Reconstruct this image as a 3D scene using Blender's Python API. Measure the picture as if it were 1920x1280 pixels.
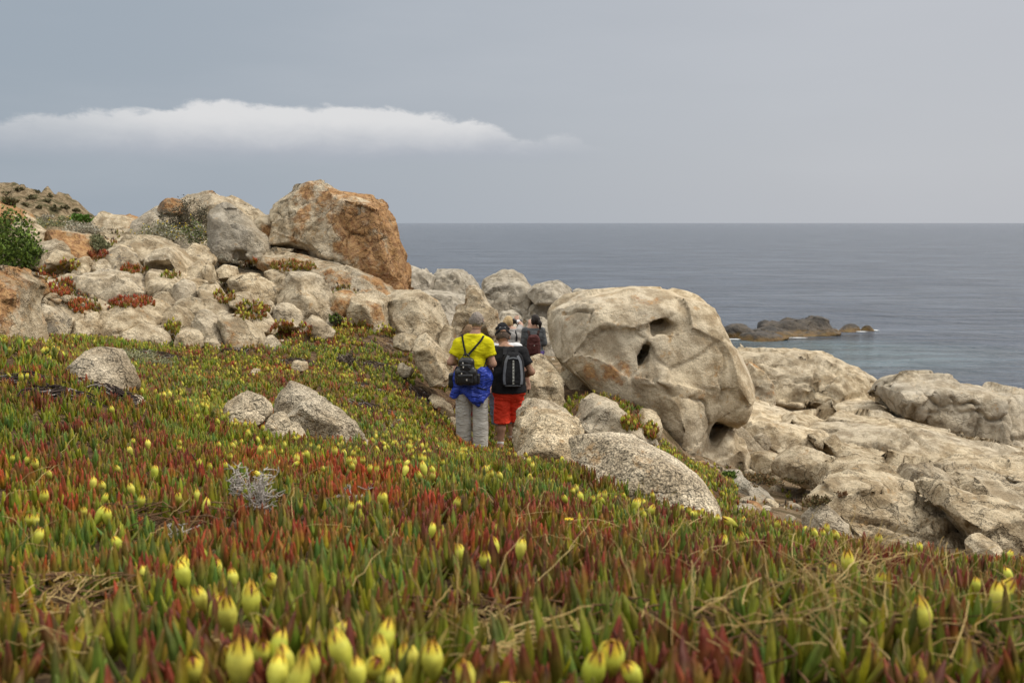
import bpy, math, random
import numpy as np

# ------------------------------------------------------------------ camera, sky, sun, exposure
for _o in list(bpy.data.objects):
    bpy.data.objects.remove(_o)
SC = bpy.context.scene
COL = SC.collection
CAMZ = 9.0
FPX = 35.0 / 36.0 * 1920.0
TH = math.atan(222.0 / FPX)
cam_d = bpy.data.cameras.new('camera')
cam = bpy.data.objects.new('camera', cam_d)
COL.objects.link(cam)
cam.location = (0, 0, CAMZ)
cam.rotation_euler = (math.pi / 2 - TH, 0, 0)
cam_d.lens = 35
cam_d.sensor_width = 36
cam_d.clip_start = 0.05
cam_d.clip_end = 90000
cam_d.dof.use_dof = True
cam_d.dof.focus_distance = 9.0
cam_d.dof.aperture_fstop = 7.1
SC.camera = cam

SUN_EL, SUN_AZ = math.radians(48), math.radians(82)     # azimuth clockwise from the view direction (+Y)
W = bpy.data.worlds.new('World')
SC.world = W
W.use_nodes = True
nt = W.node_tree
nt.nodes.clear()
def wn(t, **k):
    n = nt.nodes.new(t)
    for a, b in k.items():
        setattr(n, a, b)
    return n
def wmath(op, a, b=None, c=None, clamp=False):
    n = wn('ShaderNodeMath', operation=op, use_clamp=clamp)
    for i, v in enumerate((a, b, c)):
        if v is None:
            continue
        if isinstance(v, (int, float)):
            n.inputs[i].default_value = v
        else:
            nt.links.new(v, n.inputs[i])
    return n.outputs[0]
def wmix(f, a, b):
    n = wn('ShaderNodeMix', data_type='RGBA')
    if isinstance(f, (int, float)):
        n.inputs[0].default_value = f
    else:
        nt.links.new(f, n.inputs[0])
    for i, v in ((6, a), (7, b)):
        if isinstance(v, tuple):
            n.inputs[i].default_value = v + (1,)
        else:
            nt.links.new(v, n.inputs[i])
    return n.outputs[2]
def wramp(v, lo, hi, smooth=True):
    n = wn('ShaderNodeMapRange', interpolation_type='SMOOTHSTEP' if smooth else 'LINEAR')
    n.inputs[1].default_value = lo
    n.inputs[2].default_value = hi
    nt.links.new(v, n.inputs[0])
    return n.outputs[0]
tc = wn('ShaderNodeTexCoord')
sep = wn('ShaderNodeSeparateXYZ')
nt.links.new(tc.outputs['Generated'], sep.inputs[0])
dx, dy, dz = sep.outputs
az = wmath('ARCTAN2', dx, dy)
el = wmath('ARCSINE', dz)
# overcast deck: greyer blue away from the veiled sun, paler towards it, brighter overhead
sd = (math.cos(SUN_EL) * math.sin(SUN_AZ), math.cos(SUN_EL) * math.cos(SUN_AZ), math.sin(SUN_EL))
dot = wn('ShaderNodeVectorMath', operation='DOT_PRODUCT')
nt.links.new(tc.outputs['Generated'], dot.inputs[0])
dot.inputs[1].default_value = (math.sin(SUN_AZ), math.cos(SUN_AZ), 0.0)
toward = wramp(dot.outputs['Value'], -0.42, 0.62)
deck = wmix(toward, (0.345, 0.400, 0.462), (0.525, 0.54, 0.575))
sn = wn('ShaderNodeTexNoise')
sn.inputs['Scale'].default_value = 1.0
sn.inputs['Detail'].default_value = 5
mp = wn('ShaderNodeMapping')
mp.inputs['Scale'].default_value = (2.2, 2.2, 11)
nt.links.new(tc.outputs['Generated'], mp.inputs[0])
nt.links.new(mp.outputs[0], sn.inputs['Vector'])
soft = wramp(sn.outputs[0], 0.42, 0.78)
deck = wmix(wmath('MULTIPLY', soft, 0.22), deck, (0.60, 0.62, 0.66))
gain = wmath('MULTIPLY_ADD', wramp(dz, 0.18, 1.0), 2.6, 1.0)
deck = wmix(wramp(dz, 0.20, 0.85), deck, (0.50, 0.485, 0.455))
gv = wn('ShaderNodeVectorMath', operation='SCALE')
nt.links.new(deck, gv.inputs[0])
nt.links.new(gain, gv.inputs['Scale'])
nish = wn('ShaderNodeTexSky', sky_type='NISHITA', sun_disc=False)
nish.sun_elevation = SUN_EL
nish.sun_rotation = SUN_AZ
nish.air_density = 1.0
nish.dust_density = 3.0
nsc = wn('ShaderNodeVectorMath', operation='SCALE')
nt.links.new(nish.outputs[0], nsc.inputs[0])
nsc.inputs['Scale'].default_value = 0.09
base = wmix(0.92, nsc.outputs[0], gv.outputs[0])
# the long cumulus bank lying over the hill
fc = wn('ShaderNodeFloatCurve')
cu = fc.mapping.curves[0]
# azimuth from -0.75 .. 0.25 rad mapped to 0..1, top height as fraction of 0.14 rad
def _a(px):
    return (math.atan((px - 960) / FPX) + 0.75) / 1.0
def _e(py):
    return math.atan((418 - py) / FPX) / 0.14
pts = [(0.0, 0.45), (0.12, 0.66), (_a(0), _e(250)), (_a(60), _e(232)), (_a(170), _e(226)), (_a(280), _e(224)), (_a(340), _e(212)), (_a(400), _e(199)),
       (_a(470), _e(202)), (_a(560), _e(200)), (_a(610), _e(207)), (_a(680), _e(206)), (_a(780), _e(214)), (_a(930), _e(232)), (_a(985), _e(258)),
       (_a(1060), _e(253)), (_a(1110), _e(277)), (_a(1200), _e(282)), (1.0, _e(288))]
while len(cu.points) < len(pts):
    cu.points.new(0.5, 0.5)
for p, (a_, b_) in zip(cu.points, pts):
    p.location = (a_, b_)
    p.handle_type = 'AUTO'
fc.mapping.update()
nt.links.new(wmath('ADD', az, 0.75, clamp=True), fc.inputs['Value'])
top = wmath('MULTIPLY', fc.outputs[0], 0.14)
n2 = wn('ShaderNodeTexNoise')
n2.inputs['Scale'].default_value = 19
n2.inputs['Detail'].default_value = 9
n2.inputs['Roughness'].default_value = 0.62
n2.inputs['Distortion'].default_value = 0.25
mp3 = wn('ShaderNodeMapping')
mp3.inputs['Scale'].default_value = (1, 1, 2.2)
nt.links.new(tc.outputs['Generated'], mp3.inputs[0])
nt.links.new(mp3.outputs[0], n2.inputs['Vector'])
puff = wmath('SUBTRACT', n2.outputs[0], 0.5)
n3 = wn('ShaderNodeTexNoise')
n3.inputs['Scale'].default_value = 9
n3.inputs['Detail'].default_value = 6
nt.links.new(tc.outputs['Generated'], n3.inputs['Vector'])
lump = wmath('SUBTRACT', n3.outputs[0], 0.5)
dtop = wmath('ADD', wmath('SUBTRACT', top, el), wmath('MULTIPLY_ADD', puff, 0.034, wmath('MULTIPLY_ADD', lump, 0.012, -0.001)))
m_top = wramp(dtop, -0.001, 0.0065)
dbot = wmath('ADD', wmath('SUBTRACT', el, 0.0605), wmath('MULTIPLY_ADD', puff, 0.010, wmath('MULTIPLY', lump, 0.014)))
m_bot = wramp(dbot, -0.008, 0.011)
m_az = wmath('MULTIPLY', wramp(az, -0.95, -0.50), wmath('SUBTRACT', 1.0, wramp(az, -0.04, 0.125)))
thick = wramp(az, -0.44, -0.30)
cl = wmath('MULTIPLY', wmath('MULTIPLY', m_top, m_bot), m_az)
cl = wmath('MULTIPLY', cl, wmath('MULTIPLY_ADD', thick, 0.34, 0.60))
front = wmath('GREATER_THAN', dy, 0.0)
cl = wmath('MULTIPLY', cl, front)
sh = wramp(wmath('MULTIPLY_ADD', puff, 0.02, wmath('SUBTRACT', el, 0.060)), 0.0, 0.042)
cloudcol = wmix(sh, (0.415, 0.445, 0.50), (0.73, 0.73, 0.735))
full = wmix(cl, base, cloudcol)
bg = wn('ShaderNodeBackground')
bg.inputs['Strength'].default_value = 0.80
nt.links.new(full, bg.inputs['Color'])
wo = wn('ShaderNodeOutputWorld')
nt.links.new(bg.outputs[0], wo.inputs['Surface'])

sun_d = bpy.data.lights.new('sun', 'SUN')
sun_d.energy = 1.5
sun_d.angle = math.radians(14)
sun_d.color = (1.0, 0.93, 0.82)
sun = bpy.data.objects.new('sun', sun_d)
COL.objects.link(sun)
from mathutils import Vector
sun.rotation_euler = Vector((-sd[0], -sd[1], -sd[2])).to_track_quat('-Z', 'Y').to_euler()
sun.location = (20, 5, 40)
SC.view_settings.view_transform = 'Standard'
SC.view_settings.look = 'None'
SC.view_settings.gamma = 1
SC.view_settings.exposure = 0.34
SC.view_settings.use_curve_mapping = False
SC.cycles.max_bounces = 5
SC.cycles.diffuse_bounces = 3
SC.cycles.glossy_bounces = 2
SC.cycles.transparent_max_bounces = 4
SC.cycles.use_denoising = True
SC.render.film_transparent = False

# ------------------------------------------------------------------ helpers
RNG = np.random.default_rng(7)
FWD = np.array([0, math.cos(TH), -math.sin(TH)])
UP = np.array([0, math.sin(TH), math.cos(TH)])

def at(px, py, d):
    """point of the place seen at photo pixel (px, py) and standing d metres in front of the camera"""
    v = FWD + np.array([1., 0, 0]) * ((px - 960) / FPX) - UP * ((py - 640) / FPX)
    return np.array([0, 0, CAMZ]) + v * (d / v[1])

def to_px(p):
    v = p - np.array([0, 0, CAMZ])
    zc = v @ FWD
    zc = np.where(zc < 1e-3, 1e-3, zc)
    return 960 + FPX * v[..., 0] / zc, 640 - FPX * (v @ UP) / zc, zc

_T = (np.random.default_rng(11).random(32768) * 2 - 1).astype(np.float32)
def vnoise(p):
    p = np.ascontiguousarray(np.asarray(p).T)
    fl = np.floor(p)
    i = fl.astype(np.int32)
    f = (p - fl).astype(np.float32)
    f = f * f * f * (f * (f * 6 - 15) + 10)
    x0, y0, z0 = (i[0] & 31) << 10, (i[1] & 31) << 5, i[2] & 31
    x1, y1, z1 = ((i[0] + 1) & 31) << 10, ((i[1] + 1) & 31) << 5, (i[2] + 1) & 31
    fx, fy, fz = f
    def lx(y, z):
        a = _T[x0 + (y + z)]
        return a + (_T[x1 + (y + z)] - a) * fx
    a, b = lx(y0, z0), lx(y0, z1)
    a = a + (lx(y1, z0) - a) * fy
    b = b + (lx(y1, z1) - b) * fy
    return a + (b - a) * fz
def fbm(p, o=3, gain=0.5):
    s, a = 0, 1.0
    for k in range(o):
        s = s + a * vnoise(p * (2.03 ** k) + 17.3 * k)
        a *= gain
    return s
def noise2(x, y, fr, seed=0.0, o=3):
    return fbm(np.stack([x * fr + seed, y * fr + seed * 0.7, np.full_like(x, seed + 3.1)], 1), o)

def obj(name, mesh, mat=None, parent=None, **props):
    o = bpy.data.objects.new(name, mesh)
    COL.objects.link(o)
    if mat is not None and mesh is not None and len(mesh.materials) == 0:
        mesh.materials.append(mat)
    if parent is not None:
        o.parent = parent
    for k, v in props.items():
        o[k] = v
    return o

def mesh_np(name, verts, faces, smooth=True, col=None):
    """faces: (n,3) or (n,4) array, or a list of such arrays"""
    if not isinstance(faces, list):
        faces = [faces]
    faces = [np.asarray(f, dtype=np.int32) for f in faces if len(f)]
    m = bpy.data.meshes.new(name)
    verts = np.asarray(verts, dtype=np.float32)
    m.vertices.add(len(verts))
    m.vertices.foreach_set('co', verts.ravel())
    nl = sum(f.size for f in faces)
    npol = sum(len(f) for f in faces)
    m.loops.add(nl)
    m.polygons.add(npol)
    m.loops.foreach_set('vertex_index', np.concatenate([f.ravel() for f in faces]))
    tot = np.concatenate([np.full(len(f), f.shape[1], dtype=np.int32) for f in faces])
    st = np.concatenate([[0], np.cumsum(tot)[:-1]]).astype(np.int32)
    m.polygons.foreach_set('loop_start', st)
    m.polygons.foreach_set('use_smooth', np.full(npol, smooth, dtype=bool))
    m.update(calc_edges=True)
    if col is not None:
        a = m.attributes.new('Col', 'FLOAT_COLOR', 'POINT')
        c = np.ones((len(verts), 4), dtype=np.float32)
        c[:, :3] = col
        a.data.foreach_set('color', c.ravel())
    m.validate()
    return m

_C8 = np.array([[i, j, k] for i in (0, 1) for j in (0, 1) for k in (0, 1)])
_E12 = [(a, b) for a in range(8) for b in range(a + 1, 8) if np.abs(_C8[a] - _C8[b]).sum() == 1]
def surface_nets(f, org, h):
    s = f < 0
    nx, ny, nz = f.shape
    cnt = np.zeros((nx - 1, ny - 1, nz - 1), dtype=np.int8)
    for c in _C8:
        cnt += s[c[0]:nx - 1 + c[0], c[1]:ny - 1 + c[1], c[2]:nz - 1 + c[2]]
    act = (cnt > 0) & (cnt < 8)
    I = np.argwhere(act)
    if len(I) == 0:
        return np.zeros((0, 3)), np.zeros((0, 4), dtype=int)
    idx = np.full(act.shape, -1, dtype=np.int64)
    idx[act] = np.arange(len(I))
    V = [f[I[:, 0] + c[0], I[:, 1] + c[1], I[:, 2] + c[2]] for c in _C8]
    acc = np.zeros((len(I), 3))
    n = np.zeros(len(I))
    for a, b in _E12:
        va, vb = V[a], V[b]
        m = (va < 0) != (vb < 0)
        t = np.where(m, va / np.where(m, va - vb, 1), 0)
        p = _C8[a] + t[:, None] * (_C8[b] - _C8[a])
        acc += p * m[:, None]
        n += m
    P = (I + acc / n[:, None]) * h + np.asarray(org)
    Q = []
    for ax in range(3):
        b, c = (ax + 1) % 3, (ax + 2) % 3
        sl0 = [slice(1, -1)] * 3
        sl1 = [slice(1, -1)] * 3
        sl0[ax] = slice(0, -1)
        sl1[ax] = slice(1, None)
        s0, s1 = s[tuple(sl0)], s[tuple(sl1)]
        E = np.argwhere(s0 != s1)
        if len(E) == 0:
            continue
        flip = ~s0[tuple(E.T)]
        E = E.copy()
        E[:, b] += 1
        E[:, c] += 1
        def cell(db, dc):
            e = E.copy()
            e[:, b] += db
            e[:, c] += dc
            return idx[tuple(e.T)]
        q = np.stack([cell(-1, -1), cell(0, -1), cell(0, 0), cell(-1, 0)], 1)
        q[flip] = q[flip][:, ::-1]
        Q.append(q)
    Q = np.concatenate(Q)
    return P, Q[(Q >= 0).all(1)]

def seg_dist(px, pz, a, b):
    d = b - a
    t = np.clip(((px - a[0]) * d[0] + (pz - a[1]) * d[1]) / max(d @ d, 1e-12), 0, 1)
    return np.hypot(px - a[0] - t * d[0], pz - a[1] - t * d[1])
def poly_sdf(px, pz, poly):
    d = np.full(px.shape, 1e9)
    ins = np.zeros(px.shape, dtype=bool)
    n = len(poly)
    for i in range(n):
        a, b = poly[i], poly[(i + 1) % n]
        d = np.minimum(d, seg_dist(px, pz, a, b))
        c = (a[1] > pz) != (b[1] > pz)
        ins ^= c & (px < (b[0] - a[0]) * (pz - a[1]) / ((b[1] - a[1]) if abs(b[1] - a[1]) > 1e-12 else 1e-12) + a[0])
    return np.where(ins, -d, d)
def in_poly(px, py, poly):
    return poly_sdf(px, py, np.asarray(poly, float)) < 0
def chaikin(p, n=1):
    for _ in range(n):
        q = np.roll(p, -1, 0)
        p = np.stack([0.86 * p + 0.14 * q, 0.14 * p + 0.86 * q], 1).reshape(-1, 2)
    return p
def smin(a, b, k):
    h = np.clip(0.5 + 0.5 * (b - a) / k, 0, 1)
    return b * (1 - h) + a * h - k * h * (1 - h)
def smax(a, b, k):
    return -smin(-a, -b, k)
# ------------------------------------------------------------------ materials
class NB:
    def __init__(s, name):
        s.m = bpy.data.materials.new(name)
        s.m.use_nodes = True
        s.t = s.m.node_tree
        s.t.nodes.clear()
        s.out = s.t.nodes.new('ShaderNodeOutputMaterial')
        s.bs = s.t.nodes.new('ShaderNodeBsdfPrincipled')
        s.t.links.new(s.bs.outputs[0], s.out.inputs[0])
    def n(s, t, **k):
        n = s.t.nodes.new(t)
        for a, b in k.items():
            setattr(n, a, b)
        return n
    def put(s, sock, v):
        if isinstance(v, bpy.types.NodeSocket):
            s.t.links.new(v, sock)
        elif isinstance(v, tuple) and len(v) == 3 and sock.type == 'RGBA':
            sock.default_value = v + (1,)
        else:
            sock.default_value = v
    def math(s, op, a, b=0.0, c=0.0, clamp=False):
        n = s.n('ShaderNodeMath', operation=op, use_clamp=clamp)
        for i, v in enumerate((a, b, c)):
            s.put(n.inputs[i], v)
        return n.outputs[0]
    def mix(s, f, a, b, mode='MIX'):
        n = s.n('ShaderNodeMix', data_type='RGBA', blend_type=mode)
        s.put(n.inputs[0], f)
        s.put(n.inputs[6], a)
        s.put(n.inputs[7], b)
        return n.outputs[2]
    def noise(s, vec, scale, detail=4, rough=0.55, dist=0.0):
        n = s.n('ShaderNodeTexNoise')
        s.put(n.inputs['Vector'], vec)
        s.put(n.inputs['Scale'], scale)
        n.inputs['Detail'].default_value = detail
        n.inputs['Roughness'].default_value = rough
        n.inputs['Distortion'].default_value = dist
        return n.outputs[0]
    def vor(s, vec, scale, feature='F1', out='Distance'):
        n = s.n('ShaderNodeTexVoronoi', feature=feature)
        s.put(n.inputs['Vector'], vec)
        s.put(n.inputs['Scale'], scale)
        return n.outputs[out]
    def ramp(s, v, lo, hi, a=0.0, b=1.0, smooth=True):
        n = s.n('ShaderNodeMapRange', interpolation_type='SMOOTHSTEP' if smooth else 'LINEAR')
        for i, q in enumerate((v, lo, hi, a, b)):
            s.put(n.inputs[i], q)
        return n.outputs[0]
    def attr(s, name, kind='OBJECT', out='Fac'):
        n = s.n('ShaderNodeAttribute', attribute_type=kind, attribute_name=name)
        return n.outputs[out]
    def bump(s, hgt, dist, strength=1.0, nrm=None):
        n = s.n('ShaderNodeBump')
        n.inputs['Strength'].default_value = strength
        s.put(n.inputs['Distance'], dist)
        s.put(n.inputs['Height'], hgt)
        if nrm is not None:
            s.put(n.inputs['Normal'], nrm)
        return n.outputs[0]
    def fin(s, col, rough=0.8, nrm=None, spec=0.3):
        s.put(s.bs.inputs['Base Color'], col)
        s.put(s.bs.inputs['Roughness'], rough)
        s.put(s.bs.inputs['Specular IOR Level'], spec)
        if nrm is not None:
            s.put(s.bs.inputs['Normal'], nrm)
        return s.m

def mat_granite():
    b = NB('granite')
    geo = b.n('ShaderNodeNewGeometry')
    P = geo.outputs['Position']
    big = b.noise(P, 0.55, 3, 0.5)
    mid = b.noise(P, 3.2, 6, 0.66)
    mid2 = b.noise(P, 11.0, 4, 0.7)
    warm = b.mix(b.ramp(mid, 0.38, 0.62), (0.325, 0.245, 0.148), (0.620, 0.515, 0.355))
    cool = b.mix(b.ramp(mid, 0.36, 0.66), (0.320, 0.278, 0.212), (0.520, 0.465, 0.375))
    col = b.mix(b.math('ADD', b.attr('tone'), b.ramp(big, 0.35, 0.68, -0.25, 0.3), clamp=True), warm, cool)
    # crystal speckle
    sp = b.noise(P, 95, 2, 0.5)
    sp2 = b.noise(P, 42, 3, 0.6)
    spm = b.math('ADD', b.ramp(sp, 0.30, 0.70, -0.5, 0.5), b.ramp(sp2, 0.3, 0.7, -0.32, 0.32))
    amt = b.math('MULTIPLY_ADD', b.attr('speckle'), 0.92, 0.13)
    fac = b.math('MULTIPLY_ADD', spm, amt, 1.0)
    vm = b.n('ShaderNodeVectorMath', operation='SCALE')
    b.put(vm.inputs[0], col)
    b.put(vm.inputs['Scale'], b.math('MAXIMUM', fac, 0.18))
    col = vm.outputs[0]
    sepx = b.n('ShaderNodeSeparateXYZ')
    b.put(sepx.inputs[0], b.n('ShaderNodeTexCoord').outputs['Object'])
    obx = sepx.outputs[0]
    vv = b.n('ShaderNodeVectorMath', operation='SCALE')
    b.put(vv.inputs[0], col)
    b.put(vv.inputs['Scale'], b.math('ADD', b.attr('val'), 1.0))
    col = vv.outputs[0]
    # rust and ochre lichen, in sheets and flecks
    on = b.noise(P, 1.15, 6, 0.68)
    om = b.ramp(b.math('ADD', on, b.math('ADD', b.math('MULTIPLY_ADD', b.attr('orange'), 0.55, -0.30), b.math('MULTIPLY', b.attr('rustx'), obx))), 0.50, 0.60)
    ocol = b.mix(b.ramp(mid2, 0.35, 0.65), (0.240, 0.092, 0.026), (0.500, 0.275, 0.105))
    col = b.mix(b.math('MULTIPLY', om, 0.82), col, ocol)
    on2 = b.noise(P, 4.5, 6, 0.7)
    om2 = b.ramp(b.math('ADD', on2, b.math('MULTIPLY', b.attr('orange'), 0.12)), 0.63, 0.72)
    col = b.mix(b.math('MULTIPLY', om2, 0.55), col, (0.42, 0.235, 0.085))
    # dark crust lichen in blots
    dn = b.noise(P, 5.5, 6, 0.74)
    dm = b.ramp(b.math('ADD', dn, b.math('MULTIPLY_ADD', b.attr('stain'), 0.24, -0.12)), 0.585, 0.66)
    col = b.mix(b.math('MULTIPLY', dm, 0.72), col, (0.105, 0.092, 0.075))
    # pale crust lichen
    wn_ = b.noise(P, 7.5, 5, 0.7)
    wm = b.ramp(wn_, 0.64, 0.73)
    col = b.mix(b.math('MULTIPLY', wm, 0.5), col, (0.55, 0.53, 0.46))
    # relief: pitted grain, weathered knobs, hairline joints
    warp = b.n('ShaderNodeVectorMath', operation='MULTIPLY_ADD')
    nz = b.n('ShaderNodeTexNoise')
    b.put(nz.inputs['Vector'], P)
    nz.inputs['Scale'].default_value = 1.8
    nz.inputs['Detail'].default_value = 4
    b.put(warp.inputs[0], nz.outputs['Color'])
    warp.inputs[1].default_value = (0.9, 0.9, 0.5)
    b.put(warp.inputs[2], P)
    v1 = b.vor(warp.outputs[0], b.math('MULTIPLY_ADD', b.attr('joint'), 0.6, 0.75), 'DISTANCE_TO_EDGE')
    j1 = b.ramp(v1, 0.0, 0.028)
    gate = b.ramp(b.noise(P, 0.9, 3), 0.42, 0.58)
    j1 = b.math('MULTIPLY', b.math('SUBTRACT', 1.0, j1), b.math('MULTIPLY', gate, b.math('ADD', b.attr('joint'), 0.25, clamp=True)))
    hgt = b.math('ADD', b.math('MULTIPLY', mid, 1.0), b.math('MULTIPLY', mid2, 0.42))
    hgt = b.math('ADD', hgt, b.math('MULTIPLY', b.noise(P, 38, 3, 0.7), 0.13))
    hgt = b.math('ADD', hgt, b.math('MULTIPLY', sp, 0.05))
    fz = b.math('ABSOLUTE', b.math('SUBTRACT', b.noise(P, 1.7, 5, 0.6), 0.5))
    fz2 = b.math('ABSOLUTE', b.math('SUBTRACT', b.noise(P, 4.3, 4, 0.6), 0.5))
    g2 = b.ramp(b.noise(P, 0.7, 2), 0.40, 0.60)
    fis = b.math('ADD', b.math('MULTIPLY', b.ramp(fz, 0.022, 0.0), g2), b.math('MULTIPLY', b.ramp(fz2, 0.020, 0.0), b.math('MULTIPLY', b.math('SUBTRACT', 1.0, g2), 0.45)))
    hgt = b.math('SUBTRACT', hgt, b.math('MULTIPLY', j1, 0.35))
    hgt = b.math('SUBTRACT', hgt, b.math('MULTIPLY', fis, b.math('MULTIPLY_ADD', b.attr('joint'), 0.5, 0.12)))
    nrm = b.bump(hgt, b.math('MULTIPLY_ADD', b.attr('smooth'), -0.075, 0.105), 1.0)
    return b.fin(col, 0.92, nrm, 0.18)

def mat_wet_rock():
    b = NB('wet_dark_rock')
    P = b.n('ShaderNodeNewGeometry').outputs['Position']
    z = b.n('ShaderNodeSeparateXYZ')
    b.put(z.inputs[0], P)
    n1 = b.noise(P, 1.1, 8, 0.7)
    col = b.mix(b.ramp(n1, 0.38, 0.65), (0.030, 0.024, 0.018), (0.105, 0.082, 0.058))
    wk = b.ramp(b.math('ADD', z.outputs[2], b.math('MULTIPLY', b.noise(P, 1.6, 5), 1.0)), 0.95, 0.55)
    weed = b.mix(b.noise(P, 3.0, 4), (0.20, 0.145, 0.03), (0.16, 0.06, 0.015))
    col = b.mix(b.math('MULTIPLY', wk, 0.85), col, weed)
    return b.fin(col, 0.6, b.bump(n1, 0.35), 0.4)

def mat_ground():
    b = NB('ground')
    P = b.n('ShaderNodeNewGeometry').outputs['Position']
    n1 = b.noise(P, 1.2, 6, 0.6)
    n2 = b.noise(P, 9.0, 7, 0.7)
    n3 = b.noise(P, 60, 4, 0.7)
    soil = b.mix(b.ramp(n2, 0.35, 0.65), (0.075, 0.045, 0.028), (0.210, 0.125, 0.068))
    straw = b.mix(b.ramp(n3, 0.4, 0.6), (0.11, 0.065, 0.035), (0.36, 0.25, 0.125))
    soil = b.mix(b.ramp(b.noise(P, 5, 5, 0.7), 0.47, 0.6), soil, straw)
    grit = b.mix(b.ramp(n3, 0.35, 0.65), (0.20, 0.135, 0.08), (0.42, 0.31, 0.19))
    green = b.mix(b.ramp(n3, 0.35, 0.65), (0.085, 0.045, 0.022), (0.10, 0.095, 0.035))
    rock = b.attr('rocky', 'GEOMETRY')
    mk = b.ramp(b.math('ADD', rock, b.math('MULTIPLY_ADD', n1, 0.9, -0.45)), 0.35, 0.62)
    col = b.mix(mk, soil, grit)
    gm = b.math('MULTIPLY', b.ramp(b.noise(P, 2.6, 6, 0.7), 0.47, 0.56), mk)
    col = b.mix(b.math('MULTIPLY', gm, 0.75), col, green)
    h = b.math('ADD', n2, b.math('MULTIPLY', n3, 0.25))
    return b.fin(col, 0.95, b.bump(h, 0.10), 0.15)

def mat_sea():
    b = NB('sea_water')
    P = b.n('ShaderNodeNewGeometry').outputs['Position']
    mpn = b.n('ShaderNodeMapping')
    b.put(mpn.inputs[0], P)
    mpn.inputs['Scale'].default_value = (0.55, 1.0, 1.0)
    mpn.inputs['Rotation'].default_value = (0, 0, 0.25)
    V = mpn.outputs[0]
    w1 = b.noise(V, 0.16, 6, 0.62)
    w2 = b.noise(V, 0.85, 5, 0.6)
    w3 = b.noise(V, 3.2, 3, 0.6)
    # shoal between the islet and the shore: pale bottom showing
    sp = b.n('ShaderNodeSeparateXYZ')
    b.put(sp.inputs[0], P)
    sx = b.math('DIVIDE', b.math('SUBTRACT', sp.outputs[0], 21.0), 16.0)
    sy = b.math('DIVIDE', b.math('SUBTRACT', sp.outputs[1], 68.0), 13.0)
    rr = b.math('SQRT', b.math('ADD', b.math('MULTIPLY', sx, sx), b.math('MULTIPLY', sy, sy)))
    sh = b.ramp(b.math('ADD', rr, b.math('MULTIPLY', b.noise(P, 0.12, 4), 0.6)), 1.45, 0.55)
    dist = b.math('SQRT', b.math('ADD', b.math('MULTIPLY', sp.outputs[0], sp.outputs[0]), b.math('MULTIPLY', sp.outputs[1], sp.outputs[1])))
    streak = b.ramp(b.noise(V, 0.055, 5, 0.6), 0.35, 0.65)
    deep = b.mix(streak, (0.036, 0.050, 0.076), (0.070, 0.088, 0.118))
    col = b.mix(b.math('MULTIPLY', sh, 0.42), deep, (0.145, 0.215, 0.215))
    mp2 = b.n('ShaderNodeMapping')
    b.put(mp2.inputs[0], P)
    mp2.inputs['Scale'].default_value = (0.10, 0.42, 1.0)
    rip = b.ramp(b.noise(mp2.outputs[0], 1.0, 5, 0.65), 0.38, 0.62, 0.62, 1.3)
    vs = b.n('ShaderNodeVectorMath', operation='SCALE')
    b.put(vs.inputs[0], col)
    b.put(vs.inputs['Scale'], rip)
    col = vs.outputs[0]
    hgt = b.math('ADD', b.math('MULTIPLY', w1, 1.9), b.math('ADD', b.math('MULTIPLY', w2, 0.75), b.math('MULTIPLY', w3, 0.16)))
    nrm = b.bump(hgt, 1.15, 1.0)
    m = b.fin(col, 0.16, nrm, 0.42)
    b.bs.inputs['IOR'].default_value = 1.33
    return m

def mat_col(name, rough=0.5, spec=0.35, bumps=None, trans=0.0):
    """plants: every leaf carries its own hue in the mesh"""
    b = NB(name)
    c = b.attr('Col', 'GEOMETRY', 'Color')
    P = b.n('ShaderNodeNewGeometry').outputs['Position']
    n = b.noise(P, 55, 3)
    vm = b.n('ShaderNodeVectorMath', operation='SCALE')
    b.put(vm.inputs[0], c)
    b.put(vm.inputs['Scale'], b.ramp(n, 0.3, 0.7, 0.82, 1.18))
    m = b.fin(vm.outputs[0], rough, None, spec)
    return m

def mat_cloth(name, col, rough=0.85, scale=9.0, amt=0.16, bump=0.02, spec=0.15):
    b = NB(name)
    tc_ = b.n('ShaderNodeTexCoord').outputs['Object']
    n = b.noise(tc_, scale, 5, 0.6)
    vm = b.n('ShaderNodeVectorMath', operation='SCALE')
    vm.inputs[0].default_value = col
    b.put(vm.inputs['Scale'], b.ramp(n, 0.3, 0.7, 1 - amt, 1 + amt))
    mpn = b.n('ShaderNodeMapping')
    b.put(mpn.inputs[0], tc_)
    mpn.inputs['Scale'].default_value = (1.0, 1.0, 2.2)
    f = b.noise(mpn.outputs[0], 8.0, 3, 0.5, 0.8)
    return b.fin(vm.outputs[0], rough, b.bump(f, bump), spec)

M_GRAN = mat_granite()
M_WET = mat_wet_rock()
M_GROUND = mat_ground()
M_SEA = mat_sea()
M_LEAF = mat_col('ice_plant_leaf', 0.5, 0.22)
M_FRUIT = mat_col('ice_plant_fruit', 0.55, 0.2)
M_DRY = mat_col('dry_plant', 0.9, 0.1)
M_SHRUB = mat_col('shrub_leaf', 0.7, 0.2)
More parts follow.
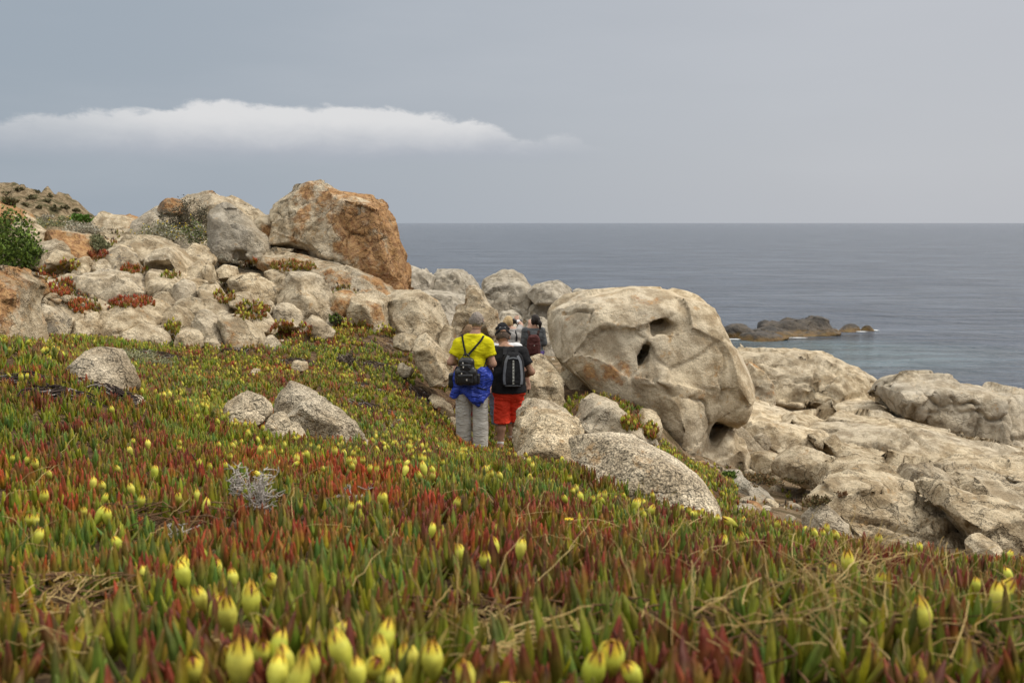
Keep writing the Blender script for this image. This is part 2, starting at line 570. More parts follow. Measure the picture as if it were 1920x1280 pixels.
# ------------------------------------------------------------------ terrain
CT = []
def ct(px, py, d, dz=0.0):
    p = at(px, py, d)
    CT.append((p[0], p[1], p[2] + dz))
for x in (-300, 300, 960, 1500, 2200):
    ct(x, 1280, 0.95); ct(x, 1140, 1.38)
for x in (-300, 0, 500, 960):
    ct(x, 1000, 2.2)
ct(1400, 1040, 2.0); ct(1920, 1105, 1.75); ct(2300, 1115, 1.75)
for x in (-300, 0, 300, 600):
    ct(x, 900, 3.2)
ct(960, 885, 3.7); ct(1250, 965, 3.3); ct(1150, 930, 3.9)
ct(-300, 780, 4.8); ct(0, 770, 4.8); ct(120, 770, 4.9); ct(300, 800, 5.6); ct(600, 832, 6.0); ct(780, 850, 5.9); ct(960, 850, 6.0)
ct(1100, 875, 5.4); ct(1200, 945, 4.9); ct(1340, 992, 4.7); ct(1500, 995, 4.2); ct(1650, 1028, 4.0); ct(1800, 1043, 3.7); ct(1920, 1043, 3.7); ct(2300, 1050, 3.7)
ct(0, 690, 6.3); ct(60, 645, 7.4); ct(150, 704, 6.0); ct(250, 738, 6.1); ct(250, 735, 6.8); ct(-300, 640, 7.4); ct(300, 745, 8.6); ct(600, 762, 10.0); ct(780, 800, 10.0)
ct(930, 870, 9.3); ct(1040, 868, 10.6); ct(880, 862, 10.8); ct(960, 866, 11.2)
ct(100, 630, 11.0, -0.15); ct(300, 690, 12); ct(600, 700, 13.5); ct(780, 760, 12.6); ct(890, 846, 12.7); ct(950, 842, 13.0); ct(943, 838, 14.4)
ct(100, 600, 14.5); ct(-300, 600, 13); ct(300, 645, 15.5); ct(480, 650, 15.8); ct(600, 650, 16.5); ct(780, 700, 15.5); ct(780, 650, 18)
ct(100, 560, 16.5); ct(300, 560, 18.5); ct(450, 560, 19); ct(600, 600, 18.4); ct(780, 600, 21)
ct(100, 450, 23); ct(300, 480, 22); ct(450, 500, 22); ct(600, 500, 22.5); ct(700, 545, 21)
ct(-300, 430, 24); ct(100, 422, 30); ct(300, 428, 28); ct(450, 450, 26); ct(600, 470, 26); ct(700, 505, 26)
ct(100, 430, 38); ct(300, 430, 38); ct(500, 470, 36); ct(650, 520, 33)
ct(900, 720, 17.5); ct(950, 730, 20.5); ct(1000, 738, 21); ct(950, 640, 28); ct(850, 610, 30); ct(950, 610, 34); ct(1020, 640, 28); ct(800, 560, 36); ct(950, 575, 40); ct(1050, 590, 38)
ct(1080, 722, 16); ct(1120, 745, 14.8); ct(1220, 802, 14.0); ct(1150, 800, 12.6); ct(1060, 700, 19.5); ct(1200, 850, 10.5); ct(1250, 870, 11.0); ct(1300, 875, 13.6); ct(1360, 892, 13.0)
ct(1430, 905, 12); ct(1500, 945, 9.5); ct(1560, 930, 11.2); ct(1583, 1000, 8.6); ct(1700, 1022, 9.2); ct(1850, 1045, 8.6); ct(1960, 1045, 8.4); ct(2300, 1060, 8)
ct(1400, 785, 23); ct(1500, 806, 25.5); ct(1600, 835, 22.5); ct(1750, 850, 21.5); ct(1850, 865, 20); ct(2000, 870, 20); ct(1500, 850, 18); ct(1620, 880, 16); ct(1750, 920, 14); ct(1900, 960, 13); ct(2100, 960, 13); ct(2300, 900, 16)
ct(1450, 780, 29); ct(1550, 795, 29.5); ct(1700, 806, 28); ct(1850, 835, 25.5); ct(2000, 850, 24); ct(2300, 850, 23)
# the shore drops into the sea
for x, y, z in ((-60, 60, 8.0), (-40, 60, 6.5), (-18, 52, 3.5), (-8, 52, -1.5), (2, 50, -2), (12, 42, -1.5), (20, 40, -2), (30, 38, -2), (45, 34, -2.5), (-25, 70, 1), (0, 70, -4), (30, 70, -4), (60, 60, -4), (-60, 85, 9), (-40, 85, 5), (-60, 30, 10.5), (-40, 20, 10.0), (60, 25, -2.5), (40, 18, 1.5), (34, 28, -0.5),
                (-3, -2, 8.75), (0, -2, 8.7), (3, -2, 8.7), (-2, 0, 8.66), (2, 0, 8.62), (0, 0.3, 8.62), (10, 2, 8.0), (-10, 2, 9.2), (16, 8, 5.6)):
    CT.append((x, y, z))
CT = np.array(CT)
def _uv(x, y):
    s = np.maximum(y + 3.4, 0.3)
    return np.stack([x / s * 2.2, np.log(s) * 1.6], -1)
_cu = _uv(CT[:, 0], CT[:, 1])
def _K(r2):
    return 0.5 * r2 * np.log(np.maximum(r2, 1e-12))
_n = len(CT)
_A = np.zeros((_n + 3, _n + 3))
_A[:_n, :_n] = _K(((_cu[:, None] - _cu[None]) ** 2).sum(-1)) + np.eye(_n) * 0.004
_A[:_n, _n] = 1; _A[:_n, _n + 1:] = _cu
_A[_n, :_n] = 1; _A[_n + 1:, :_n] = _cu.T
_w = np.linalg.solve(_A, np.concatenate([CT[:, 2], np.zeros(3)]))
def hgt0(x, y):
    x = np.asarray(x, float).ravel(); y = np.asarray(y, float).ravel()
    out = np.empty(len(x))
    for i in range(0, len(x), 40000):
        q = _uv(x[i:i + 40000], y[i:i + 40000])
        r2 = (q ** 2).sum(1)[:, None] + (_cu ** 2).sum(1)[None] - 2 * q @ _cu.T
        out[i:i + 40000] = _K(r2) @ _w[:_n] + _w[_n] + q @ _w[_n + 1:]
    return out
def hgt(x, y):
    x = np.asarray(x, float).ravel(); y = np.asarray(y, float).ravel()
    z = hgt0(x, y)
    return z + 0.022 * noise2(x, y, 0.9, 2.0) * np.clip(y / 4, 0.15, 1.5) + 0.012 * noise2(x, y, 4.0, 5.0)
# fast lookup in a perspective-spaced table
_gu = np.linspace(-1.5, 1.5, 231)
_gd = np.exp(np.linspace(math.log(1.2), math.log(98), 250)) - 3.4
_GU, _GD = np.meshgrid(_gu, _gd)
_GX = _GU * (_GD + 3.4)
_GZ = hgt(_GX, _GD).reshape(_GU.shape)
CARPET = [(-900, 600), (-300, 622), (0, 630), (80, 634), (190, 640), (250, 645), (330, 648), (430, 648), (520, 655), (570, 632), (610, 618), (700, 622), (760, 640), (790, 668), (845, 705), (870, 715), (1030, 712),
          (1062, 690), (1130, 725), (1230, 790), (1238, 830), (1290, 868), (1345, 895), (1430, 940), (1500, 958), (1520, 974), (1600, 1004), (1920, 1026), (2900, 1040), (2900, 6000), (-2000, 6000)]
def in_carpet(x, y, z, soft=False):
    px, py, zc = to_px(np.stack([x, y, z], 1))
    sd = poly_sdf(px, py, np.asarray(CARPET, float))
    if soft:
        return sd
    m = (sd < 0) | (y < 0.6)
    return m & ~((px > 1380) & (y > 8.0)) & ~((px > 1500) & (y > 5.6))
# bare ground between the rocks lies a little lower than the turf of ice plants
_far = np.clip(in_carpet(_GX.ravel(), _GD.ravel(), _GZ.ravel(), True) / 45.0, 0, 1).reshape(_GZ.shape) * np.clip((_GD - 7) / 5, 0, 1)
_GZ = _GZ - 0.30 * _far - np.interp(_GD, [8, 13], [0.075, 0.04])
_gl0, _gl1 = math.log(1.2), math.log(98)
def ground_z(x, y):
    x = np.asarray(x, float); y = np.asarray(y, float)
    s = np.maximum(y + 3.4, 1.21)
    a = np.clip((x / s + 1.5) / 3.0 * 230, 0, 229.999)
    b = np.clip((np.log(s) - _gl0) / (_gl1 - _gl0) * 249, 0, 248.999)
    i, j = a.astype(int), b.astype(int)
    fa, fb = a - i, b - j
    return (_GZ[j, i] * (1 - fa) + _GZ[j, i + 1] * fa) * (1 - fb) + (_GZ[j + 1, i] * (1 - fa) + _GZ[j + 1, i + 1] * fa) * fb
_DD = np.exp(np.linspace(math.log(0.5), math.log(80), 500))
def hit(px, py, lift=0.0, dmin=0.5):
    """first ground point under a photo pixel"""
    v = FWD + np.array([1., 0, 0]) * ((px - 960) / FPX) - UP * ((py - 640) / FPX)
    P = np.array([0, 0, CAMZ])[None] + v[None] * (_DD / v[1])[:, None]
    b = (P[:, 2] < ground_z(P[:, 0], P[:, 1]) + lift) & (_DD >= dmin)
    k = int(np.argmax(b)) if b.any() else len(_DD) - 1
    return P[k]

def build_ground():
    V = np.stack([_GX.ravel(), _GD.ravel(), _GZ.ravel()], 1)
    ny, nx = _GX.shape
    i, j = np.meshgrid(np.arange(nx - 1), np.arange(ny - 1))
    k = (j * nx + i).ravel()
    F = np.stack([k, k + 1, k + nx + 1, k + nx], 1)
    m = mesh_np('ground', V, F)
    a = m.attributes.new('rocky', 'FLOAT', 'POINT')
    a.data.foreach_set('value', (~in_carpet(V[:, 0], V[:, 1], V[:, 2])).astype(np.float32))
    obj('ground', m, M_GROUND, kind='structure', label='sloping coastal ground of soil and grit under the ice plants')
build_ground()

# sea to the horizon
def build_sea():
    r = np.concatenate([np.linspace(0, 200, 30), np.exp(np.linspace(math.log(230), math.log(60000), 60))])
    a = np.linspace(-math.pi, math.pi, 97)[:-1]
    R, A = np.meshgrid(r, a, indexing='ij')
    V = np.stack([R.ravel() * np.sin(A).ravel(), R.ravel() * np.cos(A).ravel() + 30, np.zeros(R.size)], 1)
    nr, na = R.shape
    i, j = np.meshgrid(np.arange(na), np.arange(nr - 1))
    k = (j * na + i).ravel(); k2 = (j * na + (i + 1) % na).ravel()
    obj('sea', mesh_np('sea', V, np.stack([k, k + na, k2 + na, k2], 1)), M_SEA, kind='structure', label='calm grey blue sea reaching to the horizon')
build_sea()

# far hillside at the left
def build_hill():
    prof = np.array([(-700, 330), (-300, 338), (0, 349), (40, 352), (70, 359), (95, 367), (130, 379), (150, 392), (176, 403), (230, 414), (300, 440)], float)
    D = 85.0
    px = np.linspace(-700, 300, 160)
    ridge = np.interp(px, prof[:, 0], prof[:, 1])
    X = np.array([at(a, 400, D)[0] for a in px])
    Zr = np.array([at(a, b, D)[2] for a, b in zip(px, ridge)])
    t = np.linspace(-1, 1, 70)
    TT, XX = np.meshgrid(t, X, indexing='ij')
    zr = np.broadcast_to(Zr, TT.shape)
    Y = D + TT * 30.0
    Z = zr - (zr + 2.0) * np.where(TT < 0, np.abs(TT) ** 1.25 * 0.42, np.abs(TT) ** 1.5)
    XX = XX * (Y / D)
    x, y = XX.ravel(), Y.ravel()
    n = noise2(x, y, 0.35, 1.0, 5) * 0.42 + np.abs(noise2(x, y, 0.8, 9.0, 4)) * 0.55
    Z = Z.ravel() + n * np.clip(1.0 - np.abs(TT.ravel()) * 0.3, 0, 1)
    V = np.stack([x, y, Z], 1)
    nx = len(px)
    i, j = np.meshgrid(np.arange(nx - 1), np.arange(69))
    k = (j * nx + i).ravel()
    b = NB('hill_scrub')
    P = b.n('ShaderNodeNewGeometry').outputs['Position']
    n1 = b.noise(P, 0.55, 7, 0.7)
    n2_ = b.noise(P, 2.0, 6, 0.7)
    c = b.mix(b.ramp(n2_, 0.38, 0.62), (0.19, 0.135, 0.075), (0.44, 0.34, 0.21))
    c = b.mix(b.math('MULTIPLY', b.ramp(n1, 0.50, 0.60), 0.85), c, (0.085, 0.085, 0.035))
    m = b.fin(c, 0.95, b.bump(n2_, 0.6), 0.1)
    obj('hill', mesh_np('hill', V, np.stack([k, k + 1, k + nx + 1, k + nx], 1)), m, kind='structure', label='far scrubby hill of broken granite at the upper left')
build_hill()
# ------------------------------------------------------------------ rocks
def grid_for(lo, hi, h):
    n = np.ceil((hi - lo) / h).astype(int) + 1
    ax = [lo[i] + np.arange(n[i]) * h for i in range(3)]
    return np.meshgrid(*ax, indexing='ij')

def rock(name, label, outline, d=None, T=None, lean=0.35, rnd=0.34, p=3.6, amp=1.0, orange=0.2, tone=0.15, stain=0.25, speckle=0.2, joint=0.3,
         cracks=(), crackw=1.0, holes=(), facets=3, embed=0.22, group=None, seed=None, mat=None, slabs=0, res=1.0, ledge=0.0, blocks=None, grow=1.07, bumps=(), flat=0.8, clampf=0.08, rustx=0.0, smooth=0.0):
    """a body of stone: outline = the silhouette seen from the path, T = half its thickness in depth, lean = how far the face lies back"""
    ol = np.array(outline, float)
    sd_ = int(abs(ol.sum() * 7.3)) % 100003 if seed is None else seed
    rg = np.random.default_rng(sd_)
    wpx, hpx = np.ptp(ol[:, 0]), np.ptp(ol[:, 1])
    if T is None:
        T = 0.42 * min(wpx, hpx * 1.5) * d / FPX
    W_ = np.array([at(a, b, d) for a, b in ol])[:, [0, 2]]
    cc = W_.mean(0)
    W_ = cc + (W_ - cc) * grow
    zlo = W_[:, 1].min(); H = np.ptp(W_[:, 1])
    low = np.clip((zlo + 0.3 * H - W_[:, 1]) / (0.3 * H), 0, 1)
    W_[:, 1] -= low * embed * H
    W_ = chaikin(W_, 1)
    c = np.array([W_[:, 0].mean(), d, W_[:, 1].mean()])
    pl = W_ - c[[0, 2]]
    ext = np.ptp(pl, axis=0)
    size = max(ext)
    vox = max(size / 115, min(3.8 * d / FPX / res, size / (17 if name == 'stone' else 23)))
    lean_y = lean * ext[1] * 0.5
    mg = 3 * vox + 0.02 * size
    lo = np.array([pl[:, 0].min() - mg, -T * 1.12 - abs(lean_y) - mg, pl[:, 1].min() - mg])
    hi = np.array([pl[:, 0].max() + mg, T * 1.12 + abs(lean_y) + mg, pl[:, 1].max() + mg])
    X, Y, Z = grid_for(lo, hi, vox)
    x1, z1 = X[:, 0, :], Z[:, 0, :]
    s2 = -poly_sdf(x1, z1, pl)
    Rm = s2.max()
    Rr = max(Rm * rnd, vox)
    y_ = Y - lean * Z
    wob = 0.07 * T * np.sin(x1 / size * 7 + sd_) + 0.05 * T * np.sin(z1 / size * 9 + sd_ * 1.7)
    # outside the outline keep a true distance, inside round the body off in depth
    q1 = np.maximum(1 - s2 / Rr, 0)[:, None, :]
    q2 = np.abs(y_ + wob[:, None, :]) * (1 / T)
    F = ((q1 ** p + q2 ** p) ** (1 / p) - 1) * min(Rr, T)
    ks = 0.012 * size
    band = np.abs(F) < 0.14 * size + 3 * vox
    Fb = F[band]
    px_, py_, pz_ = X[band], Y[band], Z[band]
    yb = y_[band]
    for k in range(facets * 3):                  # broken faces turned up and towards the path, and a few on the sides
        a = rg.uniform(-1.5, 1.5); e = rg.uniform(-0.1, 1.0)
        if k % 3 == 2:
            a += math.pi
        n = np.array([math.sin(a) * math.cos(e), -math.cos(a) * math.cos(e), math.sin(e)])
        sup = (pl @ n[[0, 2]]).max()
        off = math.sqrt(sup ** 2 + (T * n[1]) ** 2) * rg.uniform(0.74, 0.93)
        Fb = smax(Fb, px_ * n[0] + yb * n[1] + pz_ * n[2] - off, ks)
    for (hx, hy, rx, ry, dep, tilt) in bumps:
        hp = at(hx, hy, d)
        ux, uz = px_ - (hp[0] - c[0]), pz_ - (hp[2] - c[2])
        ca, sa = math.cos(tilt), math.sin(tilt)
        rxm, rzm = rx * d / FPX, ry * d / FPX
        fy = -T * 0.9 + lean * (hp[2] - c[2])
        el_ = (np.sqrt(((ux * ca + uz * sa) / rxm) ** 2 + ((-ux * sa + uz * ca) / rzm) ** 2 + ((py_ - fy) / dep) ** 2) - 1) * min(rxm, rzm)
        Fb = smin(Fb, el_, 0.10)
    for (hx, hy, rx, ry, dep, tilt) in holes:
        hp = at(hx, hy, d)
        ux, uz = px_ - (hp[0] - c[0]), pz_ - (hp[2] - c[2])
        ca, sa = math.cos(tilt), math.sin(tilt)
        ax_, az_ = (ux * ca + uz * sa), (-ux * sa + uz * ca)
        rxm, rzm = rx * d / FPX, ry * d / FPX
        fy = -T * 0.98 + lean * (hp[2] - c[2])
        hw = 1 + 0.28 * vnoise(np.stack([px_, py_, pz_], 1) * (1.3 / rxm) + 3)
        el_ = (np.sqrt((ax_ / rxm) ** 2 + (az_ / rzm) ** 2 + ((py_ - fy) / dep) ** 2) - hw) * min(rxm, rzm)
        Fb = smax(Fb, -el_, 0.3 * min(rxm, rzm))
    F[band] = Fb
    V, Q = surface_nets(F, lo, vox)
    # drop what lies deep in the ground
    Wv = V + c
    deep = Wv[:, 2] < np.where(Wv[:, 1] < 60, ground_z(Wv[:, 0], Wv[:, 1]), -0.6) - 0.22
    Q = Q[~deep[Q].all(1)]
    used = np.unique(Q)
    rm = np.full(len(V), -1); rm[used] = np.arange(len(used))
    V, Q = V[used], rm[Q]
    fn = np.cross(V[Q[:, 2]] - V[Q[:, 0]], V[Q[:, 3]] - V[Q[:, 1]])
    N = np.zeros_like(V)
    for k in range(4):
        for ax in range(3):
            N[:, ax] += np.bincount(Q[:, k], fn[:, ax], len(V))
    N /= np.maximum(np.linalg.norm(N, axis=1, keepdims=True), 1e-12)
    f1 = 1.6 / size
    # hewn faces: patches of the skin fall flat along joint planes and break from one another at creases
    spx = size * FPX / d
    if holes:
        clampf = min(clampf, 0.025)
    K = blocks if blocks is not None else int(np.clip(spx / 10, 8, 34))
    wp = V + 0.07 * size * np.stack([fbm((V + c) * f1 * 1.8 + 9, 2), fbm((V + c) * f1 * 1.8 + 4, 2), fbm((V + c) * f1 * 1.8 + 1, 2)], 1)
    wp = wp * np.array([1, 1, 1.35])
    sdp = wp[rg.choice(len(V), K, replace=False)]
    best = np.full(len(V), 1e9); sec = best.copy(); who = np.zeros(len(V), int)
    for k in range(K):
        dk = np.sqrt(((wp - sdp[k]) ** 2).sum(1))
        closer = dk < best
        sec = np.where(closer, best, np.minimum(sec, dk))
        best = np.where(closer, dk, best)
        who[closer] = k
    lev = rg.uniform(-1, 1, K)
    for k in range(K):
        g = who == k
        if g.sum() < 4:
            continue
        n = N[g].mean(0); n /= max(np.linalg.norm(n), 1e-9)
        mu = V[g].mean(0)
        o = (V[g] - mu) @ n
        V[g] -= np.clip(flat * o + lev[k] * 0.010 * size * amp, -clampf * size, clampf * size)[:, None] * n
    fn = np.cross(V[Q[:, 2]] - V[Q[:, 0]], V[Q[:, 3]] - V[Q[:, 1]])
    N = np.zeros_like(V)
    for k in range(4):
        for ax in range(3):
            N[:, ax] += np.bincount(Q[:, k], fn[:, ax], len(V))
    N /= np.maximum(np.linalg.norm(N, axis=1, keepdims=True), 1e-12)
    pts = V + c
    n1 = fbm(pts * f1 * 1.4 + sd_ % 31, 2)
    dd = amp * size * (0.016 * n1 + 0.009 * fbm(pts * f1 * 5.5 + sd_ % 17, 3, 0.6))
    dd += amp * size * 0.012 * (np.exp(-(np.abs(fbm(pts * f1 * 3.1 + sd_ % 13, 3)) / 0.05) ** 2)) * np.clip(0.4 + 1.4 * vnoise(pts * f1 * 1.9 + 33), 0, 1)
    dd += amp * size * 0.024 * np.exp(-((sec - best) / max(0.011 * size, 0.8 * vox)) ** 2) * np.clip(0.35 + 1.5 * vnoise(pts * f1 * 1.7 + 21), 0, 1)
    if slabs:                                                               # bedding: stacked layers
        q = (pts[:, 2] - c[2] + 0.10 * (pts[:, 0] - c[0])) / ext[1] * slabs + 0.35 * fbm(pts * f1 * 1.3, 2)
        fr = q - np.floor(q)
        dd += amp * size * 0.02 * np.exp(-(np.minimum(fr, 1 - fr) / 0.06) ** 2)
        dd += ledge * size * (fr - 0.5)
    for cr in cracks:
        cp = np.array([at(a, b, d) for a, b in cr])[:, [0, 2]]
        dist = np.full(len(pts), 1e9)
        xw = pts[:, 0] + 0.025 * size * fbm(pts * f1 * 7, 2)
        zw = pts[:, 2] + 0.025 * size * fbm(pts * f1 * 7 + 5, 2)
        for a, b in zip(cp[:-1], cp[1:]):
            dist = np.minimum(dist, seg_dist(xw, zw, a, b))
        wv = max(0.75 * vox, 0.006 * size) * crackw
        dd += 0.032 * size * crackw * np.exp(-(dist / wv) ** 2) * np.clip(0.75 + vnoise(pts * f1 * 4 + 2), 0.2, 1)
    V = V - N * dd[:, None]
    m = mesh_np(name, V, Q)
    o = obj(name, m, mat or M_GRAN)
    o.location = c
    o['label'] = label
    o['category'] = 'stone' if name == 'stone' else 'rock'
    o['kind'] = 'thing'
    if group:
        o['group'] = group
    o['rustx'] = float(rustx); o['smooth'] = float(smooth)
    o['val'] = float(rg.uniform(-0.12, 0.12)) + 0.18 * smooth
    tone = tone + rg.uniform(-0.25, 0.12); stain = stain + rg.uniform(-0.1, 0.25); orange = orange + rg.uniform(-0.08, 0.10)
    o['orange'] = float(orange); o['tone'] = float(tone); o['stain'] = float(stain); o['speckle'] = float(speckle); o['joint'] = float(joint)
    return o

def build_bedrock():
    """the jointed granite of the slope itself, broken into tilted plates"""
    rg = np.random.default_rng(23)
    xs, ys = np.arange(-14.5, 0.2, 0.085), np.arange(14.2, 31.5, 0.10)
    X, Y = np.meshgrid(xs, ys)
    x, y = X.ravel(), Y.ravel()
    wx = x + 0.22 * noise2(x, y, 1.1, 51.0, 3); wy = y + 0.22 * noise2(x, y, 1.1, 57.0, 3)
    n = 210
    sx, sy = rg.uniform(-15, 0.6, n), rg.uniform(13.8, 32, n)
    best = np.full(len(x), 1e9); sec = best.copy(); who = np.zeros(len(x), int)
    for k in range(n):
        dk = np.hypot((wx - sx[k]) * 0.85, (wy - sy[k]) * 1.15)
        c = dk < best
        sec = np.where(c, best, np.minimum(sec, dk)); best = np.where(c, dk, best); who[c] = k
    off = rg.uniform(-0.10, 0.12, n); tx, ty = rg.normal(0, 0.13, n), rg.normal(-0.02, 0.13, n)
    gz = ground_z(x, y)
    z = gz + 0.16 + off[who] + tx[who] * (x - sx[who]) + ty[who] * (y - sy[who]) + 0.03 * noise2(x, y, 2.6, 15.0, 4)
    z -= 0.24 * np.exp(-((sec - best) / 0.055) ** 2)
    px, py, _ = to_px(np.stack([x, y, gz], 1))
    sd = poly_sdf(px, py, np.asarray(CARPET, float))
    fade = np.clip((sd - 4) / 22, 0, 1) * np.clip((800 - px) / 40, 0, 1) * np.clip((31 - y) / 2, 0, 1)
    z = gz - 0.35 + (z - gz + 0.35) * fade
    nx = len(xs)
    i, j = np.meshgrid(np.arange(nx - 1), np.arange(len(ys) - 1))
    k = (j * nx + i).ravel()
    F = np.stack([k, k + 1, k + nx + 1, k + nx], 1)
    F = F[(fade[F] > 0.02).any(1)]
    u = np.unique(F); rm = np.zeros(len(x), int); rm[u] = np.arange(len(u))
    o = obj('bedrock', mesh_np('bedrock', np.stack([x, y, z], 1)[u], rm[F]), M_GRAN, kind='structure', label='jointed granite bedrock of the left slope')
    for a, b in (('orange', .28), ('tone', .05), ('stain', .3), ('speckle', .15), ('joint', .5), ('rustx', 0.), ('smooth', 0.), ('val', -.10)):
        o[a] = b
build_bedrock()

B, S, O, N_ = 'boulder', 'rock_slab', 'rock_outcrop', 'stone'
# --- hillside at the left, skyline first
rock(B, 'orange-stained sloping rock under the far hill at the left edge', [(-60, 372), (-20, 380), (5, 386), (30, 398), (55, 414), (45, 428), (-60, 430)], d=27, T=1.2, orange=0.75)
rock(B, 'low rounded skyline boulder beside the green bush on the hill crest', [(163, 422), (186, 405), (202, 401), (226, 404), (262, 412), (268, 430), (240, 436), (186, 434)], d=29, T=0.7, orange=0.42, facets=1)
rock(B, 'grey dome boulder below the small brown rock left of the dark shrub', [(256, 432), (262, 412), (272, 400), (285, 394), (300, 388), (320, 393), (334, 408), (330, 432), (300, 440)], d=28, T=0.6, tone=0.5, facets=1, cracks=[[(288, 396), (284, 412), (288, 432)]])
rock(B, 'small brown rock perched on the grey dome at the skyline', [(296, 391), (302, 382), (313, 376), (332, 372), (340, 378), (342, 394), (318, 399)], d=28, T=0.4, orange=0.7, stain=0.7)
rock(B, 'broad pale dome on the skyline behind the triangular rock', [(340, 384), (352, 374), (366, 368), (385, 364), (412, 366), (438, 380), (465, 392), (485, 400), (488, 410), (484, 430), (350, 430)], d=29, T=1.1, rnd=0.9, orange=0.34, facets=1)
rock(B, 'leaning triangular grey boulder with a hollow underside left of the tall rust rock', [(385, 447), (390, 430), (402, 388), (417, 380), (425, 379), (440, 390), (460, 412), (470, 430), (495, 445), (502, 460), (503, 493), (485, 492), (475, 478), (455, 478), (435, 488), (405, 481), (390, 467)],
     d=22.5, T=0.62, lean=0.25, rnd=0.6, tone=0.75, orange=0.05, embed=0.05, facets=2, cracks=[[(424, 384), (432, 402), (446, 424), (452, 430)]], holes=[(462, 480, 15, 14, 0.4, 0.3)])
rock(B, 'ochre block wedged between the triangular boulder and the tall rust rock', [(464, 424), (480, 412), (507, 406), (524, 400), (528, 440), (514, 466), (498, 464), (492, 445), (474, 440)], d=23.6, T=0.6, orange=0.45, tone=0.3)
rock(O, 'tall rust-streaked crag rising over the sea on the skyline',
     [(508, 405), (511, 388), (520, 376), (535, 366), (548, 348), (557, 341), (572, 336), (585, 334), (600, 340), (620, 352), (642, 361), (672, 367), (690, 366), (710, 372), (720, 380), (730, 405), (737, 427), (745, 455), (755, 480), (765, 510), (771, 535), (772, 556), (735, 556), (690, 540), (660, 520), (645, 494), (630, 494), (612, 493), (600, 483), (590, 466), (572, 462), (535, 464), (512, 465)],
     d=23.5, T=1.25, lean=0.12, rnd=0.35, p=3.2, orange=0.66, rustx=0.10, tone=0.40, stain=0.35, embed=0.0, facets=1, blocks=46, clampf=0.022, grow=1.0, joint=0.7, res=1.1, crackw=0.8,
     cracks=[[(512, 398), (540, 402), (566, 400)], [(520, 402), (518, 440), (512, 462)], [(585, 402), (620, 406), (636, 400)], [(582, 384), (600, 380), (630, 396)], [(582, 384), (586, 400)], [(616, 408), (624, 430), (622, 450)], [(622, 450), (600, 462)], [(640, 410), (646, 440), (644, 470), (640, 490)],
             [(654, 395), (660, 425), (672, 440), (668, 462)], [(672, 372), (682, 384), (680, 395), (668, 400)], [(680, 440), (705, 436)], [(582, 418), (604, 418), (618, 420)]],
     holes=[(556, 470, 40, 9, 0.9, 0.05)])
rock(B, 'shadowed back wall of the cave under the rust crag', [(512, 470), (540, 452), (600, 452), (624, 474), (622, 500), (520, 500)], d=25.2, T=0.7, orange=0.3, lean=0.0)
rock(S, 'orange-topped ledge under the tall rust crag', [(498, 480), (540, 476), (607, 492), (672, 505), (710, 527), (755, 549), (768, 560), (710, 566), (662, 560), (622, 548), (585, 530), (535, 518), (500, 502)], d=22, T=1.0, lean=1.3, orange=0.48, facets=1, rnd=0.8)
rock(B, 'pale cracked wall of rock in the middle of the slope below the crag', [(532, 520), (555, 513), (585, 516), (610, 530), (621, 545), (618, 570), (641, 582), (636, 604), (580, 606), (545, 590), (530, 560)], d=19.6, T=0.7, lean=0.35, rnd=0.5, tone=0.25, cracks=[[(578, 570), (592, 590)], [(600, 538), (612, 560)]], facets=3)
rock(B, 'sand-coloured block with a sloping top left of the pale cracked wall', [(417, 519), (440, 512), (466, 517), (510, 534), (532, 543), (534, 572), (510, 566), (478, 556), (430, 543)], d=19.8, T=0.7, lean=0.5, facets=3)
rock(S, 'thin pale slab tipped on edge below the ice plant shelf', [(495, 512), (502, 506), (516, 509), (546, 531), (540, 540), (520, 534), (500, 524)], d=20.0, T=0.25, lean=0.6)
rock(B, 'pointed rust-brown block beside the pale cracked wall', [(619, 552), (640, 548), (654, 552), (665, 562), (660, 575), (640, 600), (622, 580)], d=19.6, T=0.4, orange=0.8)
rock(B, 'left half of the split granite boulder at the foot of the crag', [(658, 585), (664, 568), (676, 556), (696, 550), (712, 555), (727, 567), (736, 590), (750, 626), (735, 640), (700, 622), (668, 606)], d=19.0, T=0.75, rnd=0.9, orange=0.40, speckle=0.5, facets=1)
rock(B, 'right half of the split granite boulder above the pale leaning rock', [(714, 558), (730, 551), (752, 550), (780, 556), (805, 568), (823, 583), (837, 603), (841, 620), (834, 648), (816, 644), (795, 640), (764, 634), (748, 622), (736, 590), (726, 568)], d=19.2, T=0.85, rnd=0.85, orange=0.36, speckle=0.5, facets=2, cracks=[[(764, 592), (780, 608), (800, 632)]])
rock(B, 'narrow cream rock with a side crack, beside its rounded twin by the green bush', [(20, 428), (32, 419), (56, 422), (52, 434), (40, 452), (26, 446)], d=22.4, T=0.4)
rock(B, 'rounded cream rock split from its narrow twin above the white boulder', [(40, 452), (48, 434), (60, 420), (77, 425), (86, 446), (82, 460), (60, 460)], d=22.2, T=0.4)
rock(B, 'orange-faced sloping rock high on the left slope', [(84, 448), (90, 429), (108, 426), (127, 429), (143, 439), (182, 466), (178, 482), (149, 482), (127, 472), (104, 458)], d=21.6, T=0.7, lean=0.6, orange=0.62)
rock(B, 'cream rock directly behind the white boulder on the left slope', [(52, 476), (74, 458), (101, 453), (124, 461), (130, 478), (90, 496), (60, 494)], d=20.6, T=0.5)
rock(B, 'bright white grooved boulder on the left slope', [(78, 494), (84, 484), (98, 474), (120, 468), (139, 479), (136, 490), (112, 502), (90, 510), (79, 504)], d=19.8, T=0.45, tone=0.2, facets=2, cracks=[[(90, 486), (112, 476)]])
rock(B, 'squat cream rock right of the white grooved boulder', [(138, 488), (151, 481), (162, 488), (174, 504), (162, 516), (140, 512)], d=19.6, T=0.35)
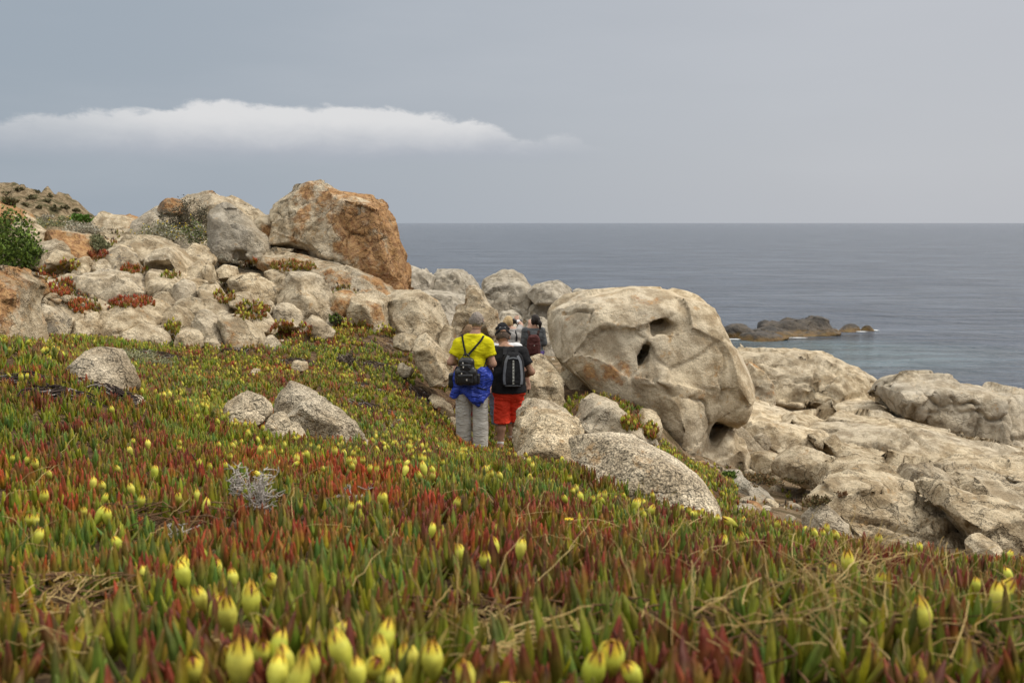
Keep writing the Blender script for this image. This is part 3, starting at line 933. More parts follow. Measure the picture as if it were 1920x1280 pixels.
rock(N_, 'small upright white stone right of the white grooved boulder', [(160, 492), (167, 484), (174, 494), (168, 499)], d=19.7, T=0.1)
rock(B, 'low flat rock behind a red tuft left of the hollowed dome', [(172, 498), (185, 490), (205, 489), (214, 500), (212, 514), (180, 514)], d=19.8, T=0.35)
rock(B, 'rough grey-brown hump left of the hollowed dome', [(190, 470), (205, 460), (225, 460), (247, 474), (264, 494), (258, 506), (218, 506), (200, 490)], d=20.3, T=0.55, stain=0.6)
rock(B, 'hollowed dome with a shadowy cave on the left slope', [(280, 492), (287, 478), (300, 470), (327, 467), (345, 484), (356, 502), (368, 517), (345, 523), (300, 520), (284, 508)], d=19.8, T=0.6, rnd=0.7, facets=0, holes=[(316, 504, 25, 15, 0.5, -0.15)], tone=0.35)
rock(S, 'long cream slab lying above the hollowed dome', [(204, 456), (230, 448), (255, 446), (285, 450), (313, 455), (337, 467), (330, 480), (287, 482), (255, 479), (225, 466)], d=21.6, T=0.8, lean=1.0)
rock(S, 'thin grey slab sliding down right of the hollowed dome', [(346, 464), (362, 458), (378, 464), (406, 486), (400, 494), (370, 490), (350, 480)], d=20.8, T=0.4, lean=0.8)
rock(B, 'ribbed block on the right flank of the hollowed dome', [(354, 496), (374, 489), (386, 502), (395, 518), (386, 531), (362, 520)], d=19.7, T=0.35)
rock(B, 'narrow upright block between the ribbed block and the square ledge', [(379, 494), (394, 496), (408, 520), (402, 532), (386, 514)], d=19.6, T=0.3)
rock(B, 'square-edged small ledge below the triangular boulder', [(402, 504), (420, 498), (446, 507), (444, 518), (410, 520)], d=20.2, T=0.4, p=3.5)
rock(B, 'long smooth loaf-shaped boulder in the middle of the left slope', [(140, 532), (146, 524), (157, 518), (181, 513), (212, 514), (252, 517), (266, 526), (275, 546), (268, 558), (226, 562), (200, 555), (159, 545)], d=18.6, T=0.6, rnd=0.9, tone=0.45, facets=0, stain=0.4, cracks=[[(213, 528), (208, 556)]])
rock(B, 'smooth shoulder of rock right of the loaf-shaped boulder', [(256, 519), (272, 512), (292, 513), (327, 522), (392, 529), (396, 542), (330, 552), (287, 554), (274, 538)], d=18.9, T=0.6, tone=0.3)
rock(B, 'sharp-edged grey wedge in front of the smooth shoulder', [(319, 546), (328, 532), (336, 524), (356, 532), (368, 556), (346, 565), (326, 562)], d=18.3, T=0.4, tone=0.6, facets=4)
rock(S, 'large tilted pale slab right of the grey wedge', [(356, 540), (375, 533), (398, 539), (425, 558), (444, 580), (444, 596), (420, 598), (396, 592), (376, 568)], d=18.0, T=0.55, lean=0.7, facets=2)
rock(B, 'small triangular rock under the smooth shoulder', [(284, 553), (300, 549), (322, 552), (334, 572), (318, 580), (298, 578)], d=17.9, T=0.35)
rock(B, 'low pyramid-shaped rock below the grey wedge', [(326, 578), (344, 563), (366, 556), (390, 580), (384, 592), (340, 588)], d=17.5, T=0.4, facets=4)
rock(S, 'flat cream ledge under the loaf-shaped boulder', [(138, 556), (158, 546), (200, 555), (219, 563), (210, 576), (170, 572), (140, 566)], d=18.2, T=0.5, lean=0.9)
rock(S, 'big pale slab crowned with red ice plant on the lower left slope', [(186, 620), (191, 604), (203, 588), (231, 571), (255, 567), (284, 574), (304, 588), (316, 604), (314, 616), (270, 624), (228, 634), (192, 634)], d=16.4, T=0.8, lean=0.55, rnd=0.7, facets=2, cracks=[[(228, 622), (250, 616), (278, 610)]], stain=0.35)
rock(S, 'lowest white ledge meeting the field below the big pale slab', [(226, 636), (246, 620), (272, 611), (300, 612), (312, 627), (324, 640), (290, 652), (250, 650)], d=15.9, T=0.5, lean=0.5, slabs=2, facets=1)
rock(B, 'blocky cream rock to the right of the big pale slab', [(302, 584), (316, 577), (334, 577), (352, 588), (368, 605), (368, 618), (332, 614), (310, 602)], d=16.6, T=0.45, facets=3)
rock(B, 'leaning cream boulder with a dark seam on the lower slope', [(366, 602), (371, 587), (382, 585), (396, 591), (420, 612), (434, 636), (424, 646), (388, 634), (368, 616)], d=16.2, T=0.45, facets=2, stain=0.4)
rock(B, 'stained round-topped boulder right of the leaning cream boulder', [(402, 598), (420, 591), (442, 592), (472, 604), (494, 618), (503, 636), (496, 652), (444, 648), (424, 618)], d=16.4, T=0.55, orange=0.4, stain=0.4)
rock(N_, 'small white rock at the tip of the stained round-topped boulder', [(496, 634), (508, 629), (524, 640), (526, 652), (505, 656)], d=16.0, T=0.2)
rock(B, 'small pale rock sprouting ice plant below the blocky cream rock', [(328, 626), (348, 615), (372, 622), (390, 642), (368, 650), (338, 646)], d=15.8, T=0.35)
rock(O, 'orange-and-cream layered outcrop cut by the left edge', [(-60, 500), (0, 499), (10, 503), (17, 516), (40, 522), (53, 538), (58, 560), (57, 583), (70, 607), (84, 630), (66, 648), (-60, 650)], d=12.6, T=0.8, lean=0.3, orange=0.62, stain=0.4, facets=3, joint=0.8, cracks=[[(0, 552), (26, 560), (40, 556)], [(12, 590), (40, 606), (60, 628)]])
rock(B, 'black-speckled white rock beside the orange outcrop', [(56, 580), (66, 570), (82, 572), (105, 590), (116, 608), (120, 632), (84, 636), (68, 612)], d=14.2, T=0.4, stain=0.75, joint=0.8)
rock(N_, 'small pale stone right of the black-speckled rock', [(112, 608), (122, 596), (136, 602), (138, 620), (120, 624)], d=14.9, T=0.25, stain=0.6)
rock(N_, 'flat small stone between the speckled rock and the big slab', [(138, 608), (150, 600), (164, 603), (164, 616), (144, 618)], d=15.0, T=0.22)
rock(N_, 'low cracked stone at the field edge below the flat small stone', [(130, 626), (148, 614), (168, 616), (168, 634), (140, 638)], d=14.9, T=0.25, stain=0.5)
rock(N_, 'round brown stone among dead black stems left of the big slab', [(160, 592), (166, 585), (178, 585), (185, 594), (182, 604), (166, 602)], d=15.8, T=0.16, orange=0.5)
rock(N_, 'pale stone under the round brown stone', [(163, 612), (170, 602), (186, 604), (191, 616), (180, 626), (166, 624)], d=15.6, T=0.2, stain=0.5)
rock(N_, 'grey-white stone in the grey brush on the left slope', [(76, 542), (84, 532), (98, 532), (108, 543), (110, 556), (92, 556)], d=17.6, T=0.25, tone=0.6)
rock(N_, 'small flat stone left of the loaf-shaped boulder', [(105, 524), (115, 517), (132, 515), (147, 519), (140, 531), (112, 531)], d=18.6, T=0.25)
rock(N_, 'white stone on the slope below the sand-coloured block', [(428, 560), (437, 550), (452, 549), (472, 558), (478, 572), (452, 576), (434, 572)], d=17.9, T=0.3)
rock(N_, 'pale stone among fruiting ice plants right of the tilted slab', [(468, 592), (478, 584), (494, 584), (514, 602), (518, 616), (490, 616), (474, 606)], d=17.1, T=0.3)
rock(N_, 'narrow standing stone below the thin tipped slab', [(482, 572), (492, 561), (506, 566), (514, 582), (500, 588), (486, 584)], d=18.2, T=0.2)
rock(N_, 'split grey stone under the pale cracked wall', [(512, 576), (526, 568), (542, 572), (566, 592), (562, 606), (530, 604), (516, 592)], d=18.2, T=0.3)
rock(N_, 'cream stone at the foot of the pale cracked wall', [(566, 606), (584, 594), (608, 602), (628, 620), (612, 632), (580, 624)], d=17.3, T=0.3)
rock(N_, 'low shaded block in the recess below the pointed rust block', [(606, 606), (620, 596), (648, 598), (662, 606), (658, 616), (620, 618)], d=18.4, T=0.3, tone=0.5, stain=0.5)
rock(B, 'pale leaning rock beside the black dead ice plants', [(778, 642), (786, 628), (799, 624), (812, 640), (826, 656), (842, 680), (844, 704), (816, 700), (784, 676), (777, 658)], d=15.0, T=0.5, lean=0.5, tone=0.2, speckle=0.4)
rock(B, 'small tan rock between the split boulder and the horned rock', [(824, 650), (828, 616), (840, 606), (850, 618), (850, 660), (836, 668)], d=18.5, T=0.35, orange=0.4)
rock(S, 'white slab edge half buried under the black dead ice plants', [(738, 636), (752, 628), (780, 630), (788, 644), (760, 652), (742, 648)], d=16.6, T=0.3)

# --- grey headland behind the walkers
kw = dict(tone=1.25, orange=-0.3, stain=0.0, joint=0.95, embed=0.3, speckle=0.0, T=1.3, p=4.0, rnd=0.3, clampf=0.05, smooth=0.35)
rock(O, 'grey headland rock peeping out right beside the rust crag', [(752, 508), (764, 504), (776, 502), (790, 507), (796, 502), (804, 514), (811, 520), (806, 542), (790, 552), (752, 552)], d=37, cracks=[[(770, 512), (788, 526), (796, 540)]], **kw)
rock(O, 'domed grey headland rock with a curved crack', [(800, 532), (806, 520), (818, 512), (836, 509), (862, 510), (880, 521), (902, 534), (908, 550), (865, 558), (826, 550), (804, 542)], d=38.5, cracks=[[(812, 520), (838, 526), (846, 540)], [(835, 512), (862, 530), (868, 546)]], **kw)
rock(O, 'broad low grey headland rock in front of the domed one', [(768, 549), (800, 548), (840, 553), (872, 558), (884, 580), (876, 620), (848, 618), (812, 584), (772, 572)], d=33.5, lean=0.8, cracks=[[(810, 566), (840, 576), (866, 576)]], **kw)
rock(O, 'highest grey headland rock with stepped top', [(902, 548), (903, 522), (912, 518), (934, 520), (938, 514), (962, 512), (986, 515), (996, 527), (994, 566), (978, 606), (942, 610), (918, 584)], d=37.5, cracks=[[(908, 540), (940, 532), (968, 527)], [(966, 526), (976, 548), (976, 600)], [(920, 556), (950, 558), (972, 572)]], facets=3, **kw)
rock(S, 'flat-topped grey slab jutting over the dark gap in the headland', [(986, 558), (988, 546), (1005, 537), (1024, 534), (1045, 530), (1060, 535), (1070, 545), (1076, 559), (1050, 565), (998, 566)], d=36.5, cracks=[[(1018, 538), (1014, 564)]], **{**kw, 'embed': 0.0})
rock(O, 'grey headland wall in the shade under the flat-topped slab', [(970, 572), (1000, 570), (1050, 571), (1056, 600), (1050, 640), (1000, 642), (972, 624)], d=36.6, cracks=[[(986, 584), (1010, 594), (1036, 596)]], **kw)
rock(O, 'small grey rock tip seen between headland and arched boulder', [(1068, 556), (1075, 547), (1086, 544), (1100, 546), (1112, 552), (1112, 566), (1074, 566)], d=39, **{**kw, 'T': 0.8})
rock(B, 'smooth grey hump behind the photographing woman', [(930, 612), (936, 592), (956, 580), (974, 584), (980, 604), (970, 630), (938, 632)], d=31, **{**kw, 'T': 0.9})
rock(O, 'grey ledge below the headland next to the maroon backpack', [(978, 624), (1000, 604), (1034, 602), (1050, 640), (1054, 690), (1018, 690), (986, 660)], d=29, **{**kw, 'T': 1.2})
rock(O, 'horned granite rock with a dark hollow behind the walkers', [(842, 662), (846, 604), (850, 586), (857, 577), (872, 575), (877, 560), (875, 542), (882, 537), (891, 536), (898, 546), (906, 552), (915, 570), (932, 580), (937, 606), (942, 662), (900, 668)],
     d=21.5, T=0.55, rnd=0.55, orange=0.42, stain=0.45, speckle=0.3, facets=0, grow=1.0, holes=[(880, 622, 17, 19, 0.5, 0.2), (910, 625, 14, 12, 0.35, 0.0)], embed=0.1)

# --- the great arched boulder and its neighbours
rock(O, 'huge weathered boulder with two holes beside the path',
     [(1034, 588), (1046, 573), (1070, 559), (1102, 550), (1168, 545), (1236, 544), (1281, 554), (1316, 562), (1331, 576), (1343, 594), (1361, 630), (1376, 662), (1387, 689), (1399, 728), (1400, 752), (1388, 778), (1368, 790), (1345, 786), (1325, 776), (1315, 774), (1308, 796), (1312, 804), (1326, 790), (1343, 783), (1364, 794), (1376, 817), (1388, 846), (1391, 864), (1386, 878), (1360, 888), (1318, 874), (1287, 857), (1245, 822), (1215, 790), (1160, 752), (1110, 738), (1064, 694), (1044, 662), (1033, 621)],
     d=16.6, T=1.25, lean=0.2, rnd=0.28, p=3.0, orange=0.32, tone=0.22, stain=-0.1, speckle=0.15, joint=0.0, smooth=0.7, embed=0.0, facets=0, res=1.1, amp=0.4, grow=1.0, seed=41, crackw=0.7, flat=0.6, blocks=42, clampf=0.022,
     bumps=[(1232, 690, 58, 13, 0.30, -0.5), (1256, 776, 36, 70, 0.35, 0.35), (1190, 690, 15, 14, 0.32, 0.0)],
     cracks=[[(1052, 584), (1078, 570), (1108, 566)], [(1330, 636), (1326, 690), (1332, 730)], [(1192, 680), (1222, 706), (1252, 720), (1276, 716)], [(1104, 568), (1098, 590)], [(1268, 716), (1300, 752), (1308, 790)]],
     holes=[(1223, 599, 21, 14, 0.75, 0.0), (1189, 652, 11, 23, 0.6, -0.35), (1360, 842, 19, 34, 0.5, -0.1)])
rock(B, 'smooth lobe of stone tucked behind the foot of the huge boulder', [(1370, 800), (1388, 800), (1402, 815), (1430, 848), (1428, 862), (1398, 872), (1380, 850)], d=17.0, T=0.5, rnd=0.9, tone=0.5, facets=0)
rock(B, 'tall pale boulder right of the man in red shorts', [(984, 742), (986, 690), (994, 674), (1004, 671), (1022, 677), (1042, 690), (1054, 706), (1056, 738), (1052, 756), (1020, 762)], d=15.4, T=0.55, lean=0.3, orange=0.3, speckle=0.45, rnd=0.6)
rock(B, 'rounded cream boulder leaning on the left foot of the huge boulder', [(1046, 696), (1058, 688), (1076, 685), (1096, 690), (1112, 706), (1122, 736), (1094, 740), (1060, 716)], d=16.6, T=0.5, speckle=0.3, cracks=[[(1080, 692), (1104, 706)]])
rock(B, 'low pale rock poking from ice plants below the huge boulder', [(1070, 778), (1084, 764), (1110, 752), (1136, 750), (1156, 760), (1182, 782), (1200, 792), (1210, 822), (1204, 844), (1174, 840), (1136, 826), (1100, 806)], d=12.6, T=0.55, tone=0.4, lean=0.4, orange=0.3, facets=2)
rock(N_, 'small jagged rock beside a fruiting tuft right of the low pale rock', [(1196, 778), (1206, 768), (1226, 773), (1242, 790), (1236, 808), (1212, 806)], d=12.9, T=0.3, stain=0.4)
rock(N_, 'small grey stone at the corner below the jagged rock', [(1202, 814), (1216, 808), (1236, 832), (1236, 850), (1210, 850)], d=12.4, T=0.25, tone=0.6)
rock(B, 'long grey back of a boulder behind the rusty-veined one', [(974, 780), (978, 756), (988, 749), (1012, 755), (1042, 769), (1064, 786), (1084, 798), (1080, 820), (990, 820)], d=11.6, T=0.6, speckle=0.7, lean=0.5)
rock(B, 'rusty-veined granite boulder in the ice plants right of the red shorts', [(956, 842), (962, 815), (970, 796), (984, 783), (1020, 775), (1052, 780), (1082, 790), (1102, 806), (1116, 832), (1080, 848), (990, 850)], d=10.4, T=0.55, orange=0.36, speckle=1.0, stain=0.3, facets=2, lean=0.45, grow=1.0, cracks=[[(965, 812), (1010, 792), (1070, 800)]])
rock(B, 'big salt-and-pepper boulder in the foreground ice plants', [(1066, 844), (1076, 832), (1094, 827), (1132, 825), (1182, 832), (1232, 850), (1282, 874), (1316, 903), (1336, 934), (1341, 966), (1334, 990), (1280, 984), (1226, 962), (1170, 936), (1112, 898), (1076, 866)],
     d=5.6, T=0.30, lean=0.85, rnd=0.8, orange=0.3, tone=0.25, speckle=1.1, stain=0.1, facets=1, amp=0.5, flat=0.35, grow=1.0, cracks=[[(1186, 898), (1192, 934)]], joint=0.0)
kw = dict(speckle=0.7, clampf=0.06, grow=1.0, tone=0.3, orange=0.12, stain=0.3)
rock(B, 'grey boulder half smothered by red ice plants at the left', [(132, 690), (144, 672), (160, 661), (186, 656), (216, 668), (238, 690), (250, 715), (247, 735), (190, 745), (150, 735)], d=6.35, T=0.25, lean=0.4, facets=2, **kw)
rock(N_, 'small white stone right below the half smothered boulder', [(236, 746), (246, 738), (266, 744), (282, 762), (276, 778), (244, 774)], d=6.2, T=0.1, **kw)
rock(B, 'long rock with a dark undercut leaning to the right in the field', [(536, 780), (552, 768), (575, 755), (600, 745), (624, 756), (650, 785), (688, 828), (664, 840), (622, 822), (586, 808), (556, 796)], d=7.0, T=0.15, lean=0.12, facets=1, embed=0.08, p=4.5, rnd=0.22, blocks=10, flat=0.9, **{**kw, 'grow': 1.08, 'clampf': 0.03})
rock(B, 'rounded rock behind the long undercut rock in the field', [(510, 744), (518, 724), (536, 717), (556, 720), (580, 732), (598, 746), (592, 766), (530, 768)], d=7.7, T=0.24, **kw)
rock(B, 'white hump veiled by ice plant left of the undercut rock', [(420, 764), (432, 746), (452, 737), (476, 740), (496, 750), (512, 768), (490, 784), (440, 784)], d=7.0, T=0.2, **kw)
rock(N_, 'pale stone below the white hump in the field', [(492, 796), (500, 778), (522, 773), (540, 786), (552, 806), (536, 818), (504, 822)], d=6.5, T=0.12, **kw)
rock(N_, 'small wedge stone under the tip of the undercut rock', [(538, 800), (550, 790), (566, 802), (580, 822), (566, 832), (546, 832)], d=6.5, T=0.09, **kw)
rock(N_, 'small pale stone in the field behind the grey trousers', [(826, 794), (838, 785), (862, 784), (876, 796), (862, 808), (834, 808)], d=14.2, T=0.2)
rock(N_, 'long white stone lying left of the man in yellow', [(800, 744), (814, 738), (838, 754), (852, 768), (836, 774), (812, 758)], d=14.4, T=0.15)
rock(N_, 'white stone on the upper field below the crag', [(742, 690), (752, 682), (768, 686), (778, 696), (760, 702)], d=15.2, T=0.15)
rock(N_, 'pale stone in a black patch of dead stems mid field', [(545, 684), (556, 676), (572, 680), (578, 690), (556, 694)], d=13.4, T=0.15)
rock(N_, 'grey pebble left of the black patch in the field', [(466, 698), (474, 692), (486, 694), (488, 702), (472, 704)], d=12.6, T=0.1)

# --- shore platforms at the right
kw = dict(tone=0.18, orange=0.08, stain=-0.05, speckle=0.0, joint=0.5, smooth=0.55, flat=0.65, clampf=0.035)
rock(O, 'massive rounded shore crag with a ragged overhang', [(1376, 690), (1378, 664), (1404, 658), (1445, 661), (1507, 666), (1557, 672), (1586, 683), (1617, 694), (1639, 705), (1648, 719), (1646, 735), (1634, 748), (1611, 747), (1592, 770), (1576, 776), (1545, 780), (1528, 762), (1500, 745), (1450, 748), (1400, 740)],
     d=31, T=2.2, lean=0.35, rnd=0.7, facets=1, embed=0.05, cracks=[[(1400, 682), (1440, 694), (1470, 706), (1505, 704)], [(1525, 724), (1590, 726)], [(1592, 690), (1600, 716), (1594, 750)], [(1440, 732), (1480, 728), (1520, 736)], [(1404, 662), (1414, 684), (1408, 704)]], holes=[(1452, 710, 6, 6, 0.5, 0)], **kw)
rock(B, 'rounded block set under the left end of the shore crag', [(1434, 764), (1438, 742), (1448, 732), (1490, 733), (1514, 744), (1524, 760), (1518, 776), (1504, 786), (1470, 788), (1448, 778)], d=30, T=1.0, facets=1, cracks=[[(1486, 740), (1484, 772)]], **{**kw, 'embed': 0.05})
rock(B, 'orange-stained jointed blocks between the huge boulder and the shore crag', [(1386, 694), (1410, 684), (1432, 694), (1442, 712), (1440, 740), (1434, 764), (1404, 766), (1392, 730)], d=29, T=0.9, p=3.4, facets=2, cracks=[[(1400, 706), (1436, 704)], [(1404, 730), (1436, 734)], [(1416, 688), (1412, 730), (1408, 752)]], **{**kw, 'orange': 0.45})
rock(B, 'smooth egg-shaped boulder under the ragged overhang', [(1550, 796), (1556, 778), (1570, 766), (1592, 758), (1622, 755), (1652, 761), (1668, 777), (1672, 800), (1640, 812), (1570, 810)], d=28.6, T=1.0, rnd=0.95, facets=0, **{**kw, 'tone': 0.45})
rock(B, 'small grey boulder right of the egg-shaped boulder', [(1664, 796), (1670, 780), (1690, 775), (1706, 784), (1714, 802), (1690, 812)], d=28.2, T=0.6, facets=2, **{**kw, 'tone': 0.8})
rock(O, 'long fissured ridge of shore rock running out of the right edge', [(1640, 740), (1646, 720), (1660, 712), (1690, 710), (1706, 707), (1740, 712), (1790, 722), (1840, 730), (1890, 741), (1990, 750), (1990, 862), (1920, 847), (1870, 832), (1800, 817), (1760, 802), (1720, 787), (1700, 776), (1670, 766)],
     d=28, T=1.9, lean=0.3, rnd=0.65, facets=1, embed=0.02, crackw=0.85, cracks=[[(1690, 715), (1720, 745), (1702, 770)], [(1740, 730), (1760, 760), (1748, 790)], [(1700, 752), (1760, 756), (1830, 762)], [(1860, 748), (1846, 780), (1838, 815)], [(1840, 792), (1900, 802), (1980, 816)], [(1780, 740), (1796, 768), (1780, 800)], [(1720, 745), (1790, 742)]], **{**kw, 'tone': 0.5, 'stain': 0.3})
rock(B, 'rock filling the cleft between shore crag and fissured ridge', [(1620, 760), (1632, 738), (1656, 726), (1690, 740), (1706, 776), (1690, 796), (1640, 790)], d=30.2, T=1.0, **kw)
rock(S, 'wide smooth slab of pale granite sloping below the fissured ridge', [(1500, 812), (1530, 806), (1578, 804), (1655, 804), (1717, 806), (1784, 821), (1881, 840), (1990, 858), (1990, 892), (1862, 884), (1778, 888), (1713, 882), (1640, 872), (1590, 852), (1540, 828)], d=23, T=1.8, lean=1.9, rnd=0.9, facets=0, amp=0.5, crackw=1.3, cracks=[[(1762, 834), (1772, 842), (1790, 846)], [(1880, 846), (1910, 860)], [(1560, 822), (1640, 830), (1740, 846), (1840, 858)], [(1620, 816), (1600, 842)], [(1700, 812), (1690, 838)], [(1820, 834), (1812, 872)], [(1580, 842), (1660, 856), (1740, 868)]], **{**kw, 'tone': 0.2})
rock(S, 'tan shelf leading from the huge boulder to the shore crag', [(1370, 782), (1384, 764), (1400, 756), (1440, 768), (1500, 788), (1566, 802), (1566, 820), (1480, 822), (1400, 806)], d=25.5, T=1.4, lean=1.4, facets=0, **{**kw, 'orange': 0.3})
rock(S, 'jagged scalloped ledge right behind the smooth lobe', [(1388, 800), (1404, 790), (1425, 797), (1446, 794), (1462, 806), (1484, 802), (1520, 815), (1552, 822), (1576, 836), (1584, 852), (1560, 868), (1520, 862), (1480, 852), (1436, 830)], d=19.5, T=0.8, lean=0.7, facets=2, **{**kw, 'orange': 0.22, 'stain': 0.3})
rock(N_, 'small yellowish rock lying below the scalloped ledge', [(1410, 830), (1418, 820), (1432, 816), (1444, 823), (1442, 840), (1420, 844)], d=17.8, T=0.25, orange=0.4)
rock(B, 'pale block on the grit behind the dark-faced wedge', [(1408, 872), (1418, 856), (1434, 848), (1456, 851), (1468, 862), (1466, 888), (1430, 888)], d=15.6, T=0.35, tone=0.2)
rock(B, 'dark-faced wedge boulder on the bare grit', [(1458, 886), (1464, 858), (1474, 846), (1488, 841), (1522, 848), (1560, 862), (1582, 874), (1588, 890), (1578, 906), (1550, 906), (1500, 902)], d=14.6, T=0.5, lean=-0.15, facets=3, orange=0.38, tone=0.5, stain=0.35, embed=0.04)
rock(S, 'flat knobbed stone edging the ice plants', [(1344, 916), (1358, 908), (1372, 906), (1380, 894), (1396, 894), (1402, 911), (1430, 916), (1448, 932), (1430, 944), (1380, 938)], d=11.4, T=0.35, tone=0.75, lean=0.5, facets=0)
rock(B, 'pinkish boulder half hidden by the foreground crest', [(1506, 984), (1514, 958), (1540, 950), (1566, 952), (1581, 965), (1586, 992), (1576, 1012), (1524, 1008)], d=8.8, T=0.3, tone=0.45, orange=0.3, speckle=0.4)
rock(O, 'broad layered tan outcrop above the foreground crest', [(1516, 934), (1530, 916), (1560, 904), (1600, 898), (1650, 905), (1702, 920), (1742, 940), (1790, 965), (1816, 985), (1826, 1012), (1806, 1028), (1740, 1024), (1680, 1020), (1600, 1012), (1570, 972)], d=10.6, T=0.75, lean=0.55, rnd=0.6, slabs=3, ledge=0.012, facets=2, orange=0.22, tone=0.02, stain=0.2, speckle=0.2, joint=0.7, cracks=[[(1600, 952), (1650, 958), (1700, 962)], [(1712, 958), (1714, 990)], [(1580, 972), (1640, 982)]])
rock(B, 'large grey-and-tan boulder leaving the frame at the right above the crest', [(1762, 950), (1774, 936), (1792, 931), (1822, 935), (1872, 954), (1922, 977), (1990, 992), (1990, 1060), (1920, 1056), (1864, 1044), (1830, 1016), (1806, 978)], d=9.8, T=0.7, lean=0.5, facets=2, orange=0.3, tone=0.3, joint=0.7, cracks=[[(1834, 972), (1870, 984), (1920, 1000)], [(1852, 986), (1872, 1016), (1880, 1036)]])
rock(N_, 'tan spike of rock standing between outcrop and grey boulder', [(1734, 952), (1742, 932), (1747, 921), (1762, 934), (1784, 956), (1776, 972), (1748, 966)], d=10.9, T=0.15, facets=2, tone=0.0, orange=0.3)
rock(B, 'grey block with a flat shaded face behind the tan outcrop', [(1674, 900), (1682, 880), (1700, 876), (1732, 879), (1772, 887), (1788, 905), (1806, 936), (1776, 950), (1740, 940), (1700, 926)], d=13.2, T=0.5, lean=0.0, p=3.2, facets=2, tone=0.7, orange=0.1)
rock(S, 'yellowish rounded ledge at the right edge below the smooth slab', [(1772, 880), (1784, 866), (1806, 858), (1832, 862), (1872, 880), (1930, 872), (1990, 880), (1990, 935), (1900, 925), (1850, 914), (1800, 898)], d=17.0, T=0.9, lean=0.8, slabs=2, facets=1, orange=0.15, tone=0.1, joint=0.7)
rock(S, 'fractured tan shelf stepping down at the right edge', [(1782, 900), (1810, 896), (1850, 904), (1900, 914), (1990, 926), (1990, 996), (1916, 978), (1860, 956), (1814, 940)], d=13.6, T=0.8, lean=0.9, slabs=3, facets=1, orange=0.1, tone=0.25, stain=0.3, joint=0.9)
rock(S, 'bright tan shelf between wedge boulder and layered outcrop', [(1540, 905), (1570, 888), (1610, 872), (1650, 874), (1690, 888), (1706, 910), (1690, 926), (1620, 922), (1560, 920)], d=13.4, T=0.7, lean=1.1, facets=2, orange=0.22, tone=0.0)
rock(S, 'ochre sloping sheet of rock under the wide smooth slab', [(1560, 846), (1600, 850), (1650, 862), (1720, 874), (1780, 880), (1790, 896), (1730, 892), (1650, 888), (1590, 876)], d=17.5, T=1.1, lean=1.6, facets=0, orange=0.3, tone=0.0)
rock(N_, 'tan foot of rock just over the crest below the grey-and-tan boulder', [(1816, 1022), (1830, 1008), (1850, 1010), (1880, 1030), (1876, 1048), (1836, 1046)], d=8.6, T=0.25, tone=0.0)

# --- islet
kw = dict(mat=M_WET, embed=0.5, rnd=0.5, flat=0.6, clampf=0.02, grow=1.0)
rock(O, 'dark long islet rock in the sea', [(1398, 622), (1404, 612), (1418, 606), (1440, 604), (1450, 600), (1466, 601), (1480, 596), (1504, 597), (1522, 593), (1540, 595), (1558, 592), (1572, 598), (1579, 612), (1572, 624), (1480, 626)], d=82, T=1.4, lean=0.5, facets=2, amp=1.3, blocks=26, **{**kw, 'clampf': 0.03})
rock(O, 'low round dark rock at the left end of the islet', [(1345, 632), (1354, 614), (1376, 607), (1396, 608), (1412, 620), (1418, 632), (1360, 634)], d=79, T=1.0, facets=1, **kw)
rock(O, 'flat weed-covered rock in front of the islet', [(1376, 632), (1400, 624), (1430, 624), (1460, 628), (1484, 633), (1440, 637), (1390, 637)], d=77, T=1.2, facets=1, lean=1.0, **kw)
rock(O, 'low flat reef lying in front of the long islet rock', [(1350, 634), (1384, 624), (1440, 619), (1500, 622), (1550, 619), (1584, 626), (1540, 632), (1470, 635), (1400, 638)], d=80.5, T=1.5, lean=1.0, facets=0, amp=1.2, **kw)
rock(N_, 'small dark rock off the right end of the islet', [(1560, 624), (1576, 616), (1592, 608), (1604, 607), (1614, 618), (1606, 626)], d=83, T=0.9, facets=1, **kw)
rock(N_, 'outermost tiny rock right of the islet', [(1612, 622), (1620, 612), (1630, 609), (1638, 618), (1634, 624)], d=83.5, T=0.5, facets=1, **kw)

def build_foam():
    """thin white wash where the swell meets the islet and the shore"""
    rg = np.random.default_rng(4)
    V, F = [], []
    spots = [(1376, 637, 77), (1434, 638, 76), (1496, 634, 78), (1612, 624, 82.5), (1640, 622, 83.5)]
    for px, py, d in spots:
        p = at(px, py, d)
        o = len(V)
        n = 14
        rx, ry = rg.uniform(.25, .8), rg.uniform(.12, .4)
        V.append((p[0], d, .05))
        for i in range(n):
            a = i * 2 * math.pi / n
            r = rg.uniform(.45, 1.2)
            V.append((p[0] + rx * r * math.cos(a), d + ry * r * math.sin(a), .025))
        F += [(o, o + 1 + i, o + 1 + (i + 1) % n) for i in range(n)]
    b = NB('sea_foam')
    m = b.fin((.78, .80, .80), .7, None, .2)
    obj('foam', mesh_np('foam', np.array(V), np.array(F)), m, kind='stuff', label='white wash of foam around the dark islet rocks', category='foam')
build_foam()
# ------------------------------------------------------------------ plants
bpy.context.view_layer.update()
DG = bpy.context.evaluated_depsgraph_get()
def cast(o, d, far=200.0):
    ok, loc, nrm, _, ob, _ = SC.ray_cast(DG, Vector(o), Vector(d).normalized(), distance=far)
    return (np.array(loc), np.array(nrm), ob.original.name if ob else '') if ok else None
def seen(px, py):
    """surface point and normal met by the line of sight through a photo pixel"""
    v = FWD + np.array([1., 0, 0]) * ((px - 960) / FPX) - UP * ((py - 640) / FPX)
    return cast((0, 0, CAMZ), v)

GREEN1 = np.array([.118, .195, .012]); GREEN2 = np.array([.080, .155, .032]); YGREEN = np.array([.360, .320, .014])
RED1 = np.array([.205, .036, .018]); MAROON = np.array([.115, .032, .020]); HOT = np.array([.38, .052, .014])
def lerp(a, b, t):
    return a + (b - a) * t

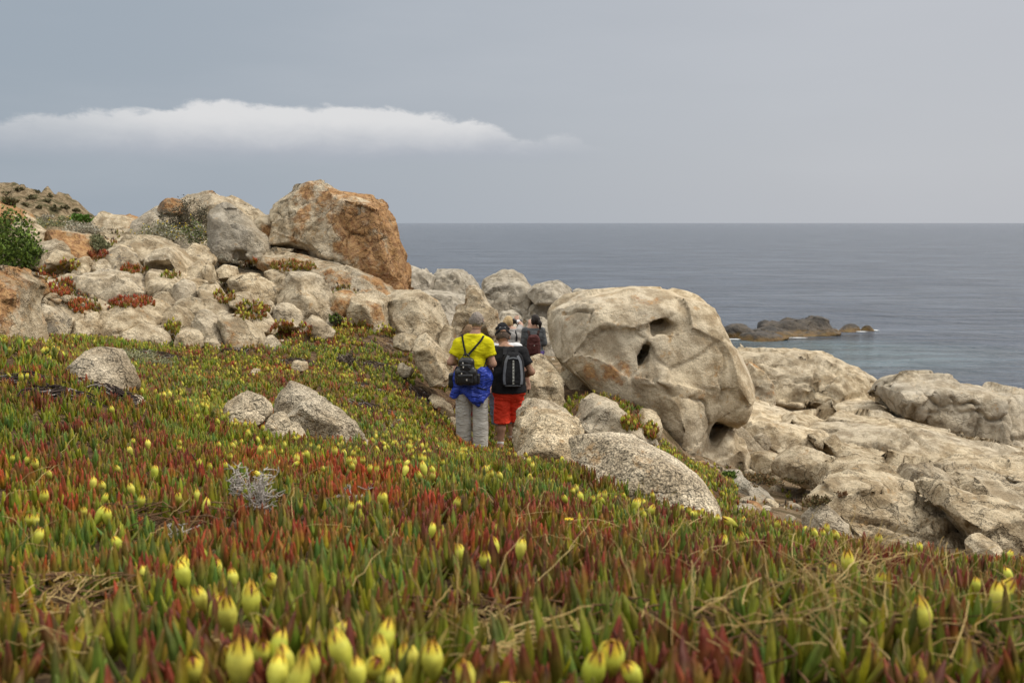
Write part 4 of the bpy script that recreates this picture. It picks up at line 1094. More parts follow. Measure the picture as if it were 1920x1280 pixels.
def leaf_mesh(base, az, tilt, L, Wd, curve, red, hot, tint, rings, rg):
    """three-edged finger leaves; base (n,3), one row per leaf"""
    n = len(base)
    s = np.array(rings)
    k = len(s)
    r = np.stack([np.cos(az), np.sin(az), np.zeros(n)], 1)
    t = np.stack([-np.sin(az), np.cos(az), np.zeros(n)], 1)
    hor = L[:, None] * (np.sin(tilt)[:, None] * s - curve[:, None] * s ** 2)
    ver = L[:, None] * np.cos(tilt)[:, None] * s
    cen = base[:, None, :] + r[:, None, :] * hor[..., None]
    cen[..., 2] += ver
    w = Wd[:, None] * np.minimum(1.0, 0.65 + 1.3 * s) * np.clip(1 - s ** 2.4, 0, 1) ** 0.85
    V = np.stack([cen - t[:, None] * w[..., None], cen + r[:, None] * (w * 1.15)[..., None], cen + t[:, None] * w[..., None]], 2)     # n,k,3,3
    tip = base + r * (L * (np.sin(tilt) - curve))[:, None]
    tip[:, 2] += L * np.cos(tilt)
    V = np.concatenate([V.reshape(n, k * 3, 3), tip[:, None]], 1)
    nv = k * 3 + 1
    m = np.clip(red[:, None] + 0.95 * (np.append(s, 1.0) - 0.50), 0, 1)                     # the tips redden first
    g = lerp(lerp(GREEN1, GREEN2, tint[:, None]), YGREEN, (0.75 * rg.random(n) ** 2)[:, None])
    rd = lerp(lerp(RED1, MAROON, rg.random(n)[:, None]), HOT, hot[:, None])
    C = lerp(g[:, None], rd[:, None], (m ** 1.2)[..., None])
    C = lerp(C, lerp(YGREEN, HOT, np.clip(red, 0, 1)[:, None] * 0.5)[:, None], (np.clip(0.35 - np.append(s, 1.0), 0, 1) * 1.1)[None, :, None])
    C = C * rg.uniform(0.70, 1.30, n)[:, None, None]
    cv = np.concatenate([np.repeat(C[:, :k], 3, 1), C[:, k:]], 1)
    q = []
    for a in range(k - 1):
        for i in range(3):
            j = (i + 1) % 3
            q.append([a * 3 + i, a * 3 + j, a * 3 + 3 + j, a * 3 + 3 + i])
    tr = [[(k - 1) * 3 + i, (k - 1) * 3 + (i + 1) % 3, k * 3] for i in range(3)]
    off = (np.arange(n) * nv)[:, None, None]
    Q = (np.array(q)[None] + off).reshape(-1, 4) if q else np.zeros((0, 4), int)
    T = (np.array(tr)[None] + off).reshape(-1, 3)
    return V.reshape(-1, 3), Q, T, cv.reshape(-1, 3)

def shoots(pos, nleaf, red, hot, tint, size, rings, rg, wide=1.0, spread=1.0):
    """opposite leaf pairs fanning from each growing point"""
    n = len(pos)
    rep = np.repeat(np.arange(n), nleaf)
    m = len(rep)
    kk = np.tile(np.arange(nleaf), n)
    az = (rg.random(n) * 6.28)[rep] + kk * math.pi + (kk // 2) * 1.25 + rg.normal(0, 0.3, m)
    tilt = np.clip(0.12 + 0.27 * (kk // 2) * spread + rg.normal(0, 0.15, m), 0.02, 1.25)
    L = size[rep] * rg.uniform(0.72, 1.15, m) * (1 - 0.06 * (kk // 2))
    Wd = wide * L * rg.uniform(0.100, 0.138, m)
    cur = np.sin(tilt) * rg.uniform(-0.05, 0.85, m)
    lean = rg.normal(0, 0.016, (n, 3)); lean[:, 2] = 0
    b = pos[rep] + lean[rep]
    b[:, 2] += rg.uniform(-0.012, 0.012, m)
    rr = red[rep] + rg.normal(0, 0.17, m)
    return leaf_mesh(b, az, tilt, L, Wd, cur, rr, np.clip(hot[rep], 0, 1), np.clip(tint[rep] + rg.normal(0, 0.15, m), 0, 1), rings, rg)

R_NEAR, R_MID, R_FAR = [0, .22, .48, .74, .92], [0, .45, .85], [0, .6]
BARE = []          # bald spots in the carpet, where litter and straw show
for px, py, r in ((150, 1175, .16), (70, 1130, .07), (915, 1205, .06), (930, 1245, .05), (330, 1003, .10), (245, 985, .08), (1590, 1110, .10), (1480, 1150, .07), (1200, 1190, .06), (560, 955, .09), (40, 720, .13), (110, 745, .13), (215, 745, .14), (560, 684, .30), (705, 690, .3), (690, 730, .35), (540, 690, .2), (785, 742, .3), (640, 775, .25), (690, 770, .3), (450, 660, .3), (300, 672, .35), (745, 655, .7), (420, 640, .35), (1440, 1245, .05), (1850, 1255, .06)):
    p = hit(px, py)
    BARE.append((p[0], p[1], r * (0.6 if p[1] < 3.5 else 0.85)))
BARE = np.array(BARE)
def carpet_points(d0, d1, dens, rg, margin=260):
    c = 1 / math.sqrt(dens)
    xmax = d1 * 0.75 + 1.6
    xs, ys = np.meshgrid(np.arange(-xmax, xmax, c), np.arange(d0, d1, c))
    x = xs.ravel() + rg.uniform(-.55, .55, xs.size) * c
    y = ys.ravel() + rg.uniform(-.55, .55, xs.size) * c
    k = (y > d0) & (y <= d1)
    x, y = x[k], y[k]
    z = ground_z(x, y)
    px, py, _ = to_px(np.stack([x, y, z], 1))
    mg = np.maximum(margin, FPX * 0.95 / np.maximum(y, .3)) if dens > 60 else margin
    k = (px > -mg) & (px < 1920 + mg) & in_carpet(x, y, z) & (py < 1700)
    x, y, z = x[k], y[k], z[k]
    keep = np.ones(len(x), bool)
    wob = 1 + 0.5 * noise2(x, y, 9.0, 4.0, 2)
    for bx, by, r in BARE:
        keep &= np.hypot(x - bx, y - by) > r * wob
    keep &= noise2(x, y, 2.6, 31.0, 3) > -0.86
    return np.stack([x[keep], y[keep], z[keep]], 1)
def drop_in_rock(P):
    ok = np.ones(len(P), bool)
    for i, p in enumerate(P):
        h = cast((p[0], p[1], p[2] + 2.5), (0, 0, -1), 6.0)
        if h is not None and h[2] != 'ground' and h[0][2] > p[2] + 0.03:
            ok[i] = False
    return P[ok]
def hues(P, rg):
    x, y = P[:, 0], P[:, 1]
    f = np.clip(1.5 / np.maximum(y, 1.2), 0.25, 1)
    a = noise2(x, y, 1.3, 3.0, 2) * 0.20 + noise2(x, y, 5.2, 8.0, 2) * 0.34
    red = np.interp(y, [2, 5], [0.31, 0.22]) + a*1.15 + rg.normal(0, 0.20, len(P))
    hot = np.clip(noise2(x, y, 0.9, 14.0, 3) * 0.9 + rg.normal(0, 0.2, len(P)) - 0.12, 0, 1) * 0.9
    tint = np.clip(0.5 + noise2(x, y, 2.1, 22.0, 2) * 0.8, 0, 1)
    return red, hot, tint

CARPET_ROOT = obj('ice_plant_carpet', None)
CARPET_ROOT['label'] = 'red and green ice plant carpet with yellow fruits covering the slope'
CARPET_ROOT['category'] = 'ice plant'
CARPET_ROOT['kind'] = 'stuff'

def build_carpet():
    rg = np.random.default_rng(5)
    parts = []
    Pn = carpet_points(0.55, 2.5, 430, rg)
    red, hot, tint = hues(Pn, rg)
    # the nearest shoots in view stand singly
    px, py, _ = to_px(Pn + np.array([0, 0, .04]))
    inv = (px > -30) & (px < 1950) & (py < 1330)
    order = np.argsort(np.where(inv, Pn[:, 1], 99))[:300]
    single = np.zeros(len(Pn), bool); single[order] = True
    variants = {}
    for h in range(6):
        for q in range(2):
            for v in range(4):
                V, Q, T, C = shoots(np.zeros((1, 3)), 7 if v % 2 else 8, np.array([0.02 + 0.19 * h]), np.array([0.45 * q]), np.array([rg.random()]), np.array([0.079]), R_NEAR, rg)
                m = mesh_np('shoot', V, [Q, T], True, C)
                m.materials.append(M_LEAF)
                variants[h, q, v] = m
    for i in order:
        h = int(np.clip((red[i] - 0.02) / 0.19 + 0.5, 0, 5))
        o = obj('shoot', variants[h, int(hot[i] > 0.25), int(rg.integers(4))], None, CARPET_ROOT)
        o.location = Pn[i]
        o.rotation_euler = (rg.normal(0, 0.14), rg.normal(0, 0.14), rg.uniform(0, 6.28))
        o.scale = (rg.uniform(.9, 1.15),) * 2 + (rg.uniform(.8, 1.2),)
    k = ~single
    inf = (px > -120) & (px < 2040) & (py < 1400)
    for kk_, R_ in ((k & inf, R_NEAR), (k & ~inf, R_FAR)):
        parts.append(shoots(Pn[kk_], 7, red[kk_], hot[kk_], tint[kk_], rg.uniform(.062, .092, kk_.sum()), R_, rg))
    Pm = drop_in_rock(carpet_points(2.5, 6.6, 270, rg))
    red, hot, tint = hues(Pm, rg)
    parts.append(shoots(Pm, 6, red, hot, tint, rg.uniform(.062, .092, len(Pm)), R_MID, rg, 1.12))
    Pf = drop_in_rock(carpet_points(6.6, 20.5, 84, rg, 120))
    red, hot, tint = hues(Pf, rg)
    parts.append(shoots(Pf, 6, red, hot, tint, rg.uniform(.085, .125, len(Pf)), R_FAR, rg, 1.5, 1.3))
    V, Q, T, C, o_ = [], [], [], [], 0
    for a, b, c, e in parts:
        V.append(a); Q.append(b + o_); T.append(c + o_); C.append(e)
        o_ += len(a)
    m = mesh_np('leaves', np.concatenate(V), [np.concatenate(Q), np.concatenate(T)], True, np.concatenate(C))
    obj('leaves', m, M_LEAF, CARPET_ROOT, kind='stuff')
    return Pf
PF = build_carpet()

# fruits: fleshy yellow-green capsules under a crown of closed sepals
def fruit_geo(rg, lod=0, ripe=0.5):
    seg = 10 if lod == 0 else 5
    pr = [(0.0, .24), (.14, .50), (.34, .82), (.57, 1.0), (.76, .90)] if lod == 0 else [(0.0, .35), (.45, 1.0), (.75, .85)]
    H, R = .041, .0128
    V, C, Q, T = [], [], [], []
    lowc = np.array([.30, .35, .040]); body = lerp(np.array([.43, .46, .050]), np.array([.56, .51, .085]), ripe); sep = np.array([.70, .54, .050]); tipc = np.array([.42, .12, .035]); inner = np.array([.15, .028, .02])
    for s, r in pr:
        for i in range(seg):
            a = 2 * math.pi * i / seg
            rr = r * R * (1 + 0.07 * math.cos(5 * a))
            V.append((rr * math.cos(a), rr * math.sin(a), s * H))
            C.append(lerp(lowc, body, min(1, s * 2.2)))
    nr = len(pr)
    for k in range(nr - 1):
        for i in range(seg):
            j = (i + 1) % seg
            Q.append((k * seg + i, k * seg + j, (k + 1) * seg + j, (k + 1) * seg + i))
    b = (nr - 1) * seg
    ns = 5
    for i in range(ns):
        a0 = 2 * math.pi * i / ns
        ln = rg.uniform(1.06, 1.27)
        op = rg.uniform(-.18, .16)
        if lod == 0:
            i0, i1, i2 = b + (2 * i - 1) % seg, b + 2 * i, b + (2 * i + 1) % seg
            o = len(V)
            for da, rr, zz, cc in ((-.42, .64, .95, sep), (0, .74, .95, sep), (.42, .64, .95, sep), (0, .28 + op, ln, tipc)):
                V.append((rr * R * math.cos(a0 + da), rr * R * math.sin(a0 + da), zz * H)); C.append(cc)
            Q += [(i0, i1, o + 1, o), (i1, i2, o + 2, o + 1)]
            T += [(o, o + 1, o + 3), (o + 1, o + 2, o + 3)]
        else:
            o = len(V)
            V.append(((.3 + op) * R * math.cos(a0 + .6), (.3 + op) * R * math.sin(a0 + .6), ln * H)); C.append(lerp(sep, tipc, .5))
            T.append((b + i, b + (i + 1) % seg, o))
    o = len(V)
    V.append((0, 0, 1.02 * H)); C.append(inner)
    if lod == 0:
        ring = []
        for i in range(seg):
            a = 2 * math.pi * i / seg
            V.append((.62 * R * math.cos(a), .62 * R * math.sin(a), .80 * H)); C.append(inner)
        for i in range(seg):
            T.append((o + 1 + i, o + 1 + (i + 1) % seg, o))
            Q.append((b + i, b + (i + 1) % seg, o + 1 + (i + 1) % seg, o + 1 + i))
    return np.array(V), np.array(Q), np.array(T), np.array(C)

NEAR_FRUIT = [(370, 1248, 1.1), (450, 1250, 1.1), (455, 1212, 1), (487, 1210, 1), (515, 1215, .95), (545, 1228, .9), (575, 1240, 1.1), (515, 1258, 1.05), (545, 1272, 1), (650, 1225, 1), (672, 1252, .9), (692, 1232, .9), (714, 1198, 1.05), (715, 1226, 1), (775, 1222, 1), (811, 1232, 1.05), (880, 1262, .9), (936, 1266, .95), (740, 1268, .8),
              (465, 1115, 1), (470, 1134, 1.1), (385, 1120, .9), (395, 1140, .95), (430, 1152, 1), (275, 1068, .9), (335, 1062, 1), (350, 1078, 1.15), (405, 1062, 1), (438, 1076, .85), (520, 1082, 1), (230, 1017, .9), (82, 930, 1.1), (172, 905, .9), (195, 907, 1), (190, 932, .9), (250, 915, .9), (262, 936, 1.1), (333, 930, 1), (370, 926, .9), (382, 946, 1), (55, 970, 1), (70, 974, .9), (158, 952, .8), (178, 965, 1.1), (200, 966, .9),
              (870, 1036, .9), (910, 1046, 1), (928, 1026, 1), (808, 990, .8), (850, 940, .9), (700, 902, .8), (655, 946, .8), (1390, 1004, 1.2), (1355, 1012, 1), (1590, 1058, 1.1), (1645, 1082, .9), (1735, 1156, 1.1), (1860, 1110, 1.1), (1876, 1132, 1.1), (1896, 1076, 1), (1140, 1230, 1.2), (1106, 1252, 1.1), (1490, 986, 1), (95, 885, .8), (45, 860, .8), (20, 856, .8), (1560, 1062, .8), (1200, 1250, .8), (620, 1175, .8), (1830, 1090, .8), (1480, 985, .9)]
def build_fruits():
    rg = np.random.default_rng(12)
    P, S = [], []
    for px, py, s in NEAR_FRUIT:
        p = hit(px, py, 0.075, 0.8)
        P.append((p[0], p[1], p[2] - 0.024)); S.append(s * rg.uniform(.78, 1.0))
    for d0, d1, dens in ((1.0, 3.2, 2.2), (3.2, 6.6, 27), (6.6, 20.5, 34)):
        Q = drop_in_rock(carpet_points(d0, d1, dens, rg, 60))
        cl = noise2(Q[:, 0], Q[:, 1], 1.1, 41.0, 2)
        px, py, _ = to_px(Q)
        p_ = np.clip(0.55 + 0.8 * cl, 0.03, 1.0)
        if d0 > 3:
            p_ = np.where(px < 330, p_ * 0.75, p_)
            p_ = np.where((px > 1350) & (d0 < 6), p_ * 0.35, p_)
        Q = Q[rg.random(len(Q)) < p_]
        for q in Q:
            P.append((q[0], q[1], q[2] + rg.uniform(.045, .075))); S.append(rg.uniform(.65, 1.1) * (1.0 if d0 < 6 else 1.12))
    P, S = np.array(P), np.array(S)
    # two or three often sit together
    ex = (rg.random(len(P)) < 0.28) & (np.arange(len(P)) >= len(NEAR_FRUIT))
    P2 = P[ex] + np.stack([rg.normal(0, .028, ex.sum()), rg.normal(0, .028, ex.sum()), rg.normal(0, .01, ex.sum())], 1)
    P = np.concatenate([P, P2]); S = np.concatenate([S, S[ex] * .9])
    px, py, _ = to_px(P)
    inv = (px > -20) & (px < 1940) & (py < 1310)
    order = np.argsort(np.where(inv, P[:, 1] / S, 99))
    var = []
    for v in range(10):
        V, Q, T, C = fruit_geo(rg, 0, rg.random())
        m = mesh_np('fruit', V, [Q, T], True, C * rg.uniform(.85, 1.15))
        m.materials.append(M_FRUIT)
        var.append(m)
    for i in order[:300]:
        o = obj('fruit', var[int(rg.integers(10))], None, CARPET_ROOT)
        o.location = P[i]
        o.rotation_euler = (rg.normal(0, .30), rg.normal(0, .30), rg.uniform(0, 6.28))
        o.scale = (S[i], S[i], S[i] * rg.uniform(.95, 1.2))
    rest = order[300:]
    g = [fruit_geo(rg, 1, rg.random()) for _ in range(6)]
    Va, Qa, Ta, Ca, o_ = [], [], [], [], 0
    for i in rest:
        V, Q, T, C = g[int(rg.integers(6))]
        tx, ty = rg.normal(0, .2, 2)
        v = V * S[i]
        v = v + np.outer(v[:, 2], [tx, ty, 0]) + P[i]
        Va.append(v); Qa.append(Q + o_); Ta.append(T + o_); Ca.append(C * rg.uniform(.8, 1.2)); o_ += len(V)
    obj('fruits', mesh_np('fruits', np.concatenate(Va), [np.concatenate(Qa), np.concatenate(Ta)], True, np.concatenate(Ca)), M_FRUIT, CARPET_ROOT, kind='stuff')
build_fruits()

# ---- thin curved stems (straw, twigs, dead runners)
def tubes(paths, radii, cols, sides=3):
    V, Q, C, o = [], [], [], 0
    for P, r, c in zip(paths, radii, cols):
        P = np.asarray(P); k = len(P)
        t = np.gradient(P, axis=0)
        t /= np.maximum(np.linalg.norm(t, axis=1, keepdims=True), 1e-9)
        ref = np.where(np.abs(t[:, 2:3]) > .9, np.array([[1., 0, 0]]), np.array([[0, 0, 1.]]))
        a = np.cross(t, ref); a /= np.maximum(np.linalg.norm(a, axis=1, keepdims=True), 1e-9)
        b = np.cross(t, a)
        ang = np.arange(sides) * 2 * math.pi / sides
        rr = np.broadcast_to(np.asarray(r, float), (k,))
        v = P[:, None] + (a[:, None] * np.cos(ang)[None, :, None] + b[:, None] * np.sin(ang)[None, :, None]) * rr[:, None, None]
        V.append(v.reshape(-1, 3))
        for i in range(k - 1):
            for j in range(sides):
                j2 = (j + 1) % sides
                Q.append((o + i * sides + j, o + (i + 1) * sides + j, o + (i + 1) * sides + j2, o + i * sides + j2))
        c = np.asarray(c)
        C.append(np.broadcast_to(c, (k * sides, 3)) if c.ndim == 1 else np.repeat(c, sides, 0))
        o += k * sides
    return np.concatenate(V), np.array(Q), np.concatenate(C)

def build_straw():
    rg = np.random.default_rng(3)
    P, R, C = [], [], []
    spots = [(rg.uniform(1280, 1960), rg.uniform(985, 1290)) for _ in range(170)] + [(rg.normal(1590, 50), rg.normal(1095, 28)) for _ in range(80)] + [(rg.uniform(640, 1300), rg.uniform(880, 1270)) for _ in range(50)] + [(rg.uniform(0, 640), rg.uniform(860, 1280)) for _ in range(30)] + \
            [(rg.normal(130, 45), rg.normal(1165, 40)) for _ in range(70)] + [(rg.normal(918, 22), rg.normal(1215, 28)) for _ in range(60)] + [(rg.uniform(950, 1320), rg.uniform(955, 1060)) for _ in range(45)]
    for px, py in spots:
        p = hit(px, py, 0.03)
        low = (px < 260 and 1080 < py < 1250) or (860 < px < 980 and 1150 < py)
        L = rg.uniform(.05, .16) * (0.7 if low else 1.0)
        a = rg.uniform(0, 6.28)
        up = rg.uniform(.1, .5) if low else rg.uniform(.35, 1.3)
        d = np.array([math.cos(a) * math.cos(up), math.sin(a) * math.cos(up), math.sin(up)])
        s = np.linspace(0, 1, 7)[:, None]
        side = np.array([-d[1], d[0], 0]) * rg.normal(0, .5)
        Q = p + np.array([0, 0, .02 if low else .03]) + d * L * s + (side * .5 - np.array([0, 0, rg.uniform(.1, .5)])) * L * s ** 2
        Q += rg.normal(0, .0016, Q.shape)
        P.append(Q); R.append(np.linspace(.0009, .0006, 7) * rg.uniform(.7, 1.5))
        C.append(lerp(np.array([.36, .235, .085]), np.array([.56, .42, .19]), rg.random()))
    V, Q, C = tubes(P, R, C)
    obj('dry_grass', mesh_np('dry_grass', V, Q, True, C), M_DRY, kind='stuff', label='straw-coloured dead grass stems tangled among the foreground ice plants', category='grass')
build_straw()

def build_dead():
    """dead runners: dark brown tangles in the bald spots"""
    rg = np.random.default_rng(8)
    P, R, C = [], [], []
    def tangle(cx, cy, r, n, col, rad, lift=.02):
        for _ in range(n):
            a = rg.uniform(0, 6.28); q = r * math.sqrt(rg.random())
            x, y = cx + q * math.cos(a), cy + q * math.sin(a)
            b = rg.uniform(0, 6.28); L = rg.uniform(.06, .2)
            s = np.linspace(0, 1, 5)
            X = x + L * s * math.cos(b) + rg.normal(0, .012, 5); Y = y + L * s * math.sin(b) + rg.normal(0, .012, 5)
            Z = ground_z(X, Y) + lift * rg.uniform(.2, 2.2) + .03 * np.sin(s * 3.1) * rg.random()
            P.append(np.stack([X, Y, Z], 1)); R.append(rad * rg.uniform(.6, 1.4)); C.append(col * rg.uniform(.6, 1.5))
    dark, grey = np.array([.055, .040, .034]), np.array([.30, .27, .24])
    for i, (bx, by, r) in enumerate(BARE):
        n = int(26 + 200 * r)
        tangle(bx, by, r * 1.1, n, dark if by > 4 else np.array([.13, .075, .04]), .004 if by > 4 else .0016)
        tangle(bx, by, r, n // 5 if by > 4 else 0, grey, .0035)
    V, Q, C = tubes(P, R, C)
    obj('dead_stems', mesh_np('dead_stems', V, Q, True, C), M_DRY, kind='stuff', label='dark dead ice plant runners tangled in the bald spots', category='dead stems')
build_dead()

def twiggy(name, label, px, py, w, h, n, col, seed, group=None):
    rg = np.random.default_rng(seed)
    p = hit(px, py, .0)
    P, R, C = [], [], []
    for _ in range(n):
        a = rg.uniform(0, 6.28); sp = rg.uniform(0, 1)
        d = np.array([math.cos(a) * sp * w, math.sin(a) * sp * w, h * rg.uniform(.6, 1.15)])
        s = np.linspace(0, 1, 6)[:, None]
        Q = p + d * s + rg.normal(0, .004, (6, 3)) * s * 3 + np.array([0, 0, .01])
        P.append(Q); R.append(np.linspace(.0024, .0012, 6)); C.append(col * rg.uniform(.8, 1.15))
        for _k in range(7):
            i = rg.integers(2, 6)
            e = rg.normal(0, 1, 3); e[2] = abs(e[2]) * .8; e /= np.linalg.norm(e)
            L = rg.uniform(.12, .3) * h
            s4 = np.linspace(0, 1, 4)[:, None]
            P.append(Q[i] + e * L * s4 + rg.normal(0, .002, (4, 3))); R.append(np.linspace(.0016, .0011, 4)); C.append(col * rg.uniform(.8, 1.15))
    V, Q, C = tubes(P, R, C)
    o = obj(name, mesh_np(name, V, Q, True, C), M_DRY, label=label, category='dead shrub')
    if group:
        o['group'] = group
PALE = np.array([.52, .47, .42])
twiggy('dead_shrub', 'larger bleached twiggy dead shrub in the foreground ice plants', 492, 985, .05, .12, 26, PALE, 1)
twiggy('dead_shrub', 'smaller bleached twiggy dead shrub left of the larger one', 448, 945, .035, .10, 16, PALE, 2)
twiggy('dead_twig', 'pale forked dead twig under a yellow fruit in the foreground', 672, 962, .05, .07, 4, PALE, 4)
twiggy('dead_twig', 'knot of grey dead twigs in the bald spot by the foreground fruits', 335, 1040, .06, .05, 7, PALE * .8, 6)
twiggy('dead_twig', 'thin grey dead twigs beside the long undercut rock', 745, 812, .10, .14, 6, PALE * .7, 9)

# one small yellow flower
def build_flower():
    p = hit(1064, 985, .07)
    rg = np.random.default_rng(1)
    root = obj('yellow_flower', None, label='single small yellow daisy above the foreground ice plants', category='flower')
    root.location = p - np.array([0, 0, .05])
    V, Q, C = tubes([np.stack([np.linspace(0, .004, 5), np.zeros(5), np.linspace(-.03, .065, 5)], 1)], [.0012], [np.array([.15, .2, .05])], 5)
    obj('stem', mesh_np('stem', V, Q, True, C), M_SHRUB, root)
    V, F, C = [], [], []
    for k in range(16):
        a = k * 6.283 / 16; o = len(V)
        for r, w, z in ((.002, .001, 0), (.007, .0022, .0015), (.0115, .001, .0022)):
            for sgn in (-1, 1):
                V.append((.004 + r * math.cos(a) - sgn * w * math.sin(a), r * math.sin(a) + sgn * w * math.cos(a), .066 + z)); C.append((.75, .55, .02))
        F += [(o, o + 1, o + 3, o + 2), (o + 2, o + 3, o + 5, o + 4)]
    obj('petals', mesh_np('petals', np.array(V), np.array(F), True, np.array(C)), M_SHRUB, root)
    V = [(.004, 0, .0695)] + [(.004 + .004 * math.cos(i * .785), .004 * math.sin(i * .785), .067) for i in range(8)]
    obj('disc', mesh_np('disc', np.array(V), np.array([(0, 1 + i, 1 + (i + 1) % 8) for i in range(8)]), True, np.array([(.6, .33, .02)] * 9)), M_SHRUB, root)
build_flower()

# ---- clumps of ice plant in pockets of the rocks
def clump(label, cx, cy, rx, ry, n, red, hot, fruits=0, seed=0, size=.09):
    rg = np.random.default_rng(seed + int(cx * 13 + cy))
    pos = []
    for _ in range(n * 3):
        a = rg.uniform(0, 6.28); r = math.sqrt(rg.random())
        h = seen(cx + rx * r * math.cos(a), cy + ry * r * math.sin(a))
        if h is None or h[2] == 'sea':
            continue
        pos.append(h[0])
        if len(pos) >= n:
            break
    if len(pos) < 3:
        return
    pos = np.array(pos)
    md = np.median(pos[:, 1]); pos = pos[np.abs(pos[:, 1] - md) < 1.6]
    c = pos.mean(0); c[2] = pos[:, 2].min()
    k = len(pos)
    V, Q, T, C = shoots(pos - c - np.array([0, 0, .01]), 7, red + rg.normal(0, .22, k), np.clip(hot + rg.normal(0, .2, k), 0, 1), rg.random(k), rg.uniform(.8, 1.25, k) * size, R_FAR, rg, 1.25, 1.4)
    root = obj('ice_plant_clump', None, label=label, category='ice plant', group='ice plant clumps among the rocks')
    root.location = c
    obj('leaves', mesh_np('leaves', V, [Q, T], True, C), M_LEAF, root, kind='stuff')
    if fruits:
        Va, Qa, Ta, Ca, o_ = [], [], [], [], 0
        for i in rg.integers(0, k, fruits):
            V, Q, T, C = fruit_geo(rg, 1, rg.random())
            v = V * rg.uniform(1.1, 1.6)
            Va.append(v + pos[i] - c + np.array([rg.normal(0, .03), 0, size * .65])); Qa.append(Q + o_); Ta.append(T + o_); Ca.append(C); o_ += len(V)
        obj('fruits', mesh_np('fruits', np.concatenate(Va), [np.concatenate(Qa), np.concatenate(Ta)], True, np.concatenate(Ca)), M_FRUIT, root, kind='stuff')
clump('red and green ice plant clump in front of the rough grey-brown hump', 252, 505, 26, 8, 70, .65, .5)
clump('dark red ice plant clump above the low flat rock', 183, 478, 18, 9, 50, .95, .2)
clump('fruiting ice plant clump at the foot of the bright white boulder', 128, 500, 22, 9, 60, .5, .4, 8)
clump('red ice plant clump under the green bush at the left', 88, 513, 20, 12, 70, .6, .5, 8)
clump('deep red ice plant clump left of the loaf-shaped boulder', 118, 540, 24, 16, 90, .75, .5, 4)
clump('red ice plant clump left of the slab crowned with red', 150, 574, 24, 12, 80, .7, .55)
clump('red ice plant clump crowning the big pale slab', 250, 568, 46, 9, 110, .85, .45)
clump('green fruiting clump in the notch right of the big pale slab', 326, 616, 15, 11, 45, .3, .2, 8)
clump('small green clump below the hollowed dome cave', 318, 517, 15, 6, 30, .25, .1, 2)
clump('row of green and red ice plants on the shelf under the rust crag', 548, 500, 46, 10, 130, .5, .2)
clump('thin red clump at the foot of the triangular boulder', 470, 492, 14, 6, 30, .7, .5)
clump('green clump beside the large tilted pale slab', 420, 556, 20, 14, 70, .5, .3, 6)
clump('fruiting clump running down right of the tilted slab', 472, 584, 34, 17, 130, .5, .3, 26)
clump('red fruiting clump below the pale stone mid slope', 545, 622, 40, 15, 140, .7, .4, 24)
clump('bright fruiting clump at the foot of the split boulder', 664, 616, 36, 13, 130, .45, .3, 34)
clump('fruiting clump at the right foot of the split boulder', 722, 624, 16, 9, 50, .5, .2, 14)
clump('fruiting clump on the low pale rock below the huge boulder', 1184, 796, 18, 11, 50, .45, .4, 12)
clump('small clump in the cleft by the jagged rock', 1220, 812, 11, 15, 40, .4, .3, 8)
clump('low green clump at the foot of the huge boulder', 1318, 884, 26, 9, 70, .3, .1, 8)

